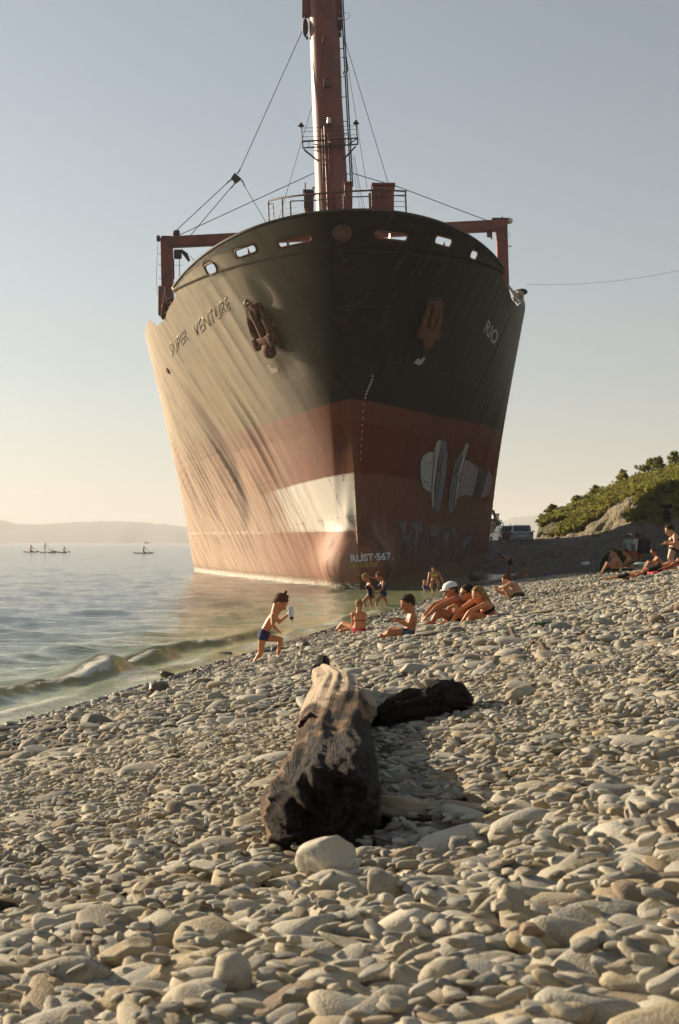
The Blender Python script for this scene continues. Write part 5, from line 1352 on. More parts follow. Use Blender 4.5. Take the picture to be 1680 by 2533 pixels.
def remeshed(name, mb, voxel, mat, parent, smooth_it=4, bake=True):
    me = mesh(name, mb.V, mb.F)
    o = bpy.data.objects.new(name, me); COL.objects.link(o)
    m1 = o.modifiers.new('r', 'REMESH'); m1.mode = 'VOXEL'; m1.voxel_size = voxel; m1.use_smooth_shade = True
    m2 = o.modifiers.new('s', 'SMOOTH'); m2.factor = .5; m2.iterations = smooth_it
    bpy.context.view_layer.update()
    me2 = bpy.data.meshes.new_from_object(o.evaluated_get(bpy.context.evaluated_depsgraph_get()))
    bpy.data.objects.remove(o); bpy.data.meshes.remove(me); me2.name = name; me2.materials.clear()
    return me2
def shell(name, me, keep, push, mat, parent, base, wob=0):
    """garment or hair: the skin under it, lifted off the body"""
    bm = bmesh.new(); bm.from_mesh(me); bm.normal_update()
    k = {v.index: keep(v.co+base) for v in bm.verts}
    bmesh.ops.delete(bm, geom=[f for f in bm.faces if not all(k[v.index] for v in f.verts)], context='FACES')
    if not bm.faces: bm.free(); return None
    lone = [v for v in bm.verts if not v.link_faces]; bmesh.ops.delete(bm, geom=lone, context='VERTS')
    for v in bm.verts:
        p = push*(1+wob*mnoise.noise(v.co*38)) if wob else push
        v.co += v.normal*(p if not v.is_boundary else p*.35)
    m2 = bpy.data.meshes.new(name); bm.to_mesh(m2); bm.free()
    o = bpy.data.objects.new(name, m2); COL.objects.link(o); o.parent = parent; m2.materials.append(mat)
    m2.polygons.foreach_set('use_smooth', [True]*len(m2.polygons)); return o

def person(label, J, group=None, S=1.0, skin=0, hair=None, hstyle='short', face=(-1, 0, 0), up=(0, 0, 1), voxel=.012, clothes=(), build=1.0, cat='person', hands=True, lat=None, female=False, headr=None):
    """J: joints in the world. head, neck, chest, waist, pelvis, shl/shr, ell/elr, hal/har, hil/hir, knl/knr, anl/anr, tol/tor"""
    J = {k: Vector(v) for k, v in J.items()}
    zs = min(v.z for v in J.values()); pv = J['pelvis']
    root = empty('person', (pv.x, pv.y, zs-.03), label, cat, group)
    mb = MB(); hr = (headr or .105)*S
    f = Vector(face).normalized(); u0 = Vector(up); u = (u0-f*u0.dot(f)).normalized(); s = f.cross(u)
    R = Matrix((f, s, u)).transposed(); hc = J['head']
    P = lambda a, b, c: hc + R @ Vector((a*hr, b*hr, c*hr))
    # head: skull, face, jaw, nose, brows, ears
    mb.ball(P(-.10, 0, .22), (.94*hr, .76*hr, .88*hr), R); mb.ball(P(.22, 0, -.28), (.60*hr, .58*hr, .82*hr), R)
    mb.ball(P(.40, 0, -.82), (.36*hr, .40*hr, .30*hr), R)
    mb.capsule(P(.80, 0, .06), P(.95, 0, -.26), .10*hr, .15*hr, 8); mb.ball(P(.70, 0, -.60), (.16*hr, .26*hr, .13*hr), R, 10)
    mb.capsule(P(.74, -.30, .17), P(.74, .30, .17), .12*hr, .12*hr, 8)
    for q in (-1, 1): mb.ball(P(-.06, q*.74, -.12), (.18*hr, .09*hr, .28*hr), R, 10); mb.ball(P(.50, q*.36, -.28), (.24*hr, .24*hr, .24*hr), R, 10)
    nk = J['neck']; mb.capsule(P(-.22, 0, -.35), nk, .50*hr, .56*hr)
    ls = (J['shl']-J['shr']); latv = ls.normalized(); hl = (J['hil']-J['hir'])
    sw = ls.length/2; hw = max(hl.length/2, .07*S)
    b = build
    ch, wa = J['chest'], J['waist']
    top = nk.lerp(ch, .25)
    latm = Vector(lat) if lat else (latv*1.0+hl.normalized()*.6)
    mb.loft([(nk.lerp(ch, .05), .062*S*b, .055*S*b), (nk.lerp(ch, .4), max(sw*.62, .10*S)*b, .080*S*b), (ch, max(sw*.80, .135*S)*b, .105*S*b), (ch.lerp(wa, .5), .135*S*b, .105*S*b), (wa, .118*S*b, .092*S*b), (wa.lerp(pv, .55), .138*S*b, .105*S*b), (pv, max(hw*1.25, .150*S)*b, .112*S*b), (pv+(pv-wa).normalized()*.07*S, .10*S*b, .085*S*b)], latm)
    mb.ball(pv, (.13*S*b,)*3, None, 12)
    for q in 'lr':
        sh, el, ha = J['sh'+q], J['el'+q], J['ha'+q]
        mb.capsule(ch.lerp(nk, .45), sh, .062*S*b, .058*S*b); mb.capsule(sh, sh.lerp(el, .45), .056*S*b, .048*S*b); mb.capsule(sh.lerp(el, .4), el, .049*S*b, .038*S*b)
        mb.capsule(el, el.lerp(ha, .35), .038*S*b, .039*S*b); mb.capsule(el.lerp(ha, .35), ha, .039*S*b, .025*S)
        d = (ha-el).normalized()
        if 'hd'+q in J: d = (J['hd'+q]-ha).normalized()
        w_ = d.cross(Vector((0, 0, 1))); w_ = (w_ if w_.length > .2 else d.cross(Vector((0, 1, 0)))).normalized(); nrm = w_.cross(d)
        mb.capsule(ha, ha+d*.06*S, .026*S, .030*S, 10); mb.capsule(ha+d*.05*S-w_*.018*S, ha+d*.085*S-w_*.022*S, .018*S, .014*S, 8); mb.capsule(ha+d*.05*S+w_*.018*S, ha+d*.085*S+w_*.022*S, .018*S, .014*S, 8)
        if hands:
            for k, (o_, l_) in enumerate(((-.031, .058), (-.011, .072), (.010, .068), (.030, .050))):
                a_ = ha+d*.085*S+w_*o_*S; m_ = a_+d*l_*.55*S-nrm*.006*S; mb.capsule(a_, m_, .0095*S, .009*S, 7); mb.capsule(m_, m_+d*l_*.45*S-nrm*.022*S, .009*S, .0075*S, 7)
            a_ = ha+d*.025*S-w_*.026*S; mb.capsule(a_, a_+d*.035*S-w_*.030*S, .013*S, .011*S, 7); mb.capsule(a_+d*.035*S-w_*.030*S, a_+d*.066*S-w_*.034*S, .011*S, .009*S, 7)
        hi, kn, an, to = J['hi'+q], J['kn'+q], J['an'+q], J['to'+q]
        mb.capsule(hi, hi.lerp(kn, .35), .088*S*b, .082*S*b); mb.capsule(hi.lerp(kn, .35), kn, .080*S*b, .056*S*b)
        t = (kn-hi).normalized(); bk = (an-kn).normalized(); back = (t-bk); back = back.normalized() if back.length > .15 else Vector((0, 0, 0))
        mb.capsule(kn, kn.lerp(an, .3)-back*-.0, .054*S*b, .050*S*b); mb.ball(kn.lerp(an, .30)+((hi-kn).normalized()*.02*S), (.050*S*b,)*3, None, 10); mb.capsule(kn.lerp(an, .3), an, .050*S*b, .034*S)
        fd = (to-an); mb.capsule(an-fd.normalized()*.02*S, an-fd.normalized()*.035*S+Vector((0, 0, -.025*S)), .034*S, .030*S, 8); mb.capsule(an, an.lerp(to, .6), .036*S, .036*S, 8); mb.capsule(an.lerp(to, .55), to, .037*S, .024*S, 8)
    if female:
        fr = latm.cross(ch-wa).normalized(); fr = fr if fr.dot(f) > 0 or abs(fr.dot(f)) < .2 else -fr
        for q in (-1, 1): mb.ball(ch.lerp(wa, .25)+latv*q*.075*S+fr*.085*S, (.062*S,)*3, None, 12)
    me = remeshed('body', mb, voxel, None, root)
    body = link('body', me, SK[skin], root)
    base = wloc(root)
    # eyes and mouth
    if voxel < .0131:
        e = MB()
        for q in (-1, 1): e.ball(P(.77, q*.30, .0), (.07*hr, .13*hr, .07*hr), R, 8)
        e.obj('eyes', C_black, root)
        e = MB(); e.capsule(P(.83, -.17, -.60), P(.83, .17, -.60), .045*hr, .045*hr, 6); e.obj('mouth', SK[1], root)
    # hair
    if hair:
        def on_head(p):
            q = R.transposed() @ (p-hc); x, y, z = q.x/hr, q.y/hr, q.z/hr
            if x*x+y*y*1.3+(z-.1)**2 > 1.75: return False
            return z*.80-x*.85 > -.02 and z > -.75 and not (abs(y) > .68 and -.45 < z < .12 and -.35 < x < .3)
        shell('hair', me, on_head, .012*S*(1.1 if hstyle != 'crop' else .6), hair, root, base, .8)
        hb = MB()
        if hstyle != 'crop': hb.ball(P(-.24, 0, .35), (.93*hr, .86*hr, .84*hr), R)
        if hstyle == 'bun':
            hb.ball(P(-.15, 0, 1.05), (.34*hr, .30*hr, .30*hr), R); hb.ball(P(.20, .05, 1.18), (.20*hr, .2*hr, .2*hr), R); hb.ball(P(-.35, 0, 1.45), (.20*hr, .18*hr, .24*hr), R)
        elif hstyle == 'pony':
            hb.capsule(P(-.75, 0, .25), P(-1.0, 0, -.5), .30*hr, .34*hr); hb.capsule(P(-1.0, 0, -.5), P(-.95, 0, -1.6), .34*hr, .12*hr)
        elif hstyle == 'long':
            hb.capsule(P(-.45, 0, .35), P(-.85, 0, -.6), .66*hr, .62*hr); hb.capsule(P(-.85, 0, -.6), P(-1.45, 0, -1.9), .62*hr, .40*hr); hb.capsule(P(-1.45, 0, -1.9), P(-2.0, 0, -2.8), .40*hr, .12*hr)
            for q in (-1, 1): hb.capsule(P(-.05, q*.66, .3), P(-.35, q*.68, -1.0), .26*hr, .16*hr)
        elif hstyle == 'low':
            hb.ball(P(-.85, 0, -.1), (.34*hr, .34*hr, .3*hr), R)
        if hb.V: link('hair', remeshed('hair', hb, max(voxel*.9, .01*S), None, root, 3), hair, root)
    # garments
    sd = (nk-pv)
    def spine(p):
        """position along the back: 0 pelvis, 1 waist, 2 chest, 3 neck; and the distance from it"""
        best = (9, 0)
        for i, (a_, b_) in enumerate(((pv, wa), (wa, ch), (ch, nk))):
            d = b_-a_; t = (p-a_).dot(d)/d.length_squared
            t2 = max(-.9 if i == 0 else 0, min(1, t)); q = (p-(a_+d*t2)).length
            if q < best[0]: best = (q, i+t2)
        return best
    def limb_d(p, a_, b_):
        d = b_-a_; t = max(0, min(1, (p-a_).dot(d)/d.length_squared)); return (p-(a_+d*t)).length, t
    def armfree(p, m=.9):
        q = spine(p)[0]
        for k in 'lr':
            d1, t1 = limb_d(p, J['sh'+k], J['el'+k]); d2, t2 = limb_d(p, J['el'+k], J['ha'+k])
            if d2 < .055*S*b or (d1 < .062*S*b and t1 > .12): return False
        return True
    for nm, kind, mt, prm in clothes:
        if kind == 'briefs' or kind == 'trunks':
            leg = prm.get('leg', .12); hi_ = prm.get('hi', .55)
            def keep(p):
                q, t = spine(p)
                if not armfree(p): return False
                for k in 'lr':
                    d, tl = limb_d(p, J['hi'+k], J['kn'+k])
                    if d < .10*S*b and tl > leg: return False
                    ds, ts = limb_d(p, J['kn'+k], J['an'+k])
                    if ds < .075*S*b: return False
                if (p-J['head']).length < hr*1.6: return False
                legd = min(limb_d(p, J['hi'+k], J['kn'+k])[0] for k in 'lr')
                return t < hi_ and (q < .24*S or legd < .10*S*b)
            shell(nm, me, keep, prm.get('push', .007*S), mt, root, base)
        elif kind == 'suit':
            def keep(p):
                q, t = spine(p)
                if not armfree(p) or (p-J['head']).length < hr*1.5: return False
                for k in 'lr':
                    d, tl = limb_d(p, J['hi'+k], J['kn'+k])
                    if d < .10*S*b and tl > .14: return False
                return q < .2*S and t < 2.35
            shell(nm, me, keep, .007*S, mt, root, base)
        elif kind == 'band':
            lo, hi2 = prm['lo'], prm['hi']
            shell(nm, me, lambda p: armfree(p) and (p-J['head']).length > hr*1.5 and lo < spine(p)[1] < hi2 and spine(p)[0] < .22*S and all(limb_d(p, J['hi'+k], J['kn'+k])[0] > .095*S*b and limb_d(p, J['kn'+k], J['an'+k])[0] > .07*S*b for k in 'lr'), .007*S, mt, root, base)
        elif kind == 'tee':
            def keep(p):
                if (p-J['head']).length < hr*1.45: return False
                q, t = spine(p)
                for k in 'lr':
                    d1, t1 = limb_d(p, J['sh'+k], J['el'+k]); d2, t2 = limb_d(p, J['el'+k], J['ha'+k])
                    if d2 < .055*S*b: return False
                    if d1 < .075*S*b and .02 < t1 < .7: return True
                    if d1 < .06*S*b and t1 >= .7: return False
                return t > -.1 and t < 2.93
            shell(nm, me, keep, .018*S, mt, root, base, .3)
        elif kind == 'shorts':
            def keep(p):
                q, t = spine(p)
                if not armfree(p): return False
                for k in 'lr':
                    d, tl = limb_d(p, J['hi'+k], J['kn'+k]); ds, ts = limb_d(p, J['kn'+k], J['an'+k])
                    if ds < .07*S*b and ts > .02: return False
                    if d < .12*S*b and tl < prm.get('leg', .8): return t < .7
                return t < .6 and q < .24*S
            shell(nm, me, keep, .016*S, mt, root, base, .3)
    root['_me'] = 0
    del root['_me']
    return root, P, R, hr
def PX(d, S=1.0):
    """joint maker: pixel of the photograph plus a step in depth (metres)"""
    return lambda x, y, o=0.0: at(x, y, d+o)
def lathe(mb, axis0, axis1, prof, n=14):
    a_, b_ = Vector(axis0), Vector(axis1); mb.tube([a_.lerp(b_, t) for t, r in prof], [r for t, r in prof], n)

def near_people():
    # ---- the child striding up out of the water
    p = PX(19.4); Z = lambda L, o=0: p(600+L[0]*.1276, 1420+L[1]*.1276, o)
    J = dict(head=Z((735, 560)), neck=Z((640, 735)), chest=Z((590, 850)), waist=Z((480, 1020)), pelvis=Z((410, 1175)),
             shl=Z((625, 810), .095), shr=Z((590, 815), -.095), ell=Z((705, 935), .16), hal=Z((868, 800), .14), hdl=Z((915, 730), .14), elr=Z((585, 985), -.16), har=Z((672, 1085), -.13), hdr=Z((760, 1150), -.12),
             hil=Z((430, 1230), .06), hir=Z((385, 1240), -.06), knl=Z((745, 1265), .08), anl=Z((690, 1600), .07), tol=Z((755, 1650), .05), knr=Z((350, 1530), -.07), anr=Z((185, 1780), -.05), tor=Z((95, 1850), -.03))
    r, P, R, hr = person('small child in navy swim briefs striding up the pebbles with a bottle', J, None, .64, 0, HB, 'bun', (.72, -.12, -.60), (.5, 0, .8), .0085, [('swim_briefs', 'briefs', C_navy, dict(hi=.62, leg=.16))], 1.0, 'person', True, None, False, .110/.64)
    g = MB(); g.tube([P(.80, y, .05+.05*abs(y)) for y in np.linspace(-.55, .55, 9)], .010, 6); g.obj('glasses_band', C_white, r)
    bt = empty('plastic_bottle', Z((960, 900), .10), 'clear upturned plastic bottle pouring water, held by the running child', 'bottle')
    mt, nt, b = newmat('clear plastic'); b.inputs['Base Color'].default_value = (.62, .72, .82, 1); b.inputs['Roughness'].default_value = .15; b.inputs['Transmission Weight'].default_value = .35; b.inputs['IOR'].default_value = 1.2
    mb = MB(); lathe(mb, Z((925, 625), .10), Z((962, 905), .10), [(0, .02), (.03, .036), (.2, .038), (.28, .034), (.36, .039), (.6, .038), (.78, .022), (.85, .015), (.86, .017), (1, .017)]); mb.obj('bottle_body', mt, bt)
    mb = MB(); lathe(mb, Z((950, 830), .10), Z((957, 880), .10), [(0, .030), (.5, .024), (1, .0185)]); mb.obj('label', C_black, bt)
    mb = MB(); mb.tube([Z((963, 905), .10), Z((966, 960), .10), Z((965, 1055), .10)], [.008, .006, .004], 6)
    sset(mb.obj('water_stream', mt), 'thin stream of water falling from the upturned bottle', 'water')
    # ---- girl seen from behind, sitting at the edge of the wash
    p = PX(25.2); Z = lambda L, o=0: p(830+L[0]*.1467, 1400+L[1]*.1467, o)
    J = dict(head=Z((392, 655)), neck=Z((395, 765), -.01), chest=Z((397, 850), -.02), waist=Z((402, 960), -.02), pelvis=Z((402, 1055), 0), shl=Z((492, 815), .0), shr=Z((296, 815), .0), elr=Z((298, 940), .08), har=Z((322, 1060), .14), ell=Z((497, 940), .02), hal=Z((492, 1050), .02),
             hir=Z((345, 1060), .05), hil=Z((455, 1070), .05), knr=Z((125, 965), .25), anr=Z((45, 1050), .32), tor=Z((15, 1075), .36), knl=Z((250, 1050), .38), anl=Z((90, 1090), .42), tol=Z((60, 1095), .45))
    person('girl with long fair ponytail sitting with her back turned at the edge of the wash', J, None, .80, 0, HF, 'pony', (-.25, .93, -.12), (0, 0, 1), .0105, [('bikini_strap', 'band', C_black, dict(lo=1.32, hi=1.52)), ('bikini_briefs', 'briefs', C_red, dict(hi=.25))], .92)
    # ---- boy sitting cross-legged
    p = PX(19.0); Z = lambda L, o=0: p(830+L[0]*.1467, 1400+L[1]*.1467, o)
    J = dict(head=Z((1215, 630)), neck=Z((1278, 770)), chest=Z((1290, 870)), waist=Z((1275, 1000)), pelvis=Z((1245, 1105)), shl=Z((1300, 845), -.115), shr=Z((1290, 835), .115), ell=Z((1240, 1000), -.14), hal=Z((1090, 950), -.10), hdl=Z((1030, 900), -.08), elr=Z((1190, 960), .13), har=Z((1060, 930), .06), hdr=Z((990, 920), .04),
             hil=Z((1190, 1130), -.09), hir=Z((1180, 1120), .09), knl=Z((905, 1125), -.16), anl=Z((800, 1175), .02), tol=Z((735, 1180), .06), knr=Z((930, 1080), .20), anr=Z((830, 1160), .02), tor=Z((760, 1170), -.05))
    person('dark-haired boy in patterned trunks sitting cross-legged looking down at his hands', J, None, .72, 1, HD, 'short', (-.86, -.22, -.36), (-.1, 0, 1), .009, [('swim_trunks', 'trunks', C_pat, dict(hi=.35, leg=.30))], 1.0, headr=.105/.72)
    # ---- the three sitting in a row
    p = PX(21.0); Z = lambda L, o=0: p(1040+L[0]*.1339, 1420+L[1]*.1339, o)
    J = dict(head=Z((560, 300), .35), neck=Z((680, 420), .35), chest=Z((740, 530), .35), waist=Z((760, 720), .35), pelvis=Z((745, 860), .35), shl=Z((650, 470), .17), shr=Z((640, 450), .53), ell=Z((330, 600), .08), hal=Z((150, 760), .05), hdl=Z((60, 830), .04), elr=Z((270, 560), .55), har=Z((110, 720), .45), hdr=Z((60, 790), .40),
             hil=Z((690, 850), .25), hir=Z((690, 840), .47), knl=Z((345, 690), .16), anl=Z((215, 900), .12), tol=Z((110, 920), .10), knr=Z((520, 700), .52), anr=Z((455, 900), .50), tor=Z((370, 920), .50))
    r, P, R, hr = person('tanned man in a white baseball cap sitting leftmost of three, arms over his knees', J, 'three people sitting in a row', 1.0, 1, HD, 'crop', (-.90, -.30, -.28), (-.15, 0, 1), .0105, [('swim_shorts', 'shorts', C_olive, dict(leg=.5))], 1.08, headr=.112)
    mb = MB(); mb.loft([(P(-.05, 0, .42), .95*hr, 1.06*hr), (P(-.08, 0, .75), .90*hr, 1.0*hr), (P(-.10, 0, 1.02), .66*hr, .76*hr), (P(-.10, 0, 1.18), .30*hr, .35*hr)], R @ Vector((0, 1, 0)), 20)
    cp = mb.obj('cap', C_white, r)
    mb = MB(); V = []; 
    for k in range(13):
        t = (k-6)/6; yy = .82*t; xin = .80*math.sqrt(max(0, 1-(t*.85)**2)); xo = xin+.72*math.cos(t*1.35)
        for (xx, zz) in ((xin, .44), ((xin+xo)/2, .44-.04*t*t), (xo, .34-.16*t*t)): V += [P(xx, yy, zz+.04), P(xx, yy, zz-.02)]
    Fc = []
    for k in range(12):
        a_, b_ = 6*k, 6*(k+1)
        for q in (0, 2): Fc += [(a_+q, a_+q+2, b_+q+2, b_+q), (a_+q+1, b_+q+1, b_+q+3, a_+q+3)]
        Fc += [(a_+4, a_+5, b_+5, b_+4)]
    mb.add(V, Fc); mb.obj('cap_peak', C_white, cp)
    J = dict(head=Z((850, 345), .12), neck=Z((960, 470), .12), chest=Z((985, 570), .12), waist=Z((980, 740), .12), pelvis=Z((950, 860), .12), shl=Z((950, 520), -.05), shr=Z((930, 510), .28), ell=Z((700, 690), -.06), hal=Z((630, 570), -.02), hdl=Z((560, 610), .02), elr=Z((800, 660), .20), har=Z((885, 570), .08), hdr=Z((915, 500), .06),
             hil=Z((900, 860), .02), hir=Z((890, 850), .22), knl=Z((710, 700), -.02), anl=Z((560, 925), -.02), tol=Z((480, 945), -.02), knr=Z((640, 720), .22), anr=Z((480, 925), .20), tor=Z((400, 940), .2))
    r, P, R, hr = person('dark-haired woman in sunglasses sitting in the middle of the three', J, 'three people sitting in a row', .92, 0, HD, 'low', (-.93, -.33, -.14), (0, 0, 1), .0105, [('swimsuit', 'suit', C_black, {})], .95, headr=.108/.92, female=True)
    mb = MB()
    for q in (-1, 1): mb.box(P(.86, q*.36, .02), (.10*hr, .50*hr, .34*hr), R, bev=.04*hr); mb.box(P(.42, q*.78, .08), (.95*hr, .05*hr, .12*hr), R)
    mb.box(P(.90, 0, .08), (.08*hr, .3*hr, .08*hr), R); mb.obj('sunglasses', C_black, r)
    J = dict(head=Z((1065, 385), -.18), neck=Z((1175, 520), -.15), chest=Z((1240, 600), -.15), waist=Z((1310, 740), -.12), pelvis=Z((1310, 850), -.10), shl=Z((1190, 570), -.32), shr=Z((1170, 550), .0), ell=Z((910, 690), -.36), hal=Z((790, 860), -.34), hdl=Z((740, 930), -.33), elr=Z((930, 660), .02), har=Z((860, 800), -.05), hdr=Z((800, 880), -.08),
             hil=Z((1230, 870), -.2), hir=Z((1230, 860), -.0), knl=Z((960, 740), -.24), anl=Z((850, 930), -.24), tol=Z((760, 950), -.25), knr=Z((940, 720), -.04), anr=Z((820, 930), -.06), tor=Z((740, 945), -.06))
    r, P, R, hr = person('blonde woman in a black bikini sitting rightmost of the three, hugging her knees', J, 'three people sitting in a row', .92, 0, HF, 'long', (-.80, -.52, -.30), (-.1, 0, 1), .0105, [('bikini_top', 'band', C_black, dict(lo=1.45, hi=1.95)), ('bikini_briefs', 'briefs', C_black, dict(hi=.22))], .95, headr=.108/.92, female=True)
    mb = MB(); mb.tube([P(.42-.1*abs(y), y, .86-.25*y*y) for y in np.linspace(-.75, .75, 9)], .05*hr, 6)
    for q in (-1, 1): mb.box(P(.46, q*.34, .84), (.28*hr, .42*hr, .10*hr), R, bev=.03*hr)
    mb.obj('sunglasses', C_black, r)
    mb = MB()
    for k in range(5): mb.box(at(1085+k*9, 1546+2*math.sin(k), 20.9), (.10, .34, .02), Matrix.Rotation(.1*k-.1, 3, 'X'), bev=.008)
    sset(mb.obj('beach_towel', cloth('pink striped towel', (.50, .26, .24), .5), None, True, at(1100, 1548, 20.9)), 'crumpled pink striped towel under the three seated people', 'towel')
    # ---- crouching man
    p = PX(31.0); Z = lambda L, o=0: p(1220+L[0]*.0638, 1400+L[1]*.0638, o)
    J = dict(head=Z((505, 535)), neck=Z((660, 640)), chest=Z((770, 740)), waist=Z((960, 950)), pelvis=Z((985, 1150)), shl=Z((690, 680), -.15), shr=Z((680, 640), .15), ell=Z((440, 830), -.17), hal=Z((210, 815), -.05), hdl=Z((110, 790), 0), elr=Z((330, 1040), .15), har=Z((160, 950), .05), hdr=Z((90, 850), .03),
             hil=Z((930, 1180), -.10), hir=Z((930, 1170), .10), knl=Z((520, 930), -.13), anl=Z((690, 1400), -.12), tol=Z((610, 1495), -.12), knr=Z((430, 1000), .13), anr=Z((830, 1400), .13), tor=Z((740, 1450), .13))
    person('man in dark shorts squatting at the shoreline with his arms held out', J, None, .98, 2, HB, 'short', (-.86, -.18, -.46), (-.25, 0, 1), .013, [('swim_shorts', 'shorts', C_olive, dict(leg=.42))], 1.0, headr=.108)
    # ---- two women wading
    p = PX(43.0); Z = lambda L, o=0: p(830+L[0]*.1467, 1400+L[1]*.1467, o)
    J = dict(head=Z((505, 195)), neck=Z((555, 270)), chest=Z((575, 330)), waist=Z((580, 420)), pelvis=Z((585, 490)), shl=Z((585, 300), -.15), shr=Z((560, 290), .15), ell=Z((645, 390), -.17), hal=Z((648, 480), -.12), elr=Z((540, 380), .2), har=Z((545, 470), .22),
             hil=Z((580, 500), -.09), hir=Z((580, 500), .09), knl=Z((475, 585), -.1), anl=Z((505, 680), -.1), tol=Z((470, 690), -.1), knr=Z((590, 600), .1), anr=Z((620, 690), .1), tor=Z((590, 700), .1))
    person('woman in a black swimsuit wading knee-deep, left one of the pair by the bow', J, 'two women wading by the bow', .90, 1, HF, 'low', (-.80, -.1, -.55), (-.2, 0, 1), .018, [('swimsuit', 'suit', C_black, {})], .95, headr=.112/.9, female=True)
    J = dict(head=Z((735, 170)), neck=Z((785, 245)), chest=Z((795, 310)), waist=Z((800, 400)), pelvis=Z((805, 475)), shl=Z((815, 275), -.15), shr=Z((780, 260), .15), ell=Z((790, 390), -.18), hal=Z((700, 455), -.12), elr=Z((690, 205), .2), har=Z((600, 195), .16),
             hil=Z((800, 490), -.09), hir=Z((800, 490), .09), knl=Z((700, 580), -.1), anl=Z((690, 680), -.1), tol=Z((650, 690), -.1), knr=Z((850, 590), .1), anr=Z((880, 680), .1), tor=Z((850, 695), .1))
    person('woman in a dark swimsuit wading, right one of the pair, reaching to her friend', J, 'two women wading by the bow', .90, 1, HB, 'pony', (-.88, -.1, -.40), (-.1, 0, 1), .018, [('swimsuit', 'suit', C_navy, {})], .95, headr=.112/.9, female=True)
near_people()

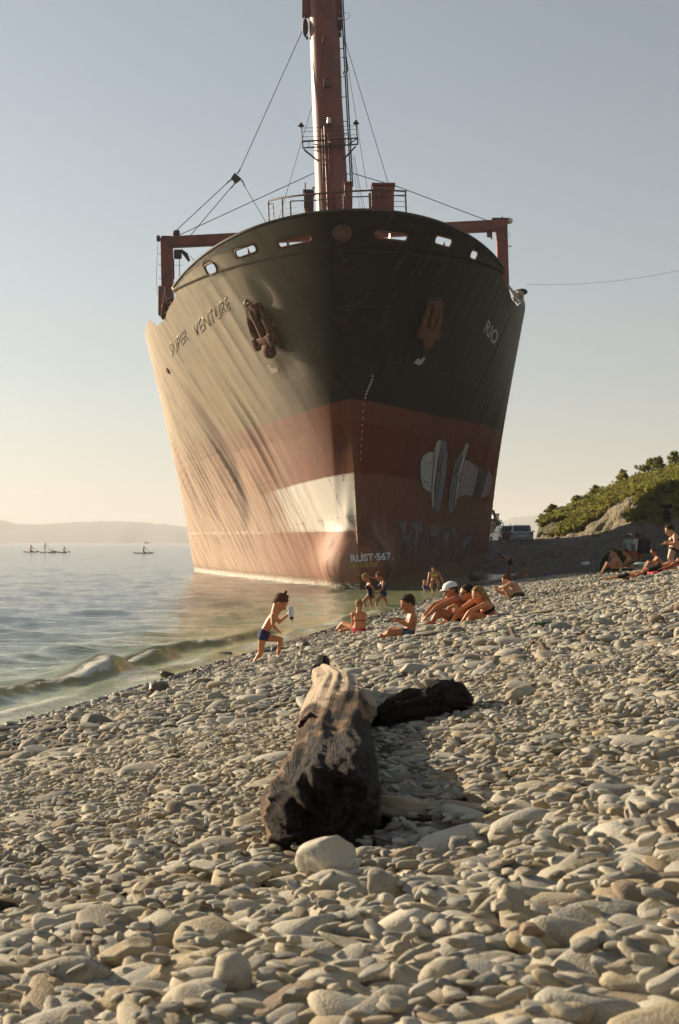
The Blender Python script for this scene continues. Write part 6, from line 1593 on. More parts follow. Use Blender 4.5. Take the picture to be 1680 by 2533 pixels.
def far_people():
    # woman in yellow and toddler under the bow
    p = PX(56.5); Z = lambda L, o=0: p(1000+L[0]*.2168, 1380+L[1]*.2168, o)
    J = dict(head=Z((335, 128)), neck=Z((340, 158)), chest=Z((342, 190)), waist=Z((346, 230)), pelvis=Z((350, 265)), shl=Z((292, 175)), shr=Z((392, 172)), ell=Z((278, 240), -.1), hal=Z((265, 295), -.3), elr=Z((430, 235), 0), har=Z((450, 300), -.1), hil=Z((325, 275), -.1), hir=Z((378, 272), -.1), knl=Z((308, 320), -.45), knr=Z((392, 315), -.45), anl=Z((325, 380), -.5), anr=Z((380, 380), -.5), tol=Z((320, 390), -.7), tor=Z((372, 390), -.7))
    person('woman in a yellow bikini top sitting in the shallows under the bow', J, None, .95, 1, HD, 'low', (0, -.95, -.2), (0, 0, 1), .02, [('bikini_top', 'band', C_yel, dict(lo=1.5, hi=2.05)), ('bikini_briefs', 'briefs', C_black, dict(hi=.3))], 1.1, hands=False, lat=(1, 0, 0))
    J = dict(head=Z((232, 277)), neck=Z((236, 298)), chest=Z((240, 318)), waist=Z((242, 338)), pelvis=Z((244, 352)), shl=Z((215, 308)), shr=Z((264, 306)), ell=Z((210, 330)), hal=Z((222, 350), -.1), elr=Z((272, 325)), har=Z((276, 300)), hil=Z((234, 358)), hir=Z((254, 358)), knl=Z((232, 370), -.1), knr=Z((256, 370), -.1), anl=Z((234, 390)), anr=Z((254, 390)), tol=Z((232, 392), -.1), tor=Z((254, 392), -.1))
    person('toddler in a blue top standing beside the woman in yellow', J, None, .48, 2, HF, 'crop', (.2, -.9, -.2), (0, 0, 1), .016, [('shirt', 'tee', C_blue, {}), ('shorts', 'shorts', C_blue, dict(leg=.6))], 1.15, hands=False, headr=.19, lat=(1, 0, 0))
    # people in the shade beyond: Z maps the crop 1180..1460 x 1340..1480
    def sit(px, py, d, hgt, label, skin=1, dirx=-1, clothes=(), hair=HD, group=None, S=1.0, lean=.1, fy=-.3, style='low'):
        """seated figure: py is the ground under the hips, hgt the sitting height in pixels"""
        m_ = d/F; h = hgt*m_; S = S*h/.88; o = at(px, py, d); V_ = lambda x, y, z: o+Vector((x*S*dirx, y*S, z*S))
        J = dict(head=V_(lean+.10, 0, .76), neck=V_(lean, 0, .60), chest=V_(lean*.6, 0, .47), waist=V_(0, 0, .28), pelvis=V_(0, 0, .12), shl=V_(lean*.7, -.18, .54), shr=V_(lean*.7, .18, .54), ell=V_(.26, -.22, .36), hal=V_(.42, -.12, .40), elr=V_(.24, .24, .34), har=V_(.42, .12, .38), hil=V_(.05, -.10, .12), hir=V_(.05, .10, .12), knl=V_(.42, -.16, .40), knr=V_(.40, .18, .42), anl=V_(.62, -.14, .08), anr=V_(.58, .16, .08), tol=V_(.74, -.15, .02), tor=V_(.72, .16, .02))
        return person(label, J, group, S, skin, hair, style, (dirx*.85, fy, -.25), (0, 0, 1), .022, clothes, 1.0, hands=False)
    def stand(px, py, d, hgt, label, face=(0, 1, 0), skin=1, clothes=(), hair=HD, group=None, bend=0, S=1.0, arms='down', style='short', build=1.0):
        """standing figure: py the ground under the feet, hgt the height in pixels"""
        m_ = d/F; S = hgt*m_/1.75*S; o = at(px, py, d); f = Vector((face[0], face[1], 0)).normalized(); s = Vector((-f.y, f.x, 0))
        V_ = lambda a_, b_, z: o+(f*a_+s*b_+Vector((0, 0, z)))*S
        cb, sb = math.cos(bend), math.sin(bend)
        T = lambda up_, fw=0: (up_*sb+fw*cb, .95+up_*cb-fw*sb)
        def U(up_, b_, fw=0): a_, z = T(up_, fw); return V_(a_, b_, z)
        J = dict(head=U(.70, 0, .05), neck=U(.54, 0), chest=U(.40, 0), waist=U(.18, 0), pelvis=V_(0, 0, .95), shl=U(.47, .19), shr=U(.47, -.19), hil=V_(0, .10, .92), hir=V_(0, -.10, .92), knl=V_(.03, .11, .50), knr=V_(.03, -.11, .50), anl=V_(0, .12, .08), anr=V_(0, -.12, .08), tol=V_(.16, .14, .02), tor=V_(.16, -.14, .02))
        if arms == 'down': J.update(ell=U(.20, .25), hal=U(-.04, .24, .08), elr=U(.20, -.25), har=U(-.04, -.24, .08))
        elif arms == 'hips': J.update(ell=U(.22, .38, -.05), hal=U(.06, .17, .03), elr=U(.22, -.38, -.05), har=U(.06, -.17, .03))
        elif arms == 'front': J.update(ell=U(.22, .24, .05), hal=U(.20, .06, .27), elr=U(.22, -.24, .05), har=U(.22, -.06, .27))
        elif arms == 'reach': a2 = T(.45)[0]; z2 = T(.45)[1]; J.update(ell=V_(a2+.02, .20, z2-.28), hal=V_(a2+.04, .16, z2-.52), elr=V_(a2+.02, -.20, z2-.28), har=V_(a2+.04, -.16, z2-.52))
        return person(label, J, group, S, skin, hair, style, (f.x*.9, f.y*.9, -.15-.8*sb), (f.x*.1, f.y*.1, 1), .024, clothes, build, hands=False)
    stand(1262, 1426, 82, 72, 'dark-trunked man bending over at the water beyond the squatting man', (-1, -.2, 0), 1, [('swim_shorts', 'shorts', C_black, dict(leg=.6))], bend=1.05, arms='reach')
    sit(1303, 1432, 70, 38, 'woman in a dark bikini sitting on the shaded shingle, turned to the left', 1, -1, [('bikini_top', 'band', C_olive, dict(lo=1.5, hi=2.0))])
    stand(1357, 1424, 64, 27, 'small child crouching alone on the shaded shingle by a blue bucket', (-.6, -.8, 0), 1, [('swim_briefs', 'briefs', C_red, {})], S=.95, arms='front')
    mb = MB(); lathe(mb, at(1349, 1423, 63.5), at(1349, 1417, 63.5), [(0, .06), (.02, .065), (1, .085)]); bk = empty('bucket', at(1349, 1423, 63.5), 'small blue toy bucket beside the child on the shaded shingle', 'bucket'); mb.obj('pail', C_blue, bk)
    mb = MB(); mb.tube([at(1349+3.5*math.cos(t), 1417-4*math.sin(t), 63.5) for t in np.linspace(0, math.pi, 9)], .006, 5); mb.obj('handle', C_white, bk)
    sit(1403, 1424, 66, 15, 'distant bather lying back low on the shaded shingle', 1, 1, [('swim_briefs', 'briefs', C_black, {})], lean=-.25)
    stand(1196, 1392, 96, 26, 'child standing at the far water edge close to the hull', (-.3, -.9, 0), 1, [('swim_briefs', 'briefs', C_black, {})])
    stand(1218, 1389, 99, 24, 'child at the far water edge, a step right of the one by the hull', (.2, -.9, 0), 1, [('swim_briefs', 'briefs', C_navy, {})])
    sit(1189, 1399, 93, 22, 'bather sitting on the far stones close against the hull', 1, -1, [('swim_briefs', 'briefs', C_olive, {})])
    # the party by the tent
    r, P, R, hr = stand(1556, 1412, 61, 91, 'person in a mint tee and white bucket hat standing by the green tent', (.75, .6, 0), 1, [('tee_shirt', 'tee', C_mint, {}), ('shorts', 'shorts', C_orange, dict(leg=.75))], HD, 'pair standing by the tent', arms='hips')
    mb = MB(); mb.loft([(P(0, 0, .40), 1.5*hr, 1.5*hr), (P(0, 0, .52), 1.05*hr, 1.05*hr), (P(-.05, 0, 1.1), .85*hr, .85*hr), (P(-.05, 0, 1.2), .5*hr, .5*hr)], R @ Vector((0, 1, 0)), 16); mb.obj('sun_hat', C_white, r)
    r, P, R, hr = stand(1580, 1412, 60.5, 92, 'man in a white tee with a dark bag on his shoulder standing by the tent', (-.3, 1, 0), 1, [('tee_shirt', 'tee', C_white, {}), ('shorts', 'shorts', C_orange, dict(leg=.8))], HD, 'pair standing by the tent', arms='front', build=1.08)
    bg_ = MB(); c = at(1593, 1350, 60.1); bg_.box(c, (.52, .26, .62), Matrix.Rotation(.12, 3, 'Y'), bev=.10); bag = empty('shoulder_bag', c-Vector((0, 0, .31)), 'big dark bag slung on the back of the man in white', 'bag'); bg_.obj('bag_body', C_black, bag)
    bg_ = MB(); bg_.tube([at(1587, 1336, 60.2), at(1577, 1322, 60.3), at(1574, 1330, 60.6)], .03, 6); bg_.tube([at(1596, 1336, 60.2), at(1590, 1322, 60.5)], .03, 6); bg_.obj('strap', C_black, bag)
    sit(1533, 1423, 52, 66, 'dark-haired man sitting with arms on his knees in front of the green tent', 1, -1, [('swim_shorts', 'shorts', C_black, dict(leg=.6))], HD, 'group sitting by the tent')
    sit(1562, 1424, 52.5, 66, 'woman sitting beside the man in front of the tent, a white cup between them', 1, -1, [('bikini_top', 'band', C_olive, dict(lo=1.5, hi=2.0))], HD, 'group sitting by the tent', fy=-.6)
    stand(1517, 1424, 55, 66, 'child with pale top standing against the green tent', (0, -1, 0), 1, [('shirt', 'tee', cloth('pale cloth', (.30, .24, .2)), {})], HF, 'group sitting by the tent')
    mb = MB(); lathe(mb, at(1548, 1418, 51), at(1548, 1404, 51), [(0, .05), (.02, .06), (1, .075)]); sset(mb.obj('cup', C_white, None, True, at(1548, 1418, 51)), 'white cup standing between the couple by the tent', 'cup')
    mb = MB(); mb.box(at(1551, 1415, 50.5), (.5, .4, .3), bev=.1); sset(mb.obj('beach_bag', C_black, None, True, at(1551, 1418, 50.5)), 'black bag lying at the feet of the couple by the tent', 'bag')
    # standing figure on the bank
    stand(1650, 1320, 71, 87, 'person in a dark tee and shorts standing on the bank above the beach', (-.1, -1, 0), 1, [('tee_shirt', 'tee', C_black, {}), ('shorts', 'shorts', C_black, dict(leg=.9))], HD, arms='front')
    # the reading man, the woman leaning over, the sunbathers
    sit(1634, 1418, 33, 62, 'man sitting on the crest with bent head and his hands at his face', 1, -1, [('swim_shorts', 'shorts', C_black, dict(leg=.55))], HD, lean=.16, style='short')
    p = PX(32.0); Z = lambda L, o=0: p(1460+L[0]*.1403, 1290+L[1]*.1403, o)
    J = dict(head=Z((1395, 150)), neck=Z((1465, 220)), chest=Z((1500, 290)), waist=Z((1500, 390)), pelvis=Z((1470, 480)), shl=Z((1500, 250), -.15), shr=Z((1470, 250), .15), ell=Z((1500, 400), -.22), hal=Z((1370, 395), -.15), hdl=Z((1310, 390), -.12), elr=Z((1450, 390), .2), har=Z((1370, 370), .1), hil=Z((1460, 500), -.09), hir=Z((1450, 500), .09), knl=Z((1400, 640), -.1), knr=Z((1430, 660), .12), anl=Z((1470, 800), -.1), anr=Z((1500, 810), .1), tol=Z((1400, 830), -.1), tor=Z((1430, 830), .1))
    person('woman in a black bikini leaning forward on her feet at the right photo edge', J, None, .96, 2, HD, 'low', (-.85, -.25, -.45), (0, 0, 1), .015, [('bikini_briefs', 'briefs', C_black, dict(hi=.15)), ('bikini_top', 'band', C_black, dict(lo=1.5, hi=1.9))], 1.0, headr=.108/.96, female=True)
    def lie(x0, y0, x1, y1, d, label, S=1.0, skin=1, clothes=(), hair=HD, rise=.0):
        """lying figure from the feet (x0,y0) to the head (x1,y1)"""
        a_ = at(x0, y0, d); b_ = at(x1, y1, d-.3); ax = (b_-a_); L_ = ax.length; ax.normalize(); sd = Vector((0, 1, 0)); S = L_/1.68
        V_ = lambda t, q, z: a_+ax*(t*L_)+sd*(q*S)+Vector((0, 0, z*S))
        J = dict(head=V_(.94, 0, .14), neck=V_(.84, 0, .11), chest=V_(.76, 0, .11), waist=V_(.64, 0, .10), pelvis=V_(.54, 0, .10), shl=V_(.80, .19, .09), shr=V_(.80, -.19, .09), ell=V_(.68, .27, .06), hal=V_(.54, .26, .05), elr=V_(.68, -.27, .06), har=V_(.54, -.26, .05), hil=V_(.52, .10, .10), hir=V_(.52, -.10, .10), knl=V_(.29, .11, .12+rise), knr=V_(.29, -.11, .10), anl=V_(.06, .12, .07), anr=V_(.06, -.12, .07), tol=V_(0, .12, .16), tor=V_(0, -.12, .17))
        return person(label, J, 'sunbathers lying on the crest', S, skin, hair, 'short', (ax.x*.2, 0, .9), tuple(ax), .016, clothes, 1.0, hands=False, lat=(0, 1, 0))
    lie(1494, 1438, 1600, 1424, 27.5, 'sunbather lying flat on the crest, pale soles towards the left', 1.0, 1, [('swim_shorts', 'shorts', C_black, dict(leg=.5))])
    lie(1560, 1428, 1690, 1396, 29.0, 'sunbather in dark shorts lying on the red towel', 1.0, 1, [('swim_shorts', 'shorts', C_black, dict(leg=.75))])
    mb = MB(); 
    V = []; Fc = []
    a_, b_ = at(1606, 1428, 29.6), at(1692, 1398, 29.6)
    for i in range(16):
        for j in range(8):
            c = a_.lerp(b_, i/15)+Vector((0, (j-3.5)*.10, .07+.035*mnoise.noise((i*.6, j*.5, 0)))); V.append(c)
    for i in range(15):
        for j in range(7): Fc.append((i*8+j, i*8+j+1, i*8+j+9, i*8+j+8))
    me = mesh('beach_towel', V, Fc); o = link('beach_towel', me, C_red, None, True, a_); sset(o, 'bright red towel spread on the crest under a sunbather', 'towel'); sm = o.modifiers.new('t', 'SOLIDIFY'); sm.thickness = .02
    # green pop-up tent
    root = empty('beach_tent', at(1520, 1414, 57), 'low dark green beach tent behind the seated group', 'tent'); V = []; Fc = []
    A_ = at(1478, 1416, 57); B_ = at(1566, 1414, 57); C_ = (A_+B_)/2; hw = (B_.x-A_.x)/2; ht = 56/F*57
    n, m = 28, 14
    for i in range(n+1):
        t = math.pi*i/n
        for j in range(m+1):
            q = math.pi/2*j/m
            V.append(C_+Vector((-math.cos(t)*hw*math.cos(q*.98)**.6, -.2+1.5*math.sin(q), math.sin(t)**.85*ht*math.cos(q*.98)+.03*math.sin(8*t)*math.cos(q))))
    for i in range(n):
        for j in range(m): Fc.append((i*(m+1)+j, (i+1)*(m+1)+j, (i+1)*(m+1)+j+1, i*(m+1)+j+1))
    o = link('canopy', mesh('canopy', V, Fc), C_green, root); sm = o.modifiers.new('t', 'SOLIDIFY'); sm.thickness = .02
    mb = MB(); mb.tube([C_+Vector((-math.cos(math.pi*i/20)*hw, -.22, math.sin(math.pi*i/20)**.85*ht)) for i in range(21)], .025, 6); mb.obj('hoop', cloth('light green webbing', (.16, .26, .10)), root)
    # small things on the shaded shingle
    for (x, y, d, c, nm, lab, ct, sz) in ((1448, 1394, 70, C_white, 'plastic_bag', 'small white bag lying on the dark shingle left of the tent', 'bag', (.5, .3, .2)), (1607, 1396, 46, C_mint, 'air_mattress', 'pale green air mattress edge behind the sitting man', 'mattress', (1.0, .5, .12)), (1530, 1423, 45, C_black, 'clothes_pile', 'heap of dark clothes in front of the seated group', 'clothes', (.75, .4, .16)), (1549, 1423, 44.5, C_white, 'paper', 'white crumpled cloth beside the heap of dark clothes', 'cloth', (.3, .2, .1))):
        mb = MB(); c0 = at(x, y, d); 
        mb.ball(c0, (sz[0]/2, sz[1]/2, sz[2]/2), None, 20); V2 = [v+Vector((mnoise.noise(v*5)*.06, mnoise.noise(v*6)*.05, mnoise.noise(v*4)*.07)) for v in mb.V]; mb.V = V2
        sset(mb.obj(nm, c, None, True, c0), lab, ct)
far_people()

# ------------------------------------------------------------------ paddle boards far out, the distant boat
def boards():
    M_board = simple('board', (.10, .055, .035), .6, .2, 4); M_sil = SK[1]
    def board(px0, px1, py, d, lab):
        a_, b_ = at(px0, py, d), at(px1, py, d); root = empty('paddle_board', (a_+b_)/2, lab, 'paddle board', 'paddle boards far out on the sea'); mb = MB(); n = 14
        pts = [a_.lerp(b_, i/n) + Vector((0, 0, .16+.12*abs(2*i/n-1)**6)) for i in range(n+1)]
        mb.loft([(p_, .09, .42*math.sqrt(max(.04, 1-(2*i/n-1)**4))) for i, p_ in enumerate(pts)], (0, 0, 1), 12); mb.obj('board', M_board, root); return root
    d = 250.0; m_ = d/F
    B = [(59, 97, 1368, 250, 'leftmost paddle board far out, a kneeling paddler on it'), (98, 116, 1368.5, 252, 'paddle board under the standing paddler'), (117, 141, 1369, 250, 'paddle board with someone lying on it'), (142, 167, 1369, 248, 'rightmost board of the cluster, a sitter on its end'), (330, 380, 1370.5, 240, 'lone paddle board closest to the ship')]
    for b_ in B: board(*b_)
    def sil(px, py, d, hgt, label, pose):
        o = at(px, py, d); S = hgt; V_ = lambda a_, b_, z: o+Vector((a_, b_, z))*S
        if pose == 'stand': J = dict(head=V_(.06, 0, 1.62), neck=V_(.03, 0, 1.46), chest=V_(.0, 0, 1.33), waist=V_(-.02, 0, 1.1), pelvis=V_(0, 0, .92), shl=V_(.02, -.18, 1.4), shr=V_(.02, .18, 1.4), ell=V_(.22, -.2, 1.22), hal=V_(.38, -.1, 1.08), elr=V_(.2, .2, 1.25), har=V_(.42, .1, 1.02), hil=V_(0, -.1, .9), hir=V_(0, .1, .9), knl=V_(.06, -.12, .5), knr=V_(.06, .12, .5), anl=V_(0, -.12, .1), anr=V_(0, .12, .1), tol=V_(.15, -.12, .04), tor=V_(.15, .12, .04))
        elif pose == 'kneel': J = dict(head=V_(.08, 0, 1.02), neck=V_(.04, 0, .86), chest=V_(.0, 0, .73), waist=V_(-.02, 0, .5), pelvis=V_(0, 0, .32), shl=V_(.02, -.18, .8), shr=V_(.02, .18, .8), ell=V_(.22, -.2, .66), hal=V_(.42, -.1, .62), elr=V_(.22, .2, .62), har=V_(.42, .1, .5), hil=V_(0, -.1, .28), hir=V_(0, .1, .28), knl=V_(.36, -.12, .12), knr=V_(.36, .12, .12), anl=V_(-.08, -.12, .08), anr=V_(-.08, .12, .08), tol=V_(-.22, -.12, .04), tor=V_(-.22, .12, .04))
        else: J = dict(head=V_(-.25, 0, .45), neck=V_(-.16, 0, .34), chest=V_(-.05, 0, .28), waist=V_(.12, 0, .2), pelvis=V_(.3, 0, .16), shl=V_(-.1, -.18, .28), shr=V_(-.1, .18, .28), ell=V_(-.15, -.2, .12), hal=V_(-.3, -.1, .08), elr=V_(-.15, .2, .12), har=V_(-.3, .1, .08), hil=V_(.32, -.1, .16), hir=V_(.32, .1, .16), knl=V_(.7, -.1, .16), knr=V_(.7, .1, .16), anl=V_(1.1, -.1, .1), anr=V_(1.1, .1, .1), tol=V_(1.25, -.1, .1), tor=V_(1.25, .1, .1))
        return person(label, J, 'paddlers far out on the sea', S, 1, HD, 'crop', (.9, .2, 0), (0, 0, 1), .05, [], 1.05, hands=False), V_
    for (px, py, d, hg, lab, ps) in ((76, 1366, 250, 1.15, 'kneeling paddler at the left end of the cluster', 'kneel'), (111, 1367, 252, 1.05, 'paddler standing upright on a board far out', 'stand'), (131, 1367, 250, 1.1, 'paddler lying on a board far out', 'lie'), (158, 1367, 248, 1.0, 'paddler sitting at the right end of the cluster', 'kneel'), (355, 1368.5, 240, 1.1, 'lone paddler kneeling on the board closest to the ship', 'kneel')):
        r, V_ = sil(px, py, d, hg, lab, ps)
        if ps != 'lie':
            mb = MB(); z0 = 1.15 if ps == 'stand' else .72
            mb.tube([V_(.30, -.1, z0+.12), V_(.75, -.3, z0*.45), V_(1.05, -.4, .10)] if ps == 'stand' else [V_(.1, -.3, z0+.3), V_(.45, -.1, z0-.1), V_(.95, .1, .15)], .03, 5)
            mb.box(V_(1.08, -.41, .06) if ps == 'stand' else V_(1.0, .12, .10), (.3, .05, .22), Matrix.Rotation(.8, 3, 'Y'), bev=.02)
            sset(mb.obj('paddle', M_board, None, True, V_(.4, 0, z0)), lab.replace('paddler', 'paddle of the paddler', 1) if not lab.startswith('lone') else 'paddle of the lone kneeling paddler', 'paddle', 'paddles of the paddlers far out')
    # low boat on the horizon
    root = empty('motor_boat', at(363, 1343.5, 1500), 'tiny dark motor boat on the horizon', 'boat'); mb = MB(); o = at(363, 1343, 1500); 
    mb.loft([(o+Vector((-2.9, 0, 0)), .35, .9), (o+Vector((-1, 0, .0)), .6, 1.2), (o+Vector((1.5, 0, .05)), .6, 1.1), (o+Vector((3.3, 0, .4)), .25, .2)], (0, 0, 1), 10); mb.obj('hull', M_board, root)
    mb = MB(); mb.box(o+Vector((-.3, 0, .85)), (1.8, 1.1, .7), bev=.1); mb.obj('cabin', M_board, root)
boards()

# ------------------------------------------------------------------ cars and the vessel beyond the bank, litter
def car(px, py, d, wpx, col, label, yaw, estate):
    m_ = d/F; root = empty('parked_car', at(px, py, d), label, 'car', 'cars parked on the bank'); o = wloc(root); L_, W_ = 4.2, 1.75
    Rz = Matrix.Rotation(yaw, 3, 'Z'); T = lambda x, y, z: o+Rz @ Vector((x, y, z))
    M_body = simple('car paint '+label[:5], col, .25, .08, 2); M_gl = simple('car glass', (.03, .035, .04), .08, .1, 2); M_tl = simple('tail lamp', (.28, .012, .01), .3, .1, 3); M_ty = simple('tyre', (.02, .02, .02), .8, .2, 5)
    prof = [(-2.1, .35), (-2.12, .75), (-2.02, .95), (-1.85 if estate else -1.45, 1.02), (-1.55 if estate else -.95, 1.44), (-.2, 1.50), (.35, 1.44), (.95, 1.0), (1.75, .88), (2.08, .70), (2.1, .35)]
    V = []; Fc = []; n = len(prof); xs = (-.5, -.46, -.38, 0, .38, .46, .5)
    for (y, z) in prof:
        for x in xs:
            k = 1 if z < 1.0 else .78; V.append(T(x*W_*k, y*(1 if abs(x) < .48 else .97), z-(.05 if abs(x) > .48 else .012 if abs(x) > .4 else 0)))
    k = len(xs)
    for i in range(n-1):
        for j in range(k-1): Fc.append((i*k+j, i*k+j+1, (i+1)*k+j+1, (i+1)*k+j))
    for side in (0, k-1):
        base = [T((xs[side])*W_*.98, y, .35) for y, z in prof]; q = len(V); V += base
        for i in range(n-1): Fc.append((i*k+side, (i+1)*k+side, q+i+1, q+i))
    mb = MB(); mb.add(V, Fc); mb.obj('body', M_body, root)
    def panel(nm, P, mat, th=.02):
        me = mesh(nm, P, [tuple(range(len(P)))]); ob = link(nm, me, mat, root, smooth=False); s_ = ob.modifiers.new('t', 'SOLIDIFY'); s_.thickness = th; s_.offset = 0
    yb0, yb1 = (-1.87, -1.58) if estate else (-1.48, -.99)
    panel('rear_window', [T(-.60, yb0-.02, 1.06), T(.60, yb0-.02, 1.06), T(.52, yb1-.03, 1.40), T(-.52, yb1-.03, 1.40)], M_gl)
    panel('windscreen', [T(-.6, .92, 1.04), T(.6, .92, 1.04), T(.55, .42, 1.40), T(-.55, .42, 1.40)], M_gl)
    for s in (-1, 1):
        panel('side_window', [T(s*.70, yb0+.25, 1.05), T(s*.70, .75, 1.05), T(s*.69, .3, 1.38), T(s*.69, yb1+.1, 1.38)], M_gl)
        mb = MB(); mb.box(T(s*.74, -2.06, .84), (.24, .12, .22), Rz, bev=.03); mb.obj('tail_light', M_tl, root)
        mb = MB(); mb.box(T(s*.92, .72, 1.02), (.18, .10, .13), Rz, bev=.03); mb.obj('mirror', M_body, root)
        for y in (-1.3, 1.3):
            w_ = MB(); w_.tube([T(s*.66, y, .31), T(s*.88, y, .31)], .31, 18); wh = w_.obj('wheel', M_ty, root)
            w_ = MB(); w_.tube([T(s*.87, y, .31), T(s*.895, y, .31)], .19, 14); w_.obj('rim', M_rail if False else M_white, wh)
    mb = MB(); mb.box(T(0, -2.12, .48), (1.7, .10, .2), Rz, bev=.04); mb.obj('bumper', M_body, root)
    mb = MB(); mb.box(T(0, -2.13, .66), (.5, .03, .11), Rz); mb.obj('number_plate', M_white, root)
    if estate: 
        mb = MB(); mb.tube([T(.1, -.9, 1.5), T(.1, -1.05, 1.62), T(.1, -1.2, 1.5)], .02, 5); mb.obj('aerial', M_dark, root)
car(1290, 1347.5, 108, 60, (.30, .30, .31), 'silver saloon car seen from behind, parked on the bank', -.12, False)
car(1251, 1347, 112, 54, (.10, .13, .15), 'dark estate car parked left of the silver saloon on the bank', .15, True)
def vessel():
    d = 150.0; root = empty('fishing_vessel', at(1230, 1346, d), 'white fishing vessel with mast and boom partly hidden behind the hull', 'boat'); m_ = d/F
    def b(x0, x1, y0, y1, nm, mt, par=None, de=2.2, dd=0):
        mb = MB(); mb.box(at((x0+x1)/2, (y0+y1)/2, d+dd), ((x1-x0)*m_, de, (y1-y0)*m_), bev=.06); return mb.obj(nm, mt, par or root)
    M_wh = simple('vessel paint', (.55, .50, .43), .6, .3, 1.2, col2=(.30, .17, .09))
    mb = MB(); P = [at(x, y, d) for x, y in ((1180, 1341), (1210, 1340), (1238, 1336), (1250, 1322))]
    mb.loft([(P[0], .7, 2.2), (P[1], .7, 2.2), (P[2], .9, 1.8), (P[3], 1.0, .15)], (0, 0, 1), 14); hl = mb.obj('hull', M_wh, root)
    h1 = b(1195, 1232, 1316, 1338, 'deckhouse', M_wh); h2 = b(1205, 1236, 1288, 1317, 'wheelhouse', M_wh, None, 1.9); b(1218, 1233, 1272, 1289, 'cabin_top', M_white, None, 1.4); b(1215, 1235, 1270.5, 1273, 'roof', M_red, None, 1.6)
    for (x, y) in ((1212, 1298), (1221, 1298), (1230, 1300), (1206, 1322), (1215, 1322), (1224, 1324)): b(x-2.5, x+2.5, y-3, y+3, 'window', M_dark, h2 if y < 1310 else h1, .2, -1.1)
    for P in ([(1219, 1262), (1228, 1290), (1239, 1330)], [(1216, 1285), (1228, 1291), (1240, 1296)], [(1224, 1288), (1231, 1310), (1236, 1332)]):
        mb = MB(); mb.tube([at(x, y, d-1.4) for x, y in P], .16, 6); mb.obj('boom', M_dark, root)
    mb = MB(); mb.tube([at(1235, 1287, d), at(1240, 1287, d), at(1250, 1309, d)], .05, 5); mb.obj('rigging', M_wire, root)
    mb = MB(); mb.tube([at(1240, 1314, d), at(1250, 1312, d), at(1251, 1308, d)], .05, 5); mb.obj('railing', M_red, root)
vessel()
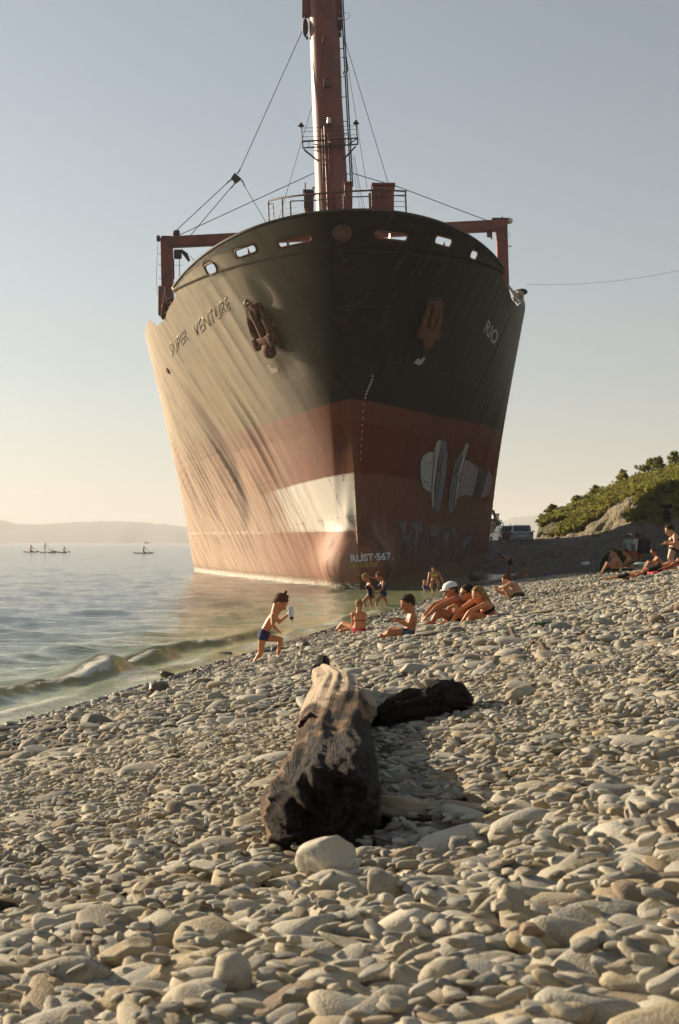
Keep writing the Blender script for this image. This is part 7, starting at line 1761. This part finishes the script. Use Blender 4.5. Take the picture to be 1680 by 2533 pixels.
def litter():
    M_bg, nt, b = newmat('green bottle glass'); b.inputs['Base Color'].default_value = (.03, .055, .012, 1); b.inputs['Roughness'].default_value = .08; b.inputs['IOR'].default_value = 1.5; b.inputs['Transmission Weight'].default_value = .25
    c = on_ground(1360, 1553); d = c.y
    root = empty('glass_bottle', c, 'dark green glass bottle lying on the pebbles of the upper beach', 'bottle'); a_ = at(1389, 1548, d)+Vector((0, 0, .0)); e_ = at(1323, 1542, d)
    mb = MB(); lathe(mb, a_, e_, [(0, .02), (.015, .03), (.55, .031), (.68, .024), (.76, .0145), (.93, .013), (.94, .016), (1, .0155)], 18); mb.obj('glass', M_bg, root)
    mb = MB(); lathe(mb, a_.lerp(e_, .2), a_.lerp(e_, .5), [(0, .0315), (1, .0318)], 18); mb.obj('label', cloth('green label', (.03, .12, .05)), root)
    mb = MB(); lathe(mb, a_.lerp(e_, .78), a_.lerp(e_, .92), [(0, .0155), (1, .0142)], 14); mb.obj('neck_label', cloth('green foil', (.05, .20, .09)), root)
    def scrap(px, py, w, h, mat, nm, lab, ct, n=7, bend=.3):
        c = on_ground(px, py); m_ = c.y/F; V = []; Fc = []
        for i in range(n):
            for j in range(n):
                x, y = (i/(n-1)-.5)*w*m_, (j/(n-1)-.5)*h*m_; V.append(c+Vector((x, y*.8, .025+y*.75+bend*m_*h*mnoise.noise((i*.6, j*.6, px)))))
        for i in range(n-1):
            for j in range(n-1): Fc.append((i*n+j, (i+1)*n+j, (i+1)*n+j+1, i*n+j+1))
        o = link(nm, mesh(nm, V, Fc), mat, None, False, c); sset(o, lab, ct); s_ = o.modifiers.new('t', 'SOLIDIFY'); s_.thickness = .002
    scrap(1575, 1722, 28, 24, cloth('pink paper', (.62, .44, .44)), 'paper_scrap', 'small crumpled pink paper scrap among the pebbles on the right', 'litter')
    scrap(1606, 1716, 40, 16, cloth('ochre wrapper', (.42, .28, .04)), 'wrapper', 'ochre yellow wrapper lying right of the pink paper scrap', 'litter')
    scrap(1186, 1800, 26, 26, C_white, 'paper_scrap', 'white paper scrap beside the right end of the charred log', 'litter')
    scrap(1355, 1684, 18, 10, C_white, 'paper_scrap', 'tiny white scrap on the pebbles in the middle of the right slope', 'litter')
    scrap(1440, 1580, 30, 22, cloth('dry leaf', (.20, .09, .03)), 'dry_leaf', 'curled brown dry leaf on the pebbles below the green bottle', 'leaf')
    scrap(184, 2282, 30, 18, cloth('red wrapper', (.35, .05, .03)), 'wrapper', 'dark red wrapper shred between stones in the lower left', 'litter')
    M_tw = simple('driftwood twig', (.10, .05, .025), .85, .4, 20)
    for P, r, lab in (([(1262, 1555), (1268, 1572), (1275, 1580)], .02, 'short brown driftwood stub standing left of the green bottle'), ([(1335, 1592), (1345, 1612), (1352, 1625), (1370, 1632)], .018, 'crooked brown driftwood piece on the pebbles, centre right'), ([(1305, 1588), (1320, 1592)], .012, 'thin dark stick left of the crooked driftwood piece'), ([(1180, 1835), (1215, 1792), (1236, 1780), (1252, 1790), (1290, 1796), (1340, 1792)], .006, 'long thin dark twig curling right of the charred log'), ([(1214, 1790), (1222, 1812), (1250, 1806)], .012, 'dark knotted bit of wood at the root of the long twig'), ([(640, 2150), (660, 2118), (690, 2122), (720, 2140)], .005, 'thin curved twig at the left foot of the trunk')):
        pts = []
        for (x, y) in P: c = on_ground(x, y+6); c.z += .035; pts.append(c)
        mb = MB(); mb.tube(pts, [r*(1-.5*i/len(pts)) for i in range(len(pts))], 7); sset(mb.obj('driftwood_stick', M_tw, None, True, pts[0]), lab, 'stick')
litter()
#@@PEOPLEEND
